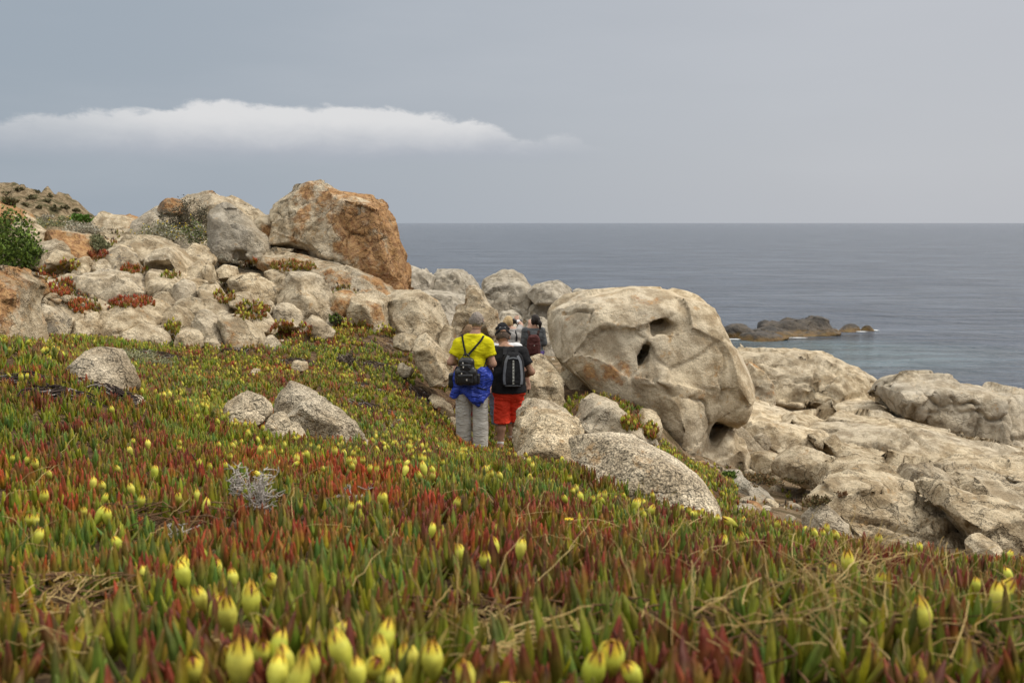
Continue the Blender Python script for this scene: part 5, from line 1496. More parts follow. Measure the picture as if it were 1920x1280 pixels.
# ---- shrubs
def shrub(label, px, py, w, h, cols, n, seed, leaf=.02, flowers=0, d=None, stems=14, upright=.3, name='shrub', ground=0, group='scrub bushes on the hillside'):
    rg = np.random.default_rng(seed)
    s_ = seen(px, py)
    p = s_[0] if d is None else at(px, py, d)
    if ground:
        p = hit(px, py, 0, ground)
    dd = p[1]
    wx, hz = w * dd / FPX / 2, h * dd / FPX
    root = obj(name, None, label=label, category='shrub', group=group)
    root.location = p
    # uneven dome of leaf clusters
    nc = max(8, n // 45)
    a = rg.uniform(0, 6.28, nc); e = np.arccos(rg.uniform(0, 1, nc)); rr = rg.uniform(.35, 1.25, nc) ** .8
    cc = np.stack([np.cos(a) * np.sin(e) * wx * rr, np.sin(a) * np.sin(e) * wx * .8 * rr, np.cos(e) * hz * rr], 1)
    who = rg.integers(0, nc, n)
    P = cc[who] + rg.normal(0, 1, (n, 3)) * np.array([wx, wx, hz]) * .13
    P[:, 2] = np.maximum(P[:, 2], -.05)
    d1 = rg.normal(0, 1, (n, 3)); d1[:, 2] = np.abs(d1[:, 2]) + upright; d1 /= np.linalg.norm(d1, axis=1, keepdims=True)
    d2 = np.cross(d1, rg.normal(0, 1, (n, 3))); d2 /= np.linalg.norm(d2, axis=1, keepdims=True)
    L = leaf * rg.uniform(.6, 1.5, n)[:, None]; Wd = L * .32
    V = np.stack([P, P + d1 * L * .5 + d2 * Wd, P + d1 * L, P + d1 * L * .5 - d2 * Wd], 1)
    cl = np.asarray(cols)
    C = cl[rg.integers(0, len(cl), n)] * rg.uniform(.7, 1.3, (n, 1)) * (0.85 + .3 * rg.random(nc))[who][:, None]
    F = np.arange(n * 4).reshape(-1, 4)
    obj('foliage', mesh_np('foliage', V.reshape(-1, 3), F, False, np.repeat(C, 4, 0)), M_SHRUB, root)
    tp, tr, tcx = [], [], []
    for k in range(stems):
        q = cc[k % nc]
        s = np.linspace(0, 1, 5)[:, None]
        tp.append(q * s + rg.normal(0, .02 * wx, (5, 3)) * s); tr.append(np.linspace(.012, .005, 5) * max(.5, wx)); tcx.append(np.array([.10, .075, .055]))
    V, Q, C = tubes(tp, tr, tcx, 4)
    obj('stems', mesh_np('stems', V, Q, True, C), M_DRY, root)
    if flowers:
        k = rg.integers(0, n, flowers)
        b = P[k] * np.array([1.03, 1.03, 1.08]) + np.array([0, -.02, .02])
        r = .018
        V = (b[:, None] + np.array([[r, 0, 0], [0, 0, r], [-r, 0, 0], [0, 0, -r], [0, -r, 0]])[None]).reshape(-1, 3)
        o = (np.arange(flowers) * 5)[:, None]
        T = np.concatenate([o + np.array([[i, (i + 1) % 4, 4]]) for i in range(4)])
        obj('flowers', mesh_np('flowers', V, T, False, np.tile([.60, .42, .03], (len(V), 1))), M_SHRUB, root, kind='stuff')
GRN = [(.10, .155, .025), (.15, .22, .035), (.06, .09, .02)]
GRY = [(.38, .36, .27), (.46, .43, .34), (.30, .27, .21)]
SAGE = [(.24, .25, .13), (.19, .20, .10), (.30, .30, .17)]
DRK = [(.085, .075, .045), (.11, .10, .055), (.06, .05, .035)]
BRN = [(.15, .115, .085), (.11, .085, .065), (.19, .155, .12)]
shrub('glossy dark green bush at the left edge of the slope', 14, 506, 105, 98, GRN, 3000, 1, .07, d=20.4, stems=40)
shrub('smaller green skirt of bush above the red clump at left', 62, 500, 50, 40, GRN, 1300, 2, .06)
shrub('bright green bush on the crest left of the low skyline boulder', 158, 420, 46, 17, [(.08, .17, .02), (.11, .21, .03)], 700, 3, .07, d=29.5)
shrub('dark thorny shrub in front of the pale skyline dome', 358, 428, 72, 46, DRK, 2600, 4, .035, d=25.5, stems=30)
shrub('low dark shrub between grey dome and dark thorny shrub', 318, 432, 50, 30, DRK, 1100, 5, .035, d=25.2)
shrub('grey everlasting shrub with yellow flowers below the dark shrub', 302, 449, 90, 24, SAGE + GRY, 2300, 6, .04, 60, d=23.8)
shrub('yellow-flowered tuft left of the triangular boulder', 368, 452, 44, 34, SAGE + GRY + GRN, 1500, 7, .04, 40, d=23.2)
shrub('olive scrub at the foot of the triangular boulder', 372, 478, 34, 28, DRK + SAGE, 1000, 8, .035, 6, d=22.0)
shrub('sage green cushion plant above the dark red clump', 184, 466, 42, 24, SAGE, 1300, 9, .04)
shrub('long grey scrub on the crest below the green bush', 152, 438, 76, 20, GRY, 1700, 10, .04, d=24.5)
shrub('pale flowering scrub on the crest beside the long grey scrub', 104, 424, 60, 16, SAGE, 1100, 11, .04, 24, d=26.5)
shrub('grey scrub under the far hill', 82, 420, 50, 14, GRY, 900, 12, .04, d=28)
shrub('grey brush with dead twigs below the left bush', 70, 552, 56, 30, GRY, 1600, 13, .035, 6, ground=15)
shrub('brownish grey brush beside the layered orange outcrop', 98, 586, 70, 38, GRY + BRN, 2300, 14, .035, 4, ground=14)
shrub('pale lichen-green cushion spread behind the half smothered boulder', 232, 682, 120, 24, [(.34, .34, .20), (.28, .28, .15)], 2600, 15, .022, ground=8.5)
shrub('pale lichen-green tuft right of the long cushion', 300, 690, 50, 16, [(.34, .34, .20), (.28, .28, .15)], 900, 16, .022, ground=8.5)
shrub('dome of dry brown stems in the middle of the field', 650, 688, 42, 26, BRN, 1300, 17, .03)
shrub('small sage tuft beside the square-edged ledge', 426, 492, 36, 14, GRY, 500, 18, .03)
shrub('small dark plant in the recess at the foot of the split boulder', 630, 612, 24, 24, DRK + GRN, 500, 19, .05)
shrub('mat of rust-brown scrub on the bare grit', 1420, 908, 80, 16, [(.16, .10, .045), (.10, .09, .035), (.20, .12, .05)], 1500, 20, .025)
shrub('small brown scrub patch above the pinkish boulder', 1528, 944, 56, 14, [(.16, .10, .045), (.10, .09, .035)], 900, 21, .02)
shrub('tiny brown tuft on the layered tan outcrop', 1580, 928, 22, 8, [(.18, .10, .05)], 250, 22, .02)
shrub('dark green tuft below the foot of the huge boulder', 1370, 898, 36, 12, GRN, 500, 23, .03)
shrub('brown scrub patch in front of the dark-faced wedge', 1500, 905, 60, 10, [(.16, .10, .045), (.12, .10, .04)], 800, 24, .02)

for k, (px, py, w, h) in enumerate([(12, 366, 30, 9), (34, 358, 22, 7), (62, 374, 26, 9), (88, 380, 20, 8), (100, 394, 28, 9), (122, 392, 18, 7), (142, 398, 20, 8), (48, 388, 24, 8), (20, 384, 20, 7), (76, 392, 16, 6), (94, 370, 14, 7), (70, 362, 16, 5)]):
    shrub('low dark scrub bush dotted on the far hill', px, py, w * .7, h * .7, [(.17, .15, .075), (.13, .12, .055), (.20, .18, .10)], 200, 60 + k, .15, stems=4, group='bushes on the far hill')

# ---- ice plant and scrub creeping along the gaps between the rocks
def crevice_plants():
    rg = np.random.default_rng(91)
    pos = []
    for _ in range(9000):
        px, py = rg.uniform(-20, 780), rg.uniform(425, 655)
        h = seen(px, py)
        if h is None or h[2] not in ('ground', 'bedrock') or h[0][1] > 32:
            continue
        q = h[0]
        if in_carpet(q[:1], q[1:2], q[2:3])[0] or noise2(q[:1], q[1:2], 1.1, 6.0, 2)[0] < (-.4 if h[2] == 'ground' else .02):
            continue
        pos.append(q)
    for _ in range(700):
        px, py = rg.uniform(1260, 1560), rg.uniform(860, 960)
        h = seen(px, py)
        if h is not None and h[2] == 'ground' and noise2(h[0][:1], h[0][1:2], 1.6, 9.0, 2)[0] > .15 and not in_carpet(h[0][:1], h[0][1:2], h[0][2:3])[0]:
            pos.append(h[0])
    pos = np.array(pos)
    n = len(pos)
    V, Q, T, C = shoots(pos, 6, .45 + rg.normal(0, .3, n), np.clip(rg.normal(.15, .2, n), 0, 1), rg.random(n), rg.uniform(.05, .10, n), R_FAR, rg, 1.2, 1.5)
    dark = np.repeat(rg.random(n) < .35, 6 * 7)
    C = np.where(dark[:, None], np.array([.075, .06, .042]) * rg.uniform(.6, 1.6, (len(C), 1)), C)
    obj('crevice_plants', mesh_np('crevice_plants', V, [Q, T], True, C), M_LEAF, kind='stuff', label='low ice plants and dead scrub creeping in the gaps between the rocks', category='ground cover')
crevice_plants()

# ---- loose stones
def loose_stones():
    rg = np.random.default_rng(77)
    ms = []
    for v in range(8):
        n = 12
        X, Y, Z = grid_for(np.array([-.7, -.7, -.7]), np.array([.7, .7, .7]), .115)
        P = np.stack([X.ravel(), Y.ravel(), Z.ravel()], 1)
        f = np.linalg.norm(P / np.array([.55, .48, .36]), axis=1) - 1
        f *= .36
        for _ in range(11):
            q = rg.normal(0, 1, 3); q /= np.linalg.norm(q)
            f = np.maximum(f, P @ q - rg.uniform(.27, .46))
        V, Q = surface_nets(f.reshape(X.shape), (-.7, -.7, -.7), .115)
        V = V * (1 + .07 * fbm(V * 4 + v, 2))[:, None]
        m = mesh_np('stone', V, Q, True)
        m.materials.append(M_GRAN)
        ms.append(m)
    def spread(n, reg, lab, grp, lo, hi):
        k = 0
        for _ in range(n * 6):
            if k >= n:
                break
            px, py = rg.uniform(reg[0], reg[1]), rg.uniform(reg[2], reg[3])
            h = seen(px, py)
            if h is None or h[2] not in ('ground', 'bedrock'):
                continue
            z = h[0]
            if in_carpet(z[:1], z[1:2], z[2:3])[0]:
                continue
            o = obj('stone', ms[int(rg.integers(8))], None, None, label=lab, category='stone', group=grp, kind='thing')
            s = rg.uniform(lo, hi) * rg.uniform(.6, 1)
            o.location = z + np.array([0, 0, s * .05])
            o.scale = (s, s, s * rg.uniform(.6, 1.1))
            o.rotation_euler = (rg.normal(0, .25), rg.normal(0, .25), rg.uniform(0, 6.28))
            o['orange'] = float(rg.uniform(0, .5)); o['tone'] = float(rg.uniform(0, .6)); o['stain'] = float(rg.uniform(0, .5)); o['speckle'] = .3; o['joint'] = .2; o['rustx'] = 0.0; o['val'] = float(rg.uniform(-.2, .1)); o['smooth'] = 0.0
            k += 1
    spread(34, (1290, 1600, 830, 985), 'small loose granite stone on the bare grit below the huge boulder', 'loose stones on the bare grit', .08, .26)
    spread(26, (20, 760, 430, 650), 'small loose stone wedged between boulders of the left slope', 'loose stones between the boulders', .10, .34)
    spread(14, (840, 1060, 640, 720), 'small loose stone on the ground around the two women', 'loose stones by the women', .10, .30)
loose_stones()
# ------------------------------------------------------------------ people
A3 = lambda *v: np.array(v, float)
def rc(P, a, b, ra, rb):
    a, b = np.asarray(a, float), np.asarray(b, float)
    ba = b - a
    pa = P - a
    t = np.clip(pa @ ba / max(ba @ ba, 1e-9), 0, 1)
    return np.sqrt(((pa - t[:, None] * ba) ** 2).sum(1)) - (ra + (rb - ra) * t)
def cones_sdf(P, cones, k=.03, infl=0.0):
    d = None
    for a, b, ra, rb in cones:
        e = rc(P, a, b, ra + infl, rb + infl)
        d = e if d is None else smin(d, e, k)
    return d
def sdf_mesh(fn, lo, hi, h):
    X, Y, Z = grid_for(np.asarray(lo, float), np.asarray(hi, float), h)
    P = np.stack([X.ravel(), Y.ravel(), Z.ravel()], 1)
    return surface_nets(fn(P).reshape(X.shape), np.asarray(lo, float), h)
def cone_bounds(cones, m):
    p = np.array([q for c in cones for q in (c[0], c[1])])
    r = max(max(c[2], c[3]) for c in cones)
    return p.min(0) - r - m, p.max(0) + r + m
def wrinkle(V, Q, amp, fr, seed=0.0, stretch=(1, 1, 1)):
    fn = np.cross(V[Q[:, 2]] - V[Q[:, 0]], V[Q[:, 3]] - V[Q[:, 1]])
    N = np.zeros_like(V)
    for k in range(4):
        for ax in range(3):
            N[:, ax] += np.bincount(Q[:, k], fn[:, ax], len(V))
    N /= np.maximum(np.linalg.norm(N, axis=1, keepdims=True), 1e-9)
    q = V * np.array(stretch) * fr + seed
    n = fbm(q + 0.5 * np.stack([vnoise(q + 3), vnoise(q + 7), vnoise(q + 5)], 1), 2)
    n = 1 - 2 * np.abs(n)
    return V + N * (amp * n)[:, None]
def box_sdf(P, c, half, r, rot=None):
    q = P - np.asarray(c, float)
    if rot is not None:
        q = q @ rot
    q = np.abs(q) - (np.asarray(half, float) - r)
    return np.sqrt((np.maximum(q, 0) ** 2).sum(1)) + np.minimum(q.max(1), 0) - r
def ell_sdf(P, c, r):
    q = (P - np.asarray(c, float)) / np.asarray(r, float)
    return (np.sqrt((q ** 2).sum(1)) - 1) * min(r)
def ribbon(path, nrm, w, t):
    P = np.asarray(path, float); k = len(P)
    tg = np.gradient(P, axis=0); tg /= np.maximum(np.linalg.norm(tg, axis=1, keepdims=True), 1e-9)
    n = np.broadcast_to(np.asarray(nrm, float), P.shape)
    l = np.cross(tg, n); l /= np.maximum(np.linalg.norm(l, axis=1, keepdims=True), 1e-9)
    n = np.cross(l, tg)
    V = np.stack([P + l * w / 2 + n * t, P - l * w / 2 + n * t, P - l * w / 2, P + l * w / 2], 1).reshape(-1, 3)
    Q = [(i * 4 + j, i * 4 + (j + 1) % 4, (i + 1) * 4 + (j + 1) % 4, (i + 1) * 4 + j) for i in range(k - 1) for j in range(4)]
    Q += [(0, 3, 2, 1), ((k - 1) * 4, (k - 1) * 4 + 1, (k - 1) * 4 + 2, (k - 1) * 4 + 3)]
    return V, np.array(Q)
def smooth_path(p, n=14):
    p = np.asarray(p, float)
    t = np.linspace(0, len(p) - 1, n)
    c = np.stack([np.interp(t, np.arange(len(p)), p[:, i]) for i in range(3)], 1)
    for _ in range(2):
        c[1:-1] = .25 * c[:-2] + .5 * c[1:-1] + .25 * c[2:]
    return c

def skin_mat(name, c):
    b = NB(name)
    tc_ = b.n('ShaderNodeTexCoord').outputs['Object']
    col = b.mix(b.ramp(b.noise(tc_, 18, 4), .35, .65), tuple(x * .82 for x in c), tuple(x * 1.1 for x in c))
    return b.fin(col, .55, b.bump(b.noise(tc_, 120, 2), .002), .3)
SK1 = skin_mat('tanned_skin', (.44, .25, .17)); SK2 = skin_mat('brown_skin', (.36, .20, .13)); SK3 = skin_mat('fair_skin', (.55, .34, .25))
def flat(name, c, rough=.5, spec=.3):
    return NB(name).fin(c, rough, None, spec)
EYE_W, EYE_D, LIP = flat('eye_white', (.75, .73, .70), .25), flat('iris', (.05, .03, .02), .2), flat('lips', (.36, .14, .12))

def default_pose():
    return dict(pelvis=A3(0, 0, .96), waist=A3(0, 0, 1.12), chest=A3(0, .01, 1.30), neck=A3(0, .02, 1.47), head=A3(0, .05, 1.65),
                hipL=A3(-.09, 0, .93), hipR=A3(.09, 0, .93), kneeL=A3(-.10, .02, .50), kneeR=A3(.10, .02, .50), ankL=A3(-.10, -.02, .09), ankR=A3(.10, -.02, .09),
                shL=A3(-.19, 0, 1.42), shR=A3(.19, 0, 1.42), elL=A3(-.24, -.02, 1.13), elR=A3(.24, -.02, 1.13), wrL=A3(-.24, .05, .88), wrR=A3(.24, .05, .88),
                hdL=A3(0, .1, -1), hdR=A3(0, .1, -1), pnL=A3(1, 0, 0), pnR=A3(-1, 0, 0), curl=.5, face=A3(0, 1, 0), hs=1.0)
def unit(v):
    v = np.asarray(v, float)
    return v / max(np.linalg.norm(v), 1e-9)
def torso_cones(J, f=1.0):
    x = A3(1, 0, 0)
    return [(J['hipL'], J['hipR'], .108 * f, .108 * f), (J['pelvis'], J['waist'], .125 * f, .115 * f), (J['waist'] - x * .055, J['waist'] + x * .055, .098 * f, .098 * f),
            (J['waist'], J['chest'], .115 * f, .122 * f), (J['chest'] - x * .085, J['chest'] + x * .085, .112 * f, .112 * f), (J['chest'], J['neck'], .11 * f, .06), (J['shL'], J['shR'], .058, .058), (J['shL'], J['neck'], .055, .058), (J['shR'], J['neck'], .055, .058)]
def leg_cones(J, s):
    h, k, a = J['hip' + s], J['knee' + s], J['ank' + s]
    calf = k + (a - k) * .32 + A3(0, -.018, 0)
    return [(h, k, .088, .058), (k, calf, .056, .056), (calf, a, .055, .036)]
def foot_cones(J, s):
    a = J['ank' + s]
    f = unit(J['face'] * A3(1, 1, 0))
    return [(a, a - A3(0, 0, .045) - f * .03, .038, .036), (A3(a[0], a[1], a[2] - .052) - f * .03, A3(a[0], a[1], a[2] - .058) + f * .15, .036, .030)]
def arm_cones(J, s):
    sh, e, w = J['sh' + s], J['el' + s], J['wr' + s]
    return [(sh, e, .055, .043), (e, e + (w - e) * .3, .043, .043), (e + (w - e) * .3, w, .043, .028)]
def hand_cones(J, s):
    w, d, pn = J['wr' + s], unit(J['hd' + s]), unit(J['pn' + s])
    lat = unit(np.cross(d, pn)) * (1 if s == 'L' else -1)
    pn = unit(np.cross(lat, d)) * (1 if np.dot(np.cross(lat, d), pn) > 0 else -1)
    c = J['curl']
    C = []
    for k in range(4):
        o = lat * (.027 - .018 * k)
        p0, p1 = w + o * .6, w + d * .085 + o
        C.append((p0, p1, .017, .0125))
        L = (.036, .041, .038, .030)[k]
        a1 = unit(d * math.cos(.35 + c) + pn * math.sin(.35 + c)); a2 = unit(d * math.cos(.5 + 2.0 * c) + pn * math.sin(.5 + 2.0 * c))
        p2 = p1 + a1 * L
        C += [(p1, p2, .0105, .0095), (p2, p2 + a2 * L * .95, .0095, .0075)]
    t0 = w + d * .025 + lat * .028
    t1 = t0 + unit(d * .7 + lat * .6 + pn * .35) * .045
    C += [(w + d * .01, t0, .018, .016), (t0, t1, .014, .0115), (t1, t1 + unit(d * .85 + pn * .5) * .033, .011, .008)]
    return C
def head_frame(J):
    f = unit(J['face'])
    r = unit(np.cross(f, A3(0, 0, 1)))
    return f, r, np.cross(r, f)
def head_fn(J):
    f, r, u = head_frame(J)
    c = J['head']
    R = np.stack([r, f, u], 1)
    hs = J['hs']
    def fn(P):
        q = (P - c) @ R / hs
        d = ell_sdf(q, (0, -.005, .018), (.076, .094, .100))
        d = smin(d, ell_sdf(q, (0, .030, -.045), (.058, .062, .072)), .03)               # jaw
        d = smin(d, rc(q, A3(0, .090, .012), A3(0, .104, -.022), .010, .015), .012)        # nose
        d = smin(d, rc(q, A3(-.035, .082, .026), A3(.035, .082, .026), .010, .010), .012)  # brow
        for s in (-1, 1):
            d = smax(d, -ell_sdf(q, (s * .032, .094, .008), (.016, .010, .010)), .008)     # sockets
            d = smin(d, ell_sdf(q, (s * .084, -.008, -.002), (.015, .024, .037)), .006)    # ears
        d = smax(d, -ell_sdf(q, (0, .098, -.058), (.024, .007, .003)), .004)               # mouth line
        return d * hs
    return fn, R, c

def person(label, px, py, d, J, skin, h=.016, group='walkers on the coastal path'):
    root = obj('person', None, label=label, category='person', group=group)
    q = at(px, py, d)
    root.location = (q[0], q[1], max(q[2] - .06, min(q[2] + .06, float(ground_z(q[0], q[1])) + .01)))
    cones = torso_cones(J) + sum([leg_cones(J, s) + foot_cones(J, s) + arm_cones(J, s) for s in 'LR'], []) + [(J['neck'] - A3(0, 0, .04), J['head'] - A3(0, .02, .09), .058, .052)]
    hf, R, hc = head_fn(J)
    lo, hi = cone_bounds(cones, .03)
    hi[2] = max(hi[2], J['head'][2] + .15)
    fn = lambda P: smin(cones_sdf(P, cones, .03), hf(P), .02)
    V, Q = sdf_mesh(fn, lo, hi, h)
    # hands and head again at finer grain, grown out of the same wrists and neck
    Vs, Qs = [V], [Q]; o = len(V)
    for s in 'LR':
        hcn = hand_cones(J, s)
        l, g = cone_bounds(hcn, .01)
        v, q = sdf_mesh(lambda P: cones_sdf(P, hcn, .006), l, g, .0075)
        Vs.append(v); Qs.append(q + o); o += len(v)
    v, q = sdf_mesh(lambda P: hf(P) - .0012, hc - .15, hc + .15, .009)
    Vs.append(v); Qs.append(q + o)
    obj('body', mesh_np('body', np.concatenate(Vs), np.concatenate(Qs)), skin, root)
    for s in (-1, 1):
        e = hc + R @ (A3(s * .032, .083, .008) * J['hs'])
        v, q = sdf_mesh(lambda P: ell_sdf(P, e, (.012, .012, .012)), e - .02, e + .02, .004)
        eo = obj('eye', mesh_np('eye', v, q), EYE_W, root)
        e2 = e + R @ A3(0, .0095, 0)
        v, q = sdf_mesh(lambda P: ell_sdf(P, e2, (.0055, .0045, .0055)), e2 - .01, e2 + .01, .002)
        obj('iris', mesh_np('iris', v, q), EYE_D, eo)
    return root, hf, R, hc

def wear(root, name, mat, fn, lo, hi, h=.012, amp=.004, fr=9.0, seed=0.0, stretch=(1, 1, 1), label=None):
    V, Q = sdf_mesh(fn, lo, hi, h)
    if amp:
        V = wrinkle(V, Q, amp, fr, seed, stretch)
    o = obj(name, mesh_np(name, V, Q), mat, root)
    if label:
        o['label'] = label
    return o
def shirt_fn(J, hem, neckz, sleeve=.55, infl=.018, flare=.0, long_=False):
    tc_ = torso_cones(J)
    pv = A3(J['pelvis'][0], J['pelvis'][1], hem - .1)
    skirt = [(J['waist'], pv, .128 + flare, .135 + flare), (J['waist'] - A3(.06, 0, 0), pv - A3(.07, 0, 0), .10 + flare, .108 + flare), (J['waist'] + A3(.06, 0, 0), pv + A3(.07, 0, 0), .10 + flare, .108 + flare)]
    def fn(P):
        d = cones_sdf(P, tc_ + skirt, .04, infl)
        d = np.maximum(d, hem - P[:, 2])
        d = smax(d, P[:, 2] - neckz - .10 * np.abs(P[:, 0] - J['neck'][0]) * 0, .008)
        for s in 'LR':
            sh, e, w = J['sh' + s], J['el' + s], J['wr' + s]
            a = unit(e - sh); L = np.linalg.norm(e - sh) * min(sleeve, 1.0)
            sl = rc(P, sh, e, .060 + infl, .058 + infl)
            if sleeve > 1.0:
                sl = smin(sl, rc(P, e, w, .050 + infl, .040 + infl), .02)
                sl = np.maximum(sl, (P - e) @ unit(w - e) - np.linalg.norm(w - e) * (sleeve - 1))
            else:
                sl = np.maximum(sl, (P - sh) @ a - L)
            d = smin(d, sl, .035)
        # open neck
        return d
    lo, hi = cone_bounds(tc_ + skirt + arm_cones(J, 'L')[:2] + arm_cones(J, 'R')[:2] + (arm_cones(J, 'L') + arm_cones(J, 'R') if sleeve > 1 else []), .05)
    lo[2] = hem - .03
    return fn, lo, hi
def pants_fn(J, top, bottom, infl=.022, wide=.0):
    cn = [(J['hipL'], J['hipR'], .118, .118), (J['pelvis'], A3(J['pelvis'][0], J['pelvis'][1], top), .128, .125)]
    legs = []
    for s in 'LR':
        h, k, a = J['hip' + s], J['knee' + s], J['ank' + s]
        legs.append([(h, k, .092, .068 + wide), (k, a - A3(0, 0, .03), .066 + wide, .064 + wide)])
    def fn(P):
        d = cones_sdf(P, cn, .03, infl)
        dl = [cones_sdf(P, l, .02, infl) for l in legs]
        d = smin(d, smin(dl[0], dl[1], .008), .05)
        d = np.maximum(d, P[:, 2] - top)
        return np.maximum(d, bottom - P[:, 2])
    lo, hi = cone_bounds(cn + legs[0] + legs[1], .05)
    lo[2] = bottom - .03
    return fn, lo, hi
def shoes(root, J, mat, sock=None):
    for s in 'LR':
        cn = foot_cones(J, s)
        lo, hi = cone_bounds(cn, .03)
        top = J['ank' + s][2] - .005
        wear(root, 'shoe', mat, lambda P: np.maximum(cones_sdf(P, cn, .02, .011), P[:, 2] - top), lo, hi, .013, 0)
        if sock:
            a = J['ank' + s]; k = J['knee' + s]
            q = a + (k - a) * .16
            wear(root, 'sock', sock, lambda P: np.maximum(rc(P, a, a + (k - a) * .4, .042, .050), (P - q) @ unit(k - a)), a - .08, q + .08, .009, .001)
def short_hair(root, hf, R, hc, mat, line=-.03, thick=.010, back=-.055):
    def fn(P):
        q = (P - hc) @ R
        d = hf(P) - thick - .003 * vnoise(P * 70)
        lim = np.where(q[:, 1] > .045, .055, np.where(q[:, 1] > -.01, .010, line))
        d = smax(d, lim - q[:, 2] + np.clip(q[:, 1] - .0, 0, 1) * .3, .01)
        for s_ in (-1, 1):
            d = np.maximum(d, -ell_sdf(q, (s_ * .086, .0, -.004), (.022, .030, .042)))
        return d
    wear(root, 'hair', mat, fn, hc - .16, hc + .16, .007, .0015, 60)
def cap(root, hf, R, hc, mat, tilt=.0):
    """baseball cap with peak and rear strap"""
    def fn(P):
        q = (P - hc) @ R
        d = hf(P) - .015
        d = smax(d, .030 - tilt * q[:, 1] - q[:, 2], .006)
        d = np.maximum(d, q[:, 2] - .2)
        return d
    c = wear(root, 'cap', mat, fn, hc - .16, hc + .17, .007, .001, 20)
    def peak(P):
        q = (P - hc) @ R
        e = np.sqrt((q[:, 0] / .078) ** 2 + ((q[:, 1] - .085) / .085) ** 2) - 1
        z = q[:, 2] - (.036 - .25 * np.clip(q[:, 1] - .085, -1, 1) - 3.0 * q[:, 0] ** 2)
        return np.maximum(np.maximum(e * .07, np.abs(z) - .006), .06 - q[:, 1])
    wear(c, 'peak', mat, peak, hc - .2, hc + .22, .008, 0)
    return c
def on_back(fn, x, z, gap=.004):
    ys = np.linspace(-.6, .25, 430)
    P = np.stack([np.full(430, x), ys, np.full(430, z)], 1)
    s = fn(P) < gap
    return A3(x, ys[int(np.argmax(s))] if s.any() else 0.0, z)
def add_rib(root, name, mat, path, nrm, w, t):
    V, Q = ribbon(path, nrm, w, t)
    return obj(name, mesh_np(name, V, Q, False), mat, root)

BLACK = mat_cloth('black_cotton', (.020, .020, .022), .9, 12, .25, .012, .12)
LEATHER = NB('black_leather').fin((.016, .016, .018), .38, None, .45)
WEB = mat_cloth('black_webbing', (.018, .018, .020), .8, 60, .2, .004)
METAL = NB('zip_metal'); METAL = METAL.fin((.55, .53, .48), .35, None, .6)
SHOE = mat_cloth('dark_shoe', (.06, .055, .05), .8, 30, .3, .003)
SOCK = mat_cloth('white_sock', (.70, .69, .66), .95, 50, .1, .003)

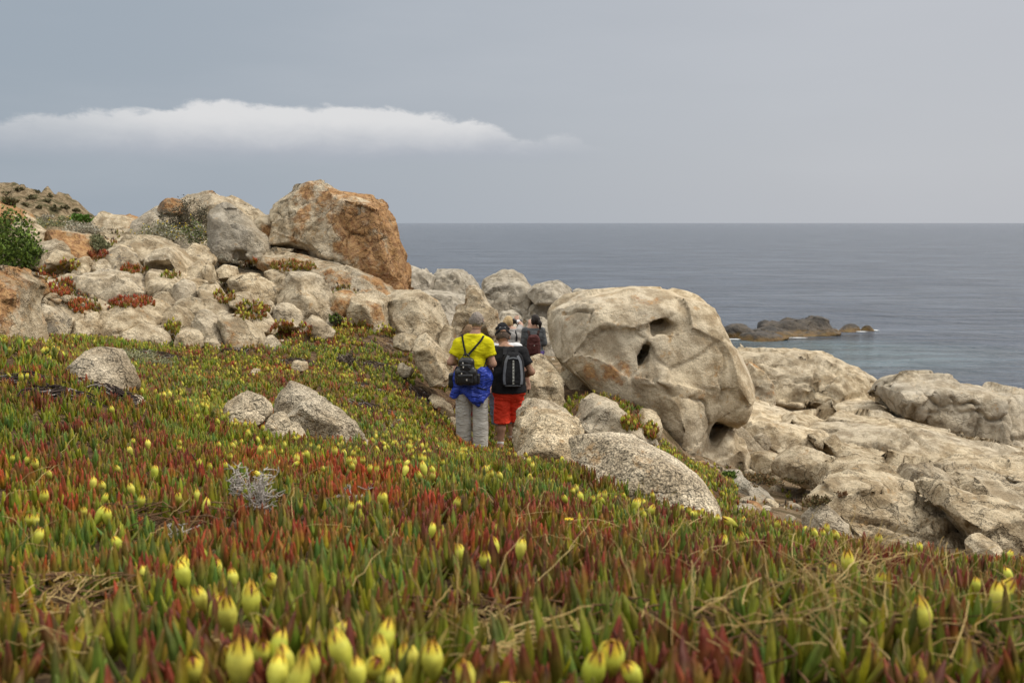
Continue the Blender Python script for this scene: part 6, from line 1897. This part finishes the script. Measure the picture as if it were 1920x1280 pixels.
# --- man in the yellow T-shirt
def man_yellow():
    J = default_pose()
    J.update(head=A3(.06, .075, 1.655), neck=A3(.035, .03, 1.475), chest=A3(.01, .01, 1.30), shL=A3(-.165, .0, 1.36), shR=A3(.19, .0, 1.37), elL=A3(-.275, -.05, 1.14), elR=A3(.27, -.04, 1.12), wrL=A3(-.13, .17, 1.12), wrR=A3(.12, .18, 1.12),
             hdL=A3(.6, .8, .0), hdR=A3(-.6, .8, 0), pnL=A3(0, .3, 1), pnR=A3(0, .3, 1), face=A3(.10, .93, -.36), kneeL=A3(-.115, .03, .50), kneeR=A3(.105, .0, .50), ankL=A3(-.115, .05, .10), ankR=A3(.105, -.04, .10), curl=.6, hipL=A3(-.095, 0, .93), hipR=A3(.10, 0, .93))
    r, hf, R, hc = person('grey-haired man in a yellow T-shirt with a blue jacket round his waist', 886, 847, 12.7, J, SK1)
    HAIR = mat_cloth('grey_hair', (.25, .215, .185), .85, 90, .5, .010)
    short_hair(r, hf, R, hc, HAIR, -.075, .005)
    YEL = mat_cloth('yellow_cotton', (.66, .60, .012), .85, 6, .08, .02, .1)
    fn, lo, hi = shirt_fn(J, 1.0, 1.50, .62, .018)
    wear(r, 'shirt', YEL, fn, lo, hi, .012, .0055, 7, 2, (1, 1, .7))
    GREY = mat_cloth('grey_trousers', (.52, .495, .45), .85, 6, .08, .03)
    pf, pl, ph = pants_fn(J, 1.05, .03, .024, .010)
    wear(r, 'trousers', GREY, pf, pl, ph, .012, .005, 5, 5, (1.3, 1.3, .7))
    for s, c in (('L', J['kneeL']), ('R', J['kneeR'])):                                    # zip-off seam below the knee
        an = np.linspace(0, 6.28, 18)
        P = np.stack([c[0] + .104 * np.cos(an), c[1] + .104 * np.sin(an), np.full(18, .462) + .006 * np.cos(an)], 1)
        V, Q, C = tubes([P], [.004], [A3(.3, .3, .3)], 5)
        obj('knee_seam', mesh_np('knee_seam', V, Q), GREY, r)
    shoes(r, J, SHOE)
    BLUE = mat_cloth('blue_nylon', (.020, .050, .38), .45, 5, .2, .05, .4)
    zx = np.array([-.32, -.26, -.19, -.135, -.08, -.02, .03, .075, .13, .20, .26]); zz = np.array([.74, .69, .665, .745, .735, .67, .60, .545, .62, .69, .80])
    hip = [(J['hipL'] - A3(.02, 0, 0), J['hipR'] + A3(.02, 0, 0), .145, .145), (J['pelvis'] + A3(0, 0, .02), A3(0, -.02, .70), .150, .158), (A3(-.10, -.03, 1.02), A3(-.235, -.06, .70), .10, .045), (A3(.08, -.02, 1.0), A3(.125, -.05, .62), .13, .10)]
    inner = [(J['hipL'], J['hipR'], .12, .12), (A3(0, .05, .9), A3(0, .05, .5), .13, .13)]
    def jk(P):
        d = cones_sdf(P, hip, .04)
        d = smax(d, -(cones_sdf(P, inner, .03)), .01)
        d = np.maximum(d, P[:, 2] - 1.085 - .012 * np.sin(P[:, 0] * 25))
        d = np.maximum(d, np.interp(P[:, 0], zx, zz) - P[:, 2])
        return np.maximum(d, P[:, 1] - .10 + .5 * np.maximum(1.0 - P[:, 2], 0))
    j = wear(r, 'jacket', BLUE, jk, (-.40, -.32, .48), (.38, .22, 1.13), .010, .014, 6.5, 8, (1.6, 1, .6), label='blue jacket tied round the waist')
    add_rib(j, 'pocket_zip', WEB, [on_back(jk, x, z, .012) for x, z in ((.07, .835), (.13, .815), (.19, .795))], (0, -1, 0), .016, .004)
    kn = [(A3(-.10, .17, 1.06), A3(.08, .17, 1.05), .035, .035), (A3(-.03, .19, 1.05), A3(-.07, .2, .85), .03, .02), (A3(.03, .19, 1.05), A3(.06, .2, .83), .03, .02)]
    wear(j, 'sleeve_knot', BLUE, lambda P: cones_sdf(P, kn, .02), (-.18, .1, .78), (.18, .27, 1.12), .012, .005, 12)
    cp = [hc + R @ A3(.082 * math.sin(a), -.088 * math.cos(a), -.075 - .05 * math.cos(a)) for a in np.linspace(-1.6, 1.6, 13)]
    V, Q, C = tubes([np.array(cp) + np.array([0, -.012, 0])], [.0028], [A3(0, 0, 0)], 5)
    obj('glasses_cord', mesh_np('glasses_cord', V, Q), WEB, r)
    base = r.location.copy()
    # slung mini backpack
    b = obj('backpack', None, label='small black leather backpack hanging low on the yellow T-shirt', category='backpack', group='backpacks')
    b.location = base
    cy = -.235
    def bag(P):
        d = box_sdf(P, (-.065, cy, .985), (.142, .075, .105), .05)
        d = smin(d, box_sdf(P, (-.065, cy + .01, 1.11), (.098, .062, .115), .055), .03)
        return d
    main = wear(b, 'bag_body', LEATHER, bag, (-.26, -.36, .84), (.13, -.12, 1.27), .009, .006, 14)
    wear(b, 'front_pocket', LEATHER, lambda P: box_sdf(P, (-.075, cy - .07, .965), (.10, .028, .062), .025), (-.20, -.37, .88), (.06, -.24, 1.06), .007, .003, 16)
    wear(b, 'upper_pocket', LEATHER, lambda P: box_sdf(P, (-.07, cy - .055, 1.105), (.07, .022, .045), .02), (-.17, -.34, 1.04), (.03, -.23, 1.17), .007, .003, 16)
    wear(b, 'side_pocket', LEATHER, lambda P: box_sdf(P, (.082, cy + .005, .955), (.026, .05, .065), .022), (.03, -.32, .87), (.13, -.15, 1.05), .007, .002, 16)
    for x, z in ((-.12, 1.035), (-.10, 1.115), (-.105, 1.165)):
        wear(b, 'zip_pull', METAL, lambda P: box_sdf(P, (x, cy - .100 if z < 1.1 else cy - .082, z), (.008, .004, .013), .003), (x - .02, cy - .13, z - .03), (x + .02, cy - .05, z + .03), .004, 0)
    wear(b, 'badge', METAL, lambda P: box_sdf(P, (-.055, cy - .100, .955), (.010, .004, .013), .003), (-.08, cy - .12, .93), (-.03, cy - .08, .98), .004, 0)
    an = np.linspace(0, math.pi, 12)
    V, Q, C = tubes([np.stack([-.068 + .042 * np.cos(an), np.full(12, cy + .04), 1.215 + .055 * np.sin(an)], 1)], [.008], [A3(0, 0, 0)], 6)
    obj('loop_handle', mesh_np('loop_handle', V, Q), LEATHER, b)
    lp = [A3(-.075, cy + .06, 1.235)] + [on_back(fn, x, z, .012) for x, z in ((-.085, 1.30), (-.10, 1.36), (-.112, 1.42), (-.122, 1.465))] + [A3(-.125, -.01, 1.498), A3(-.125, .09, 1.46), A3(-.13, .17, 1.30)]
    add_rib(b, 'strap', WEB, smooth_path(lp, 22), (0, -1, .3), .024, .006)
    rp = [A3(-.055, cy + .06, 1.235)] + [on_back(fn, x, z, .012) for x, z in ((-.01, 1.285), (.04, 1.34), (.09, 1.395), (.13, 1.44))] + [A3(.155, -.01, 1.492), A3(.165, .09, 1.45), A3(.17, .17, 1.30)]
    add_rib(b, 'strap', WEB, smooth_path(rp, 22), (0, -1, .3), .026, .006)
    lw = [A3(.085, cy + .05, .975)] + [on_back(fn, x, z, .012) for x, z in ((.13, 1.03), (.165, 1.10), (.185, 1.17))] + [A3(.205, .02, 1.24)]
    add_rib(b, 'lower_strap', WEB, smooth_path(lw, 14), (.3, -1, 0), .014, .005)
    h_ = obj('hip_pouch', None, label='black pouch on the left hip of the man in yellow', category='pouch')
    h_.location = base
    wear(h_, 'pouch_body', LEATHER, lambda P: box_sdf(P, (-.262, -.02, .90), (.042, .07, .095), .035), (-.34, -.13, .78), (-.19, .09, 1.02), .009, .004, 12)
    add_rib(h_, 'pouch_strap', WEB, smooth_path([A3(-.24, -.03, .98), A3(-.21, -.07, 1.05), A3(-.19, -.05, 1.09)], 8), (-1, -.5, 0), .02, .005)
man_yellow()

# --- man in the black T-shirt and red shorts
def man_red():
    J = default_pose()
    J.update(pelvis=A3(.03, -.02, .86), waist=A3(.03, 0, 1.01), chest=A3(.02, .05, 1.19), neck=A3(-.03, .11, 1.375), head=A3(-.05, .19, 1.505), shL=A3(-.165, .08, 1.31), shR=A3(.195, .05, 1.31), elL=A3(-.25, .10, 1.05), elR=A3(.33, .02, 1.06), wrL=A3(-.10, .30, 1.0), wrR=A3(.17, .24, .96),
             hdL=A3(.6, .8, .1), hdR=A3(-.5, .8, .1), pnL=A3(0, .3, 1), pnR=A3(0, .3, 1), face=A3(-.06, .86, -.5), hipL=A3(-.055, -.02, .83), hipR=A3(.12, -.02, .83), kneeL=A3(-.06, .02, .42), kneeR=A3(.125, .14, .46), ankL=A3(-.085, -.07, .09), ankR=A3(.14, .06, .10), curl=.7)
    r, hf, R, hc = person('man in a black T-shirt and bright red shorts wearing a black cap', 950, 846, 13.0, J, SK2)
    short_hair(r, hf, R, hc, mat_cloth('cropped_dark_hair', (.10, .075, .06), .9, 90, .3, .004), -.05, .004)
    c = cap(r, hf, R, hc, BLACK, .15)
    p = hc + R @ A3(0, -.105, .042)
    wear(c, 'cap_opening', SK2, lambda P: np.maximum(ell_sdf(P, hc + R @ A3(0, -.092, .048), (.042, .022, .022)), p[2] - .004 - P[:, 2]), p - .08, p + .08, .006, 0)
    fn, lo, hi = shirt_fn(J, .80, 1.395, .62, .022, .030)
    wear(r, 'shirt', BLACK, fn, lo, hi, .012, .005, 7, 4)
    RED = mat_cloth('red_cotton', (.80, .060, .028), .8, 6, .08, .03, .15)
    pf, pl, ph = pants_fn(J, .83, .385, .010, .030)
    wear(r, 'shorts', RED, pf, pl, ph, .011, .009, 9, 3, (.7, 1, 1.8))
    shoes(r, J, SHOE, SOCK)
    b = obj('backpack', None, label='black and grey sport backpack on the man in red shorts', category='backpack', group='backpacks')
    b.location = r.location.copy()
    GP = mat_cloth('grey_panel', (.17, .18, .20), .7, 20, .12, .004); SIL = mat_cloth('pale_strip', (.42, .42, .38), .6, 60, .3, .003)
    rot = np.array([[1, 0, 0], [0, math.cos(-.2), -math.sin(-.2)], [0, math.sin(-.2), math.cos(-.2)]])
    cb = A3(.085, -.205, 1.125)
    L2 = lambda P: (P - cb) @ rot + cb
    def bag(P):
        P = L2(P)
        hw = .142 - .05 * np.clip((P[:, 2] - 1.16) / .2, 0, 1) ** 2
        q = np.stack([(P[:, 0] - cb[0]) * .142 / hw + cb[0], P[:, 1], P[:, 2]], 1)
        return box_sdf(q, cb, (.142, .10, .225), .07)
    wear(b, 'bag_body', BLACK, bag, cb - A3(.2, .26, .3), cb + A3(.2, .26, .3), .009, .004, 12)
    yb = lambda x, z: on_back(bag, x, z, .001)
    for s in (-1, 1):
        pth = [yb(cb[0] + s * x, z) for x, z in ((.055, 1.315), (.085, 1.27), (.10, 1.21), (.104, 1.14), (.112, 1.07), (.112, 1.0), (.104, .95))]
        add_rib(b, 'side_panel', GP, smooth_path(pth, 16), (s * .5, -1, 0), .034, .007)
    pth = [yb(cb[0] + .004, z) for z in (1.255, 1.2, 1.15, 1.1, 1.05, 1.0, .955)]
    st = add_rib(b, 'centre_strip', SIL, smooth_path(pth, 14), (0, -1, 0), .022, .006)
    for k in range(7):
        z = 1.235 - .042 * k
        q = yb(cb[0] + .004, z) - A3(0, .008, 0)
        wear(st, 'webbing_loop', WEB, lambda P: box_sdf(P, q, (.009, .004, .005), .002), q - .02, q + .02, .004, 0)
    pth = [yb(cb[0] + x, .935) for x in (-.10, -.05, 0, .05, .10)]
    add_rib(b, 'bottom_trim', GP, pth, (0, -1, -.3), .016, .006)
    pth = [yb(cb[0] + x, 1.27 + .02 * math.cos(x * 20)) for x in (-.06, -.03, 0, .03, .06)]
    add_rib(b, 'top_trim', GP, pth, (0, -1, .3), .018, .006)
    for s in (-1, 1):
        x0 = cb[0] + s * .075 - .03
        pth = [A3(x0, -.10, 1.30)] + [on_back(fn, x0 - s * 0 + .0, z, .012) for z in (1.32, 1.345)] + [A3(x0, .05, 1.405), A3(x0, .15, 1.36), A3(x0, .21, 1.22)]
        add_rib(b, 'strap', WEB, smooth_path(pth, 14), (0, -.6, 1), .05, .012)
    an = np.linspace(0, math.pi, 10)
    V, Q, C = tubes([np.stack([cb[0] + .03 * np.cos(an), np.full(10, -.13), 1.335 + .03 * np.sin(an)], 1)], [.007], [A3(0, 0, 0)], 6)
    obj('loop_handle', mesh_np('loop_handle', V, Q), WEB, b)
man_red()

# --- man in white shirt and denim shorts, mostly hidden behind him
def man_white():
    J = default_pose()
    J.update(head=A3(-.005, .06, 1.71), neck=A3(0, .03, 1.53), chest=A3(0, .01, 1.34), waist=A3(0, 0, 1.14), shL=A3(-.19, 0, 1.46), shR=A3(.20, 0, 1.46), elL=A3(-.22, .0, 1.18), elR=A3(.32, .02, 1.19), wrL=A3(-.19, .06, .95), wrR=A3(.375, .07, .945), hdR=A3(.05, .1, -1), pnR=A3(-.5, .8, 0), hdL=A3(0, .2, -1),
             kneeL=A3(-.075, .0, .50), ankL=A3(-.02, -.06, .10), kneeR=A3(.11, .08, .50), ankR=A3(.13, .1, .10), hipL=A3(-.10, 0, .93), curl=.55, face=A3(-.05, .95, -.2))
    r, hf, R, hc = person('man in a black cap, white shirt and denim shorts hidden behind the red shorts', 943, 846, 14.4, J, SK3)
    short_hair(r, hf, R, hc, mat_cloth('brown_hair', (.12, .085, .06), .9, 90, .3, .004), -.05, .006)
    c = cap(r, hf, R, hc, BLACK, .1)
    pth = [hc + R @ A3(x, -.115 + 2.2 * x * x, .052 - 2.5 * x * x) for x in np.linspace(-.045, .045, 9)]
    add_rib(c, 'cap_print', mat_cloth('white_print', (.7, .7, .7), .8, 90, .3, .001), pth, (0, -1, .3), .012, .004)
    WHT = mat_cloth('white_cotton', (.70, .70, .71), .85, 6, .05, .02)
    fn, lo, hi = shirt_fn(J, .82, 1.545, .6, .022)
    wear(r, 'shirt', WHT, fn, lo, hi, .013, .006, 7, 9)
    for s in (-1, 1):
        pth = [on_back(fn, s * .10, z, .006) for z in (1.15, 1.25, 1.35, 1.44)] + [A3(s * .10, .0, 1.545), A3(s * .10, .12, 1.45)]
        add_rib(r, 'vest_strap', WEB, smooth_path(pth, 12), (0, -1, .3), .06, .008)
    DEN = mat_cloth('washed_denim', (.16, .24, .33), .9, 25, .18, .02)
    pf, pl, ph = pants_fn(J, .90, .36, .022, .016)
    wear(r, 'shorts', DEN, pf, pl, ph, .012, .007, 9, 6)
    shoes(r, J, SHOE, SOCK)
    k = obj('phone', None, label='small black phone in the hand hanging beside the red shorts', category='phone')
    k.location = r.location.copy()
    w = J['wrR'] + A3(.0, .035, -.10)
    wear(k, 'case', LEATHER, lambda P: box_sdf(P, w, (.008, .028, .05), .006), w - .07, w + .07, .005, 0)
    wear(k, 'screen', flat('dark_screen', (.01, .01, .012), .1, .6), lambda P: box_sdf(P, w + A3(.009, 0, 0), (.0025, .024, .043), .001), w - .06, w + .06, .004, 0)
man_white()

# --- walker hidden in front of the man in yellow: red shorts and brown hair
def walker_hidden():
    J = default_pose()
    J.update(head=A3(-.045, .06, 1.63), face=A3(-.1, .95, -.2))
    r, hf, R, hc = person('walker in dark red shorts glimpsed between the grey trouser legs', 888, 846, 14.0, J, SK3, .021)
    short_hair(r, hf, R, hc, mat_cloth('light_brown_hair', (.22, .14, .08), .9, 70, .3, .005), -.07, .016)
    fn, lo, hi = shirt_fn(J, .90, 1.485, .55, .018)
    wear(r, 'shirt', mat_cloth('khaki_cotton', (.25, .24, .17), .9), fn, lo, hi, .015, .004)
    pf, pl, ph = pants_fn(J, 1.0, .46, .02, .008)
    wear(r, 'shorts', mat_cloth('dark_red_cotton', (.48, .025, .03), .85), pf, pl, ph, .014, .006)
    shoes(r, J, SHOE, SOCK)
walker_hidden()

# --- woman with the maroon backpack
def woman_maroon():
    J = default_pose()
    J.update(head=A3(.035, .03, 1.535), neck=A3(.005, .01, 1.38), chest=A3(0, 0, 1.22), waist=A3(0, 0, 1.05), pelvis=A3(.02, 0, .90), hipL=A3(-.08, 0, .87), hipR=A3(.10, 0, .87), shL=A3(-.165, 0, 1.325), shR=A3(.165, 0, 1.325), elL=A3(-.205, -.02, 1.06), elR=A3(.215, -.01, 1.08), wrL=A3(-.15, .16, .97), wrR=A3(.12, .18, 1.0),
             hdL=A3(.4, .8, 0), hdR=A3(-.4, .8, 0), pnL=A3(0, .3, 1), pnR=A3(0, .3, 1), face=A3(-.75, .65, .05), kneeL=A3(-.08, .02, .47), kneeR=A3(.1, .02, .47), hs=.93)
    r, hf, R, hc = person('dark-haired woman in a grey top and purple skirt by the big boulder', 1000, 744, 20.5, J, SK2, .019)
    HR = mat_cloth('black_hair', (.018, .012, .010), .6, 80, .3, .006, .3)
    def hair(P):
        q = (P - hc) @ R
        d = smax(hf(P) - .016, -.085 - q[:, 2], .01)
        d = smax(d, q[:, 1] - .045 + np.maximum(q[:, 2] - .03, 0) * -.6, .01)
        d = smin(d, ell_sdf(q, (.0, -.115, -.03), (.045, .05, .05)), .02)
        return smin(d, rc(q, A3(0, -.13, -.05), A3(.0, -.14, -.16), .036, .018), .02)
    wear(r, 'hair', HR, hair, hc - .26, hc + .2, .009, .003, 30)
    GR = mat_cloth('charcoal_knit', (.095, .10, .105), .95, 14, .15, .02)
    fn, lo, hi = shirt_fn(J, .86, 1.385, 1.25, .014)
    wear(r, 'top', GR, fn, lo, hi, .013, .004, 8)
    PUR = mat_cloth('purple_print', (.10, .07, .22), .85, 14, .6, .03)
    cn = [(J['hipL'], J['hipR'], .115, .115), (J['pelvis'], A3(.02, 0, .3), .14, .20)]
    wear(r, 'skirt', PUR, lambda P: np.maximum(np.maximum(cones_sdf(P, cn, .03, .01), P[:, 2] - .92), .28 - P[:, 2]), (-.32, -.3, .25), (.34, .3, .96), .014, .01, 7, 1, (2, 2, .4))
    shoes(r, J, SHOE)
    b = obj('backpack', None, label='maroon backpack worn by the woman in the grey top', category='backpack', group='backpacks')
    b.location = r.location.copy()
    MA = mat_cloth('maroon_nylon', (.085, .030, .028), .7, 10, .2, .02); MB_ = mat_cloth('dark_brown_web', (.05, .028, .024), .8)
    cb = A3(.0, -.195, 1.05)
    def bag(P):
        hw = .135 - .05 * np.clip((P[:, 2] - 1.08) / .19, 0, 1) ** 2
        q = np.stack([(P[:, 0] - cb[0]) * .135 / hw + cb[0], P[:, 1], P[:, 2]], 1)
        return box_sdf(q, cb, (.135, .09, .215), .06)
    wear(b, 'bag_body', MA, bag, cb - A3(.18, .14, .26), cb + A3(.18, .14, .26), .011, .006, 10)
    wear(b, 'front_pocket', MA, lambda P: box_sdf(P, cb + A3(0, -.085, -.06), (.10, .025, .11), .022), cb - A3(.14, .15, .2), cb + A3(.14, -.03, .1), .009, .003, 12)
    wear(b, 'emblem', METAL, lambda P: np.maximum(np.abs(P[:, 1] - (cb[1] - .112)) - .004, np.maximum(np.abs(P[:, 0] - cb[0] - .01) * 1.6 + (P[:, 2] - 1.075), 1.05 - P[:, 2])), cb - A3(.05, .14, .02), cb + A3(.07, -.09, .06), .004, 0, label='small pale triangular emblem')
    for s in (-1, 1):
        pth = [A3(s * .075, -.12, 1.21)] + [on_back(fn, s * x, z, .01) for x, z in ((.09, 1.27), (.105, 1.32))] + [A3(s * .115, -.01, 1.40), A3(s * .115, .08, 1.36), A3(s * .12, .13, 1.22)]
        add_rib(b, 'strap', MB_, smooth_path(pth, 14), (0, -.7, 1), .045, .01)
woman_maroon()

# --- woman taking a photograph
def woman_camera():
    J = default_pose()
    J.update(head=A3(-.005, .05, 1.51), neck=A3(.03, .03, 1.37), chest=A3(.06, .03, 1.21), waist=A3(.06, 0, 1.04), pelvis=A3(.05, 0, .90), hipL=A3(-.04, 0, .87), hipR=A3(.14, 0, .87), shL=A3(-.09, .02, 1.32), shR=A3(.20, .06, 1.33), elL=A3(-.10, .22, 1.22), elR=A3(.265, .20, 1.42), wrL=A3(.08, .30, 1.44), wrR=A3(.185, .26, 1.55),
             hdL=A3(.6, .3, .5), hdR=A3(-.2, .3, .3), pnL=A3(0, .3, 1), pnR=A3(0, 1, 0), face=A3(.75, .66, .0), kneeL=A3(-.04, .02, .47), kneeR=A3(.14, .02, .47), hs=.93, curl=.8)
    r, hf, R, hc = person('blonde woman in a grey T-shirt raising a camera to her eye', 954, 742, 20.9, J, SK3, .019)
    BL = mat_cloth('blonde_hair', (.46, .33, .17), .7, 60, .3, .006, .3)
    def hair(P):
        q = (P - hc) @ R
        d = smax(hf(P) - .018, -.07 - q[:, 2], .01)
        d = smax(d, q[:, 1] - .04 + np.maximum(q[:, 2] - .03, 0) * -.6, .01)
        return smin(d, ell_sdf(q, (0, -.10, -.02), (.055, .05, .075)), .02)
    wear(r, 'hair', BL, hair, hc - .22, hc + .2, .009, .004, 25, 0, (1, 1, .5))
    fn, lo, hi = shirt_fn(J, .86, 1.375, .75, .014)
    wear(r, 'shirt', mat_cloth('light_grey_cotton', (.36, .345, .33), .9), fn, lo, hi, .013, .004, 8)
    pf, pl, ph = pants_fn(J, .92, .08, .016, .0)
    wear(r, 'trousers', mat_cloth('dark_trousers', (.06, .06, .07), .9), pf, pl, ph, .014, .006, 8)
    shoes(r, J, SHOE)
    vst = [on_back(fn, x, z, .006) for x, z in ((.16, 1.12), (.17, 1.2), (.15, 1.28))] + [A3(.12, .02, 1.39), A3(.10, .14, 1.32)]
    add_rib(r, 'shoulder_strap', WEB, smooth_path(vst, 12), (0, -1, .2), .04, .008)
    k = obj('camera', None, label='black camera with a white lens held up by the blonde woman', category='camera')
    k.location = r.location.copy()
    cc = hc + R @ A3(.0, .155, .0)
    rot = R
    wear(k, 'camera_body', LEATHER, lambda P: np.minimum(box_sdf(P, cc, (.065, .03, .045), .012, rot), box_sdf(P, cc + A3(0, 0, .05), (.022, .025, .016), .008, rot)), cc - .12, cc + .12, .007, 0)
    l0, l1 = cc + R @ A3(0, .03, -.005), cc + R @ A3(0, .15, -.005)
    wear(k, 'lens', flat('white_lens', (.62, .62, .62), .4), lambda P: np.maximum(rc(P, l0, l1, .036, .042), (P - l1) @ unit(l1 - l0)), cc - .22, cc + .25, .008, 0)
    wear(k, 'lens_hood', LEATHER, lambda P: np.maximum(np.maximum(rc(P, l1, l1 + (l1 - l0) * .4, .046, .05), (P - l1) @ unit(l1 - l0) - .045), (l1 - P) @ unit(l1 - l0)), l1 - .12, l1 + .12, .008, 0)
    pth = [cc + R @ A3(.06, 0, -.02), cc + A3(.12, -.02, -.14), cc + A3(.10, -.05, -.28), cc + A3(.02, -.06, -.26), A3(.10, .06, 1.36)]
    add_rib(k, 'neck_strap', WEB, smooth_path(pth, 18), (0, -1, 0), .022, .005)
woman_camera()

# --- companion behind her, one arm raised
def companion():
    J = default_pose()
    J.update(head=A3(-.02, .05, 1.50), neck=A3(0, .02, 1.36), chest=A3(0, 0, 1.20), waist=A3(0, 0, 1.03), pelvis=A3(0, 0, .89), hipL=A3(-.09, 0, .86), hipR=A3(.09, 0, .86), shL=A3(-.17, 0, 1.31), shR=A3(.17, 0, 1.31), elL=A3(-.22, 0, 1.05), elR=A3(.30, .08, 1.27), wrL=A3(-.2, .1, .85), wrR=A3(.465, .16, 1.46),
             hdR=A3(.12, .1, 1), pnR=A3(-.2, 1, 0), curl=.1, kneeL=A3(-.09, .02, .46), kneeR=A3(.09, .02, .46), hs=.93)
    r, hf, R, hc = person('companion in a coral top behind the blonde woman, one hand raised', 953, 742, 21.6, J, SK3, .021)
    short_hair(r, hf, R, hc, mat_cloth('chestnut_hair', (.16, .09, .05), .8, 70, .3, .005), -.08, .014)
    fn, lo, hi = shirt_fn(J, .84, 1.37, .30, .014)
    wear(r, 'shirt', mat_cloth('coral_cotton', (.70, .12, .09), .85), fn, lo, hi, .014, .004)
    pf, pl, ph = pants_fn(J, .9, .08, .016, 0)
    wear(r, 'trousers', mat_cloth('navy_trousers', (.04, .05, .08), .9), pf, pl, ph, .015, .006)
    shoes(r, J, SHOE)
companion()
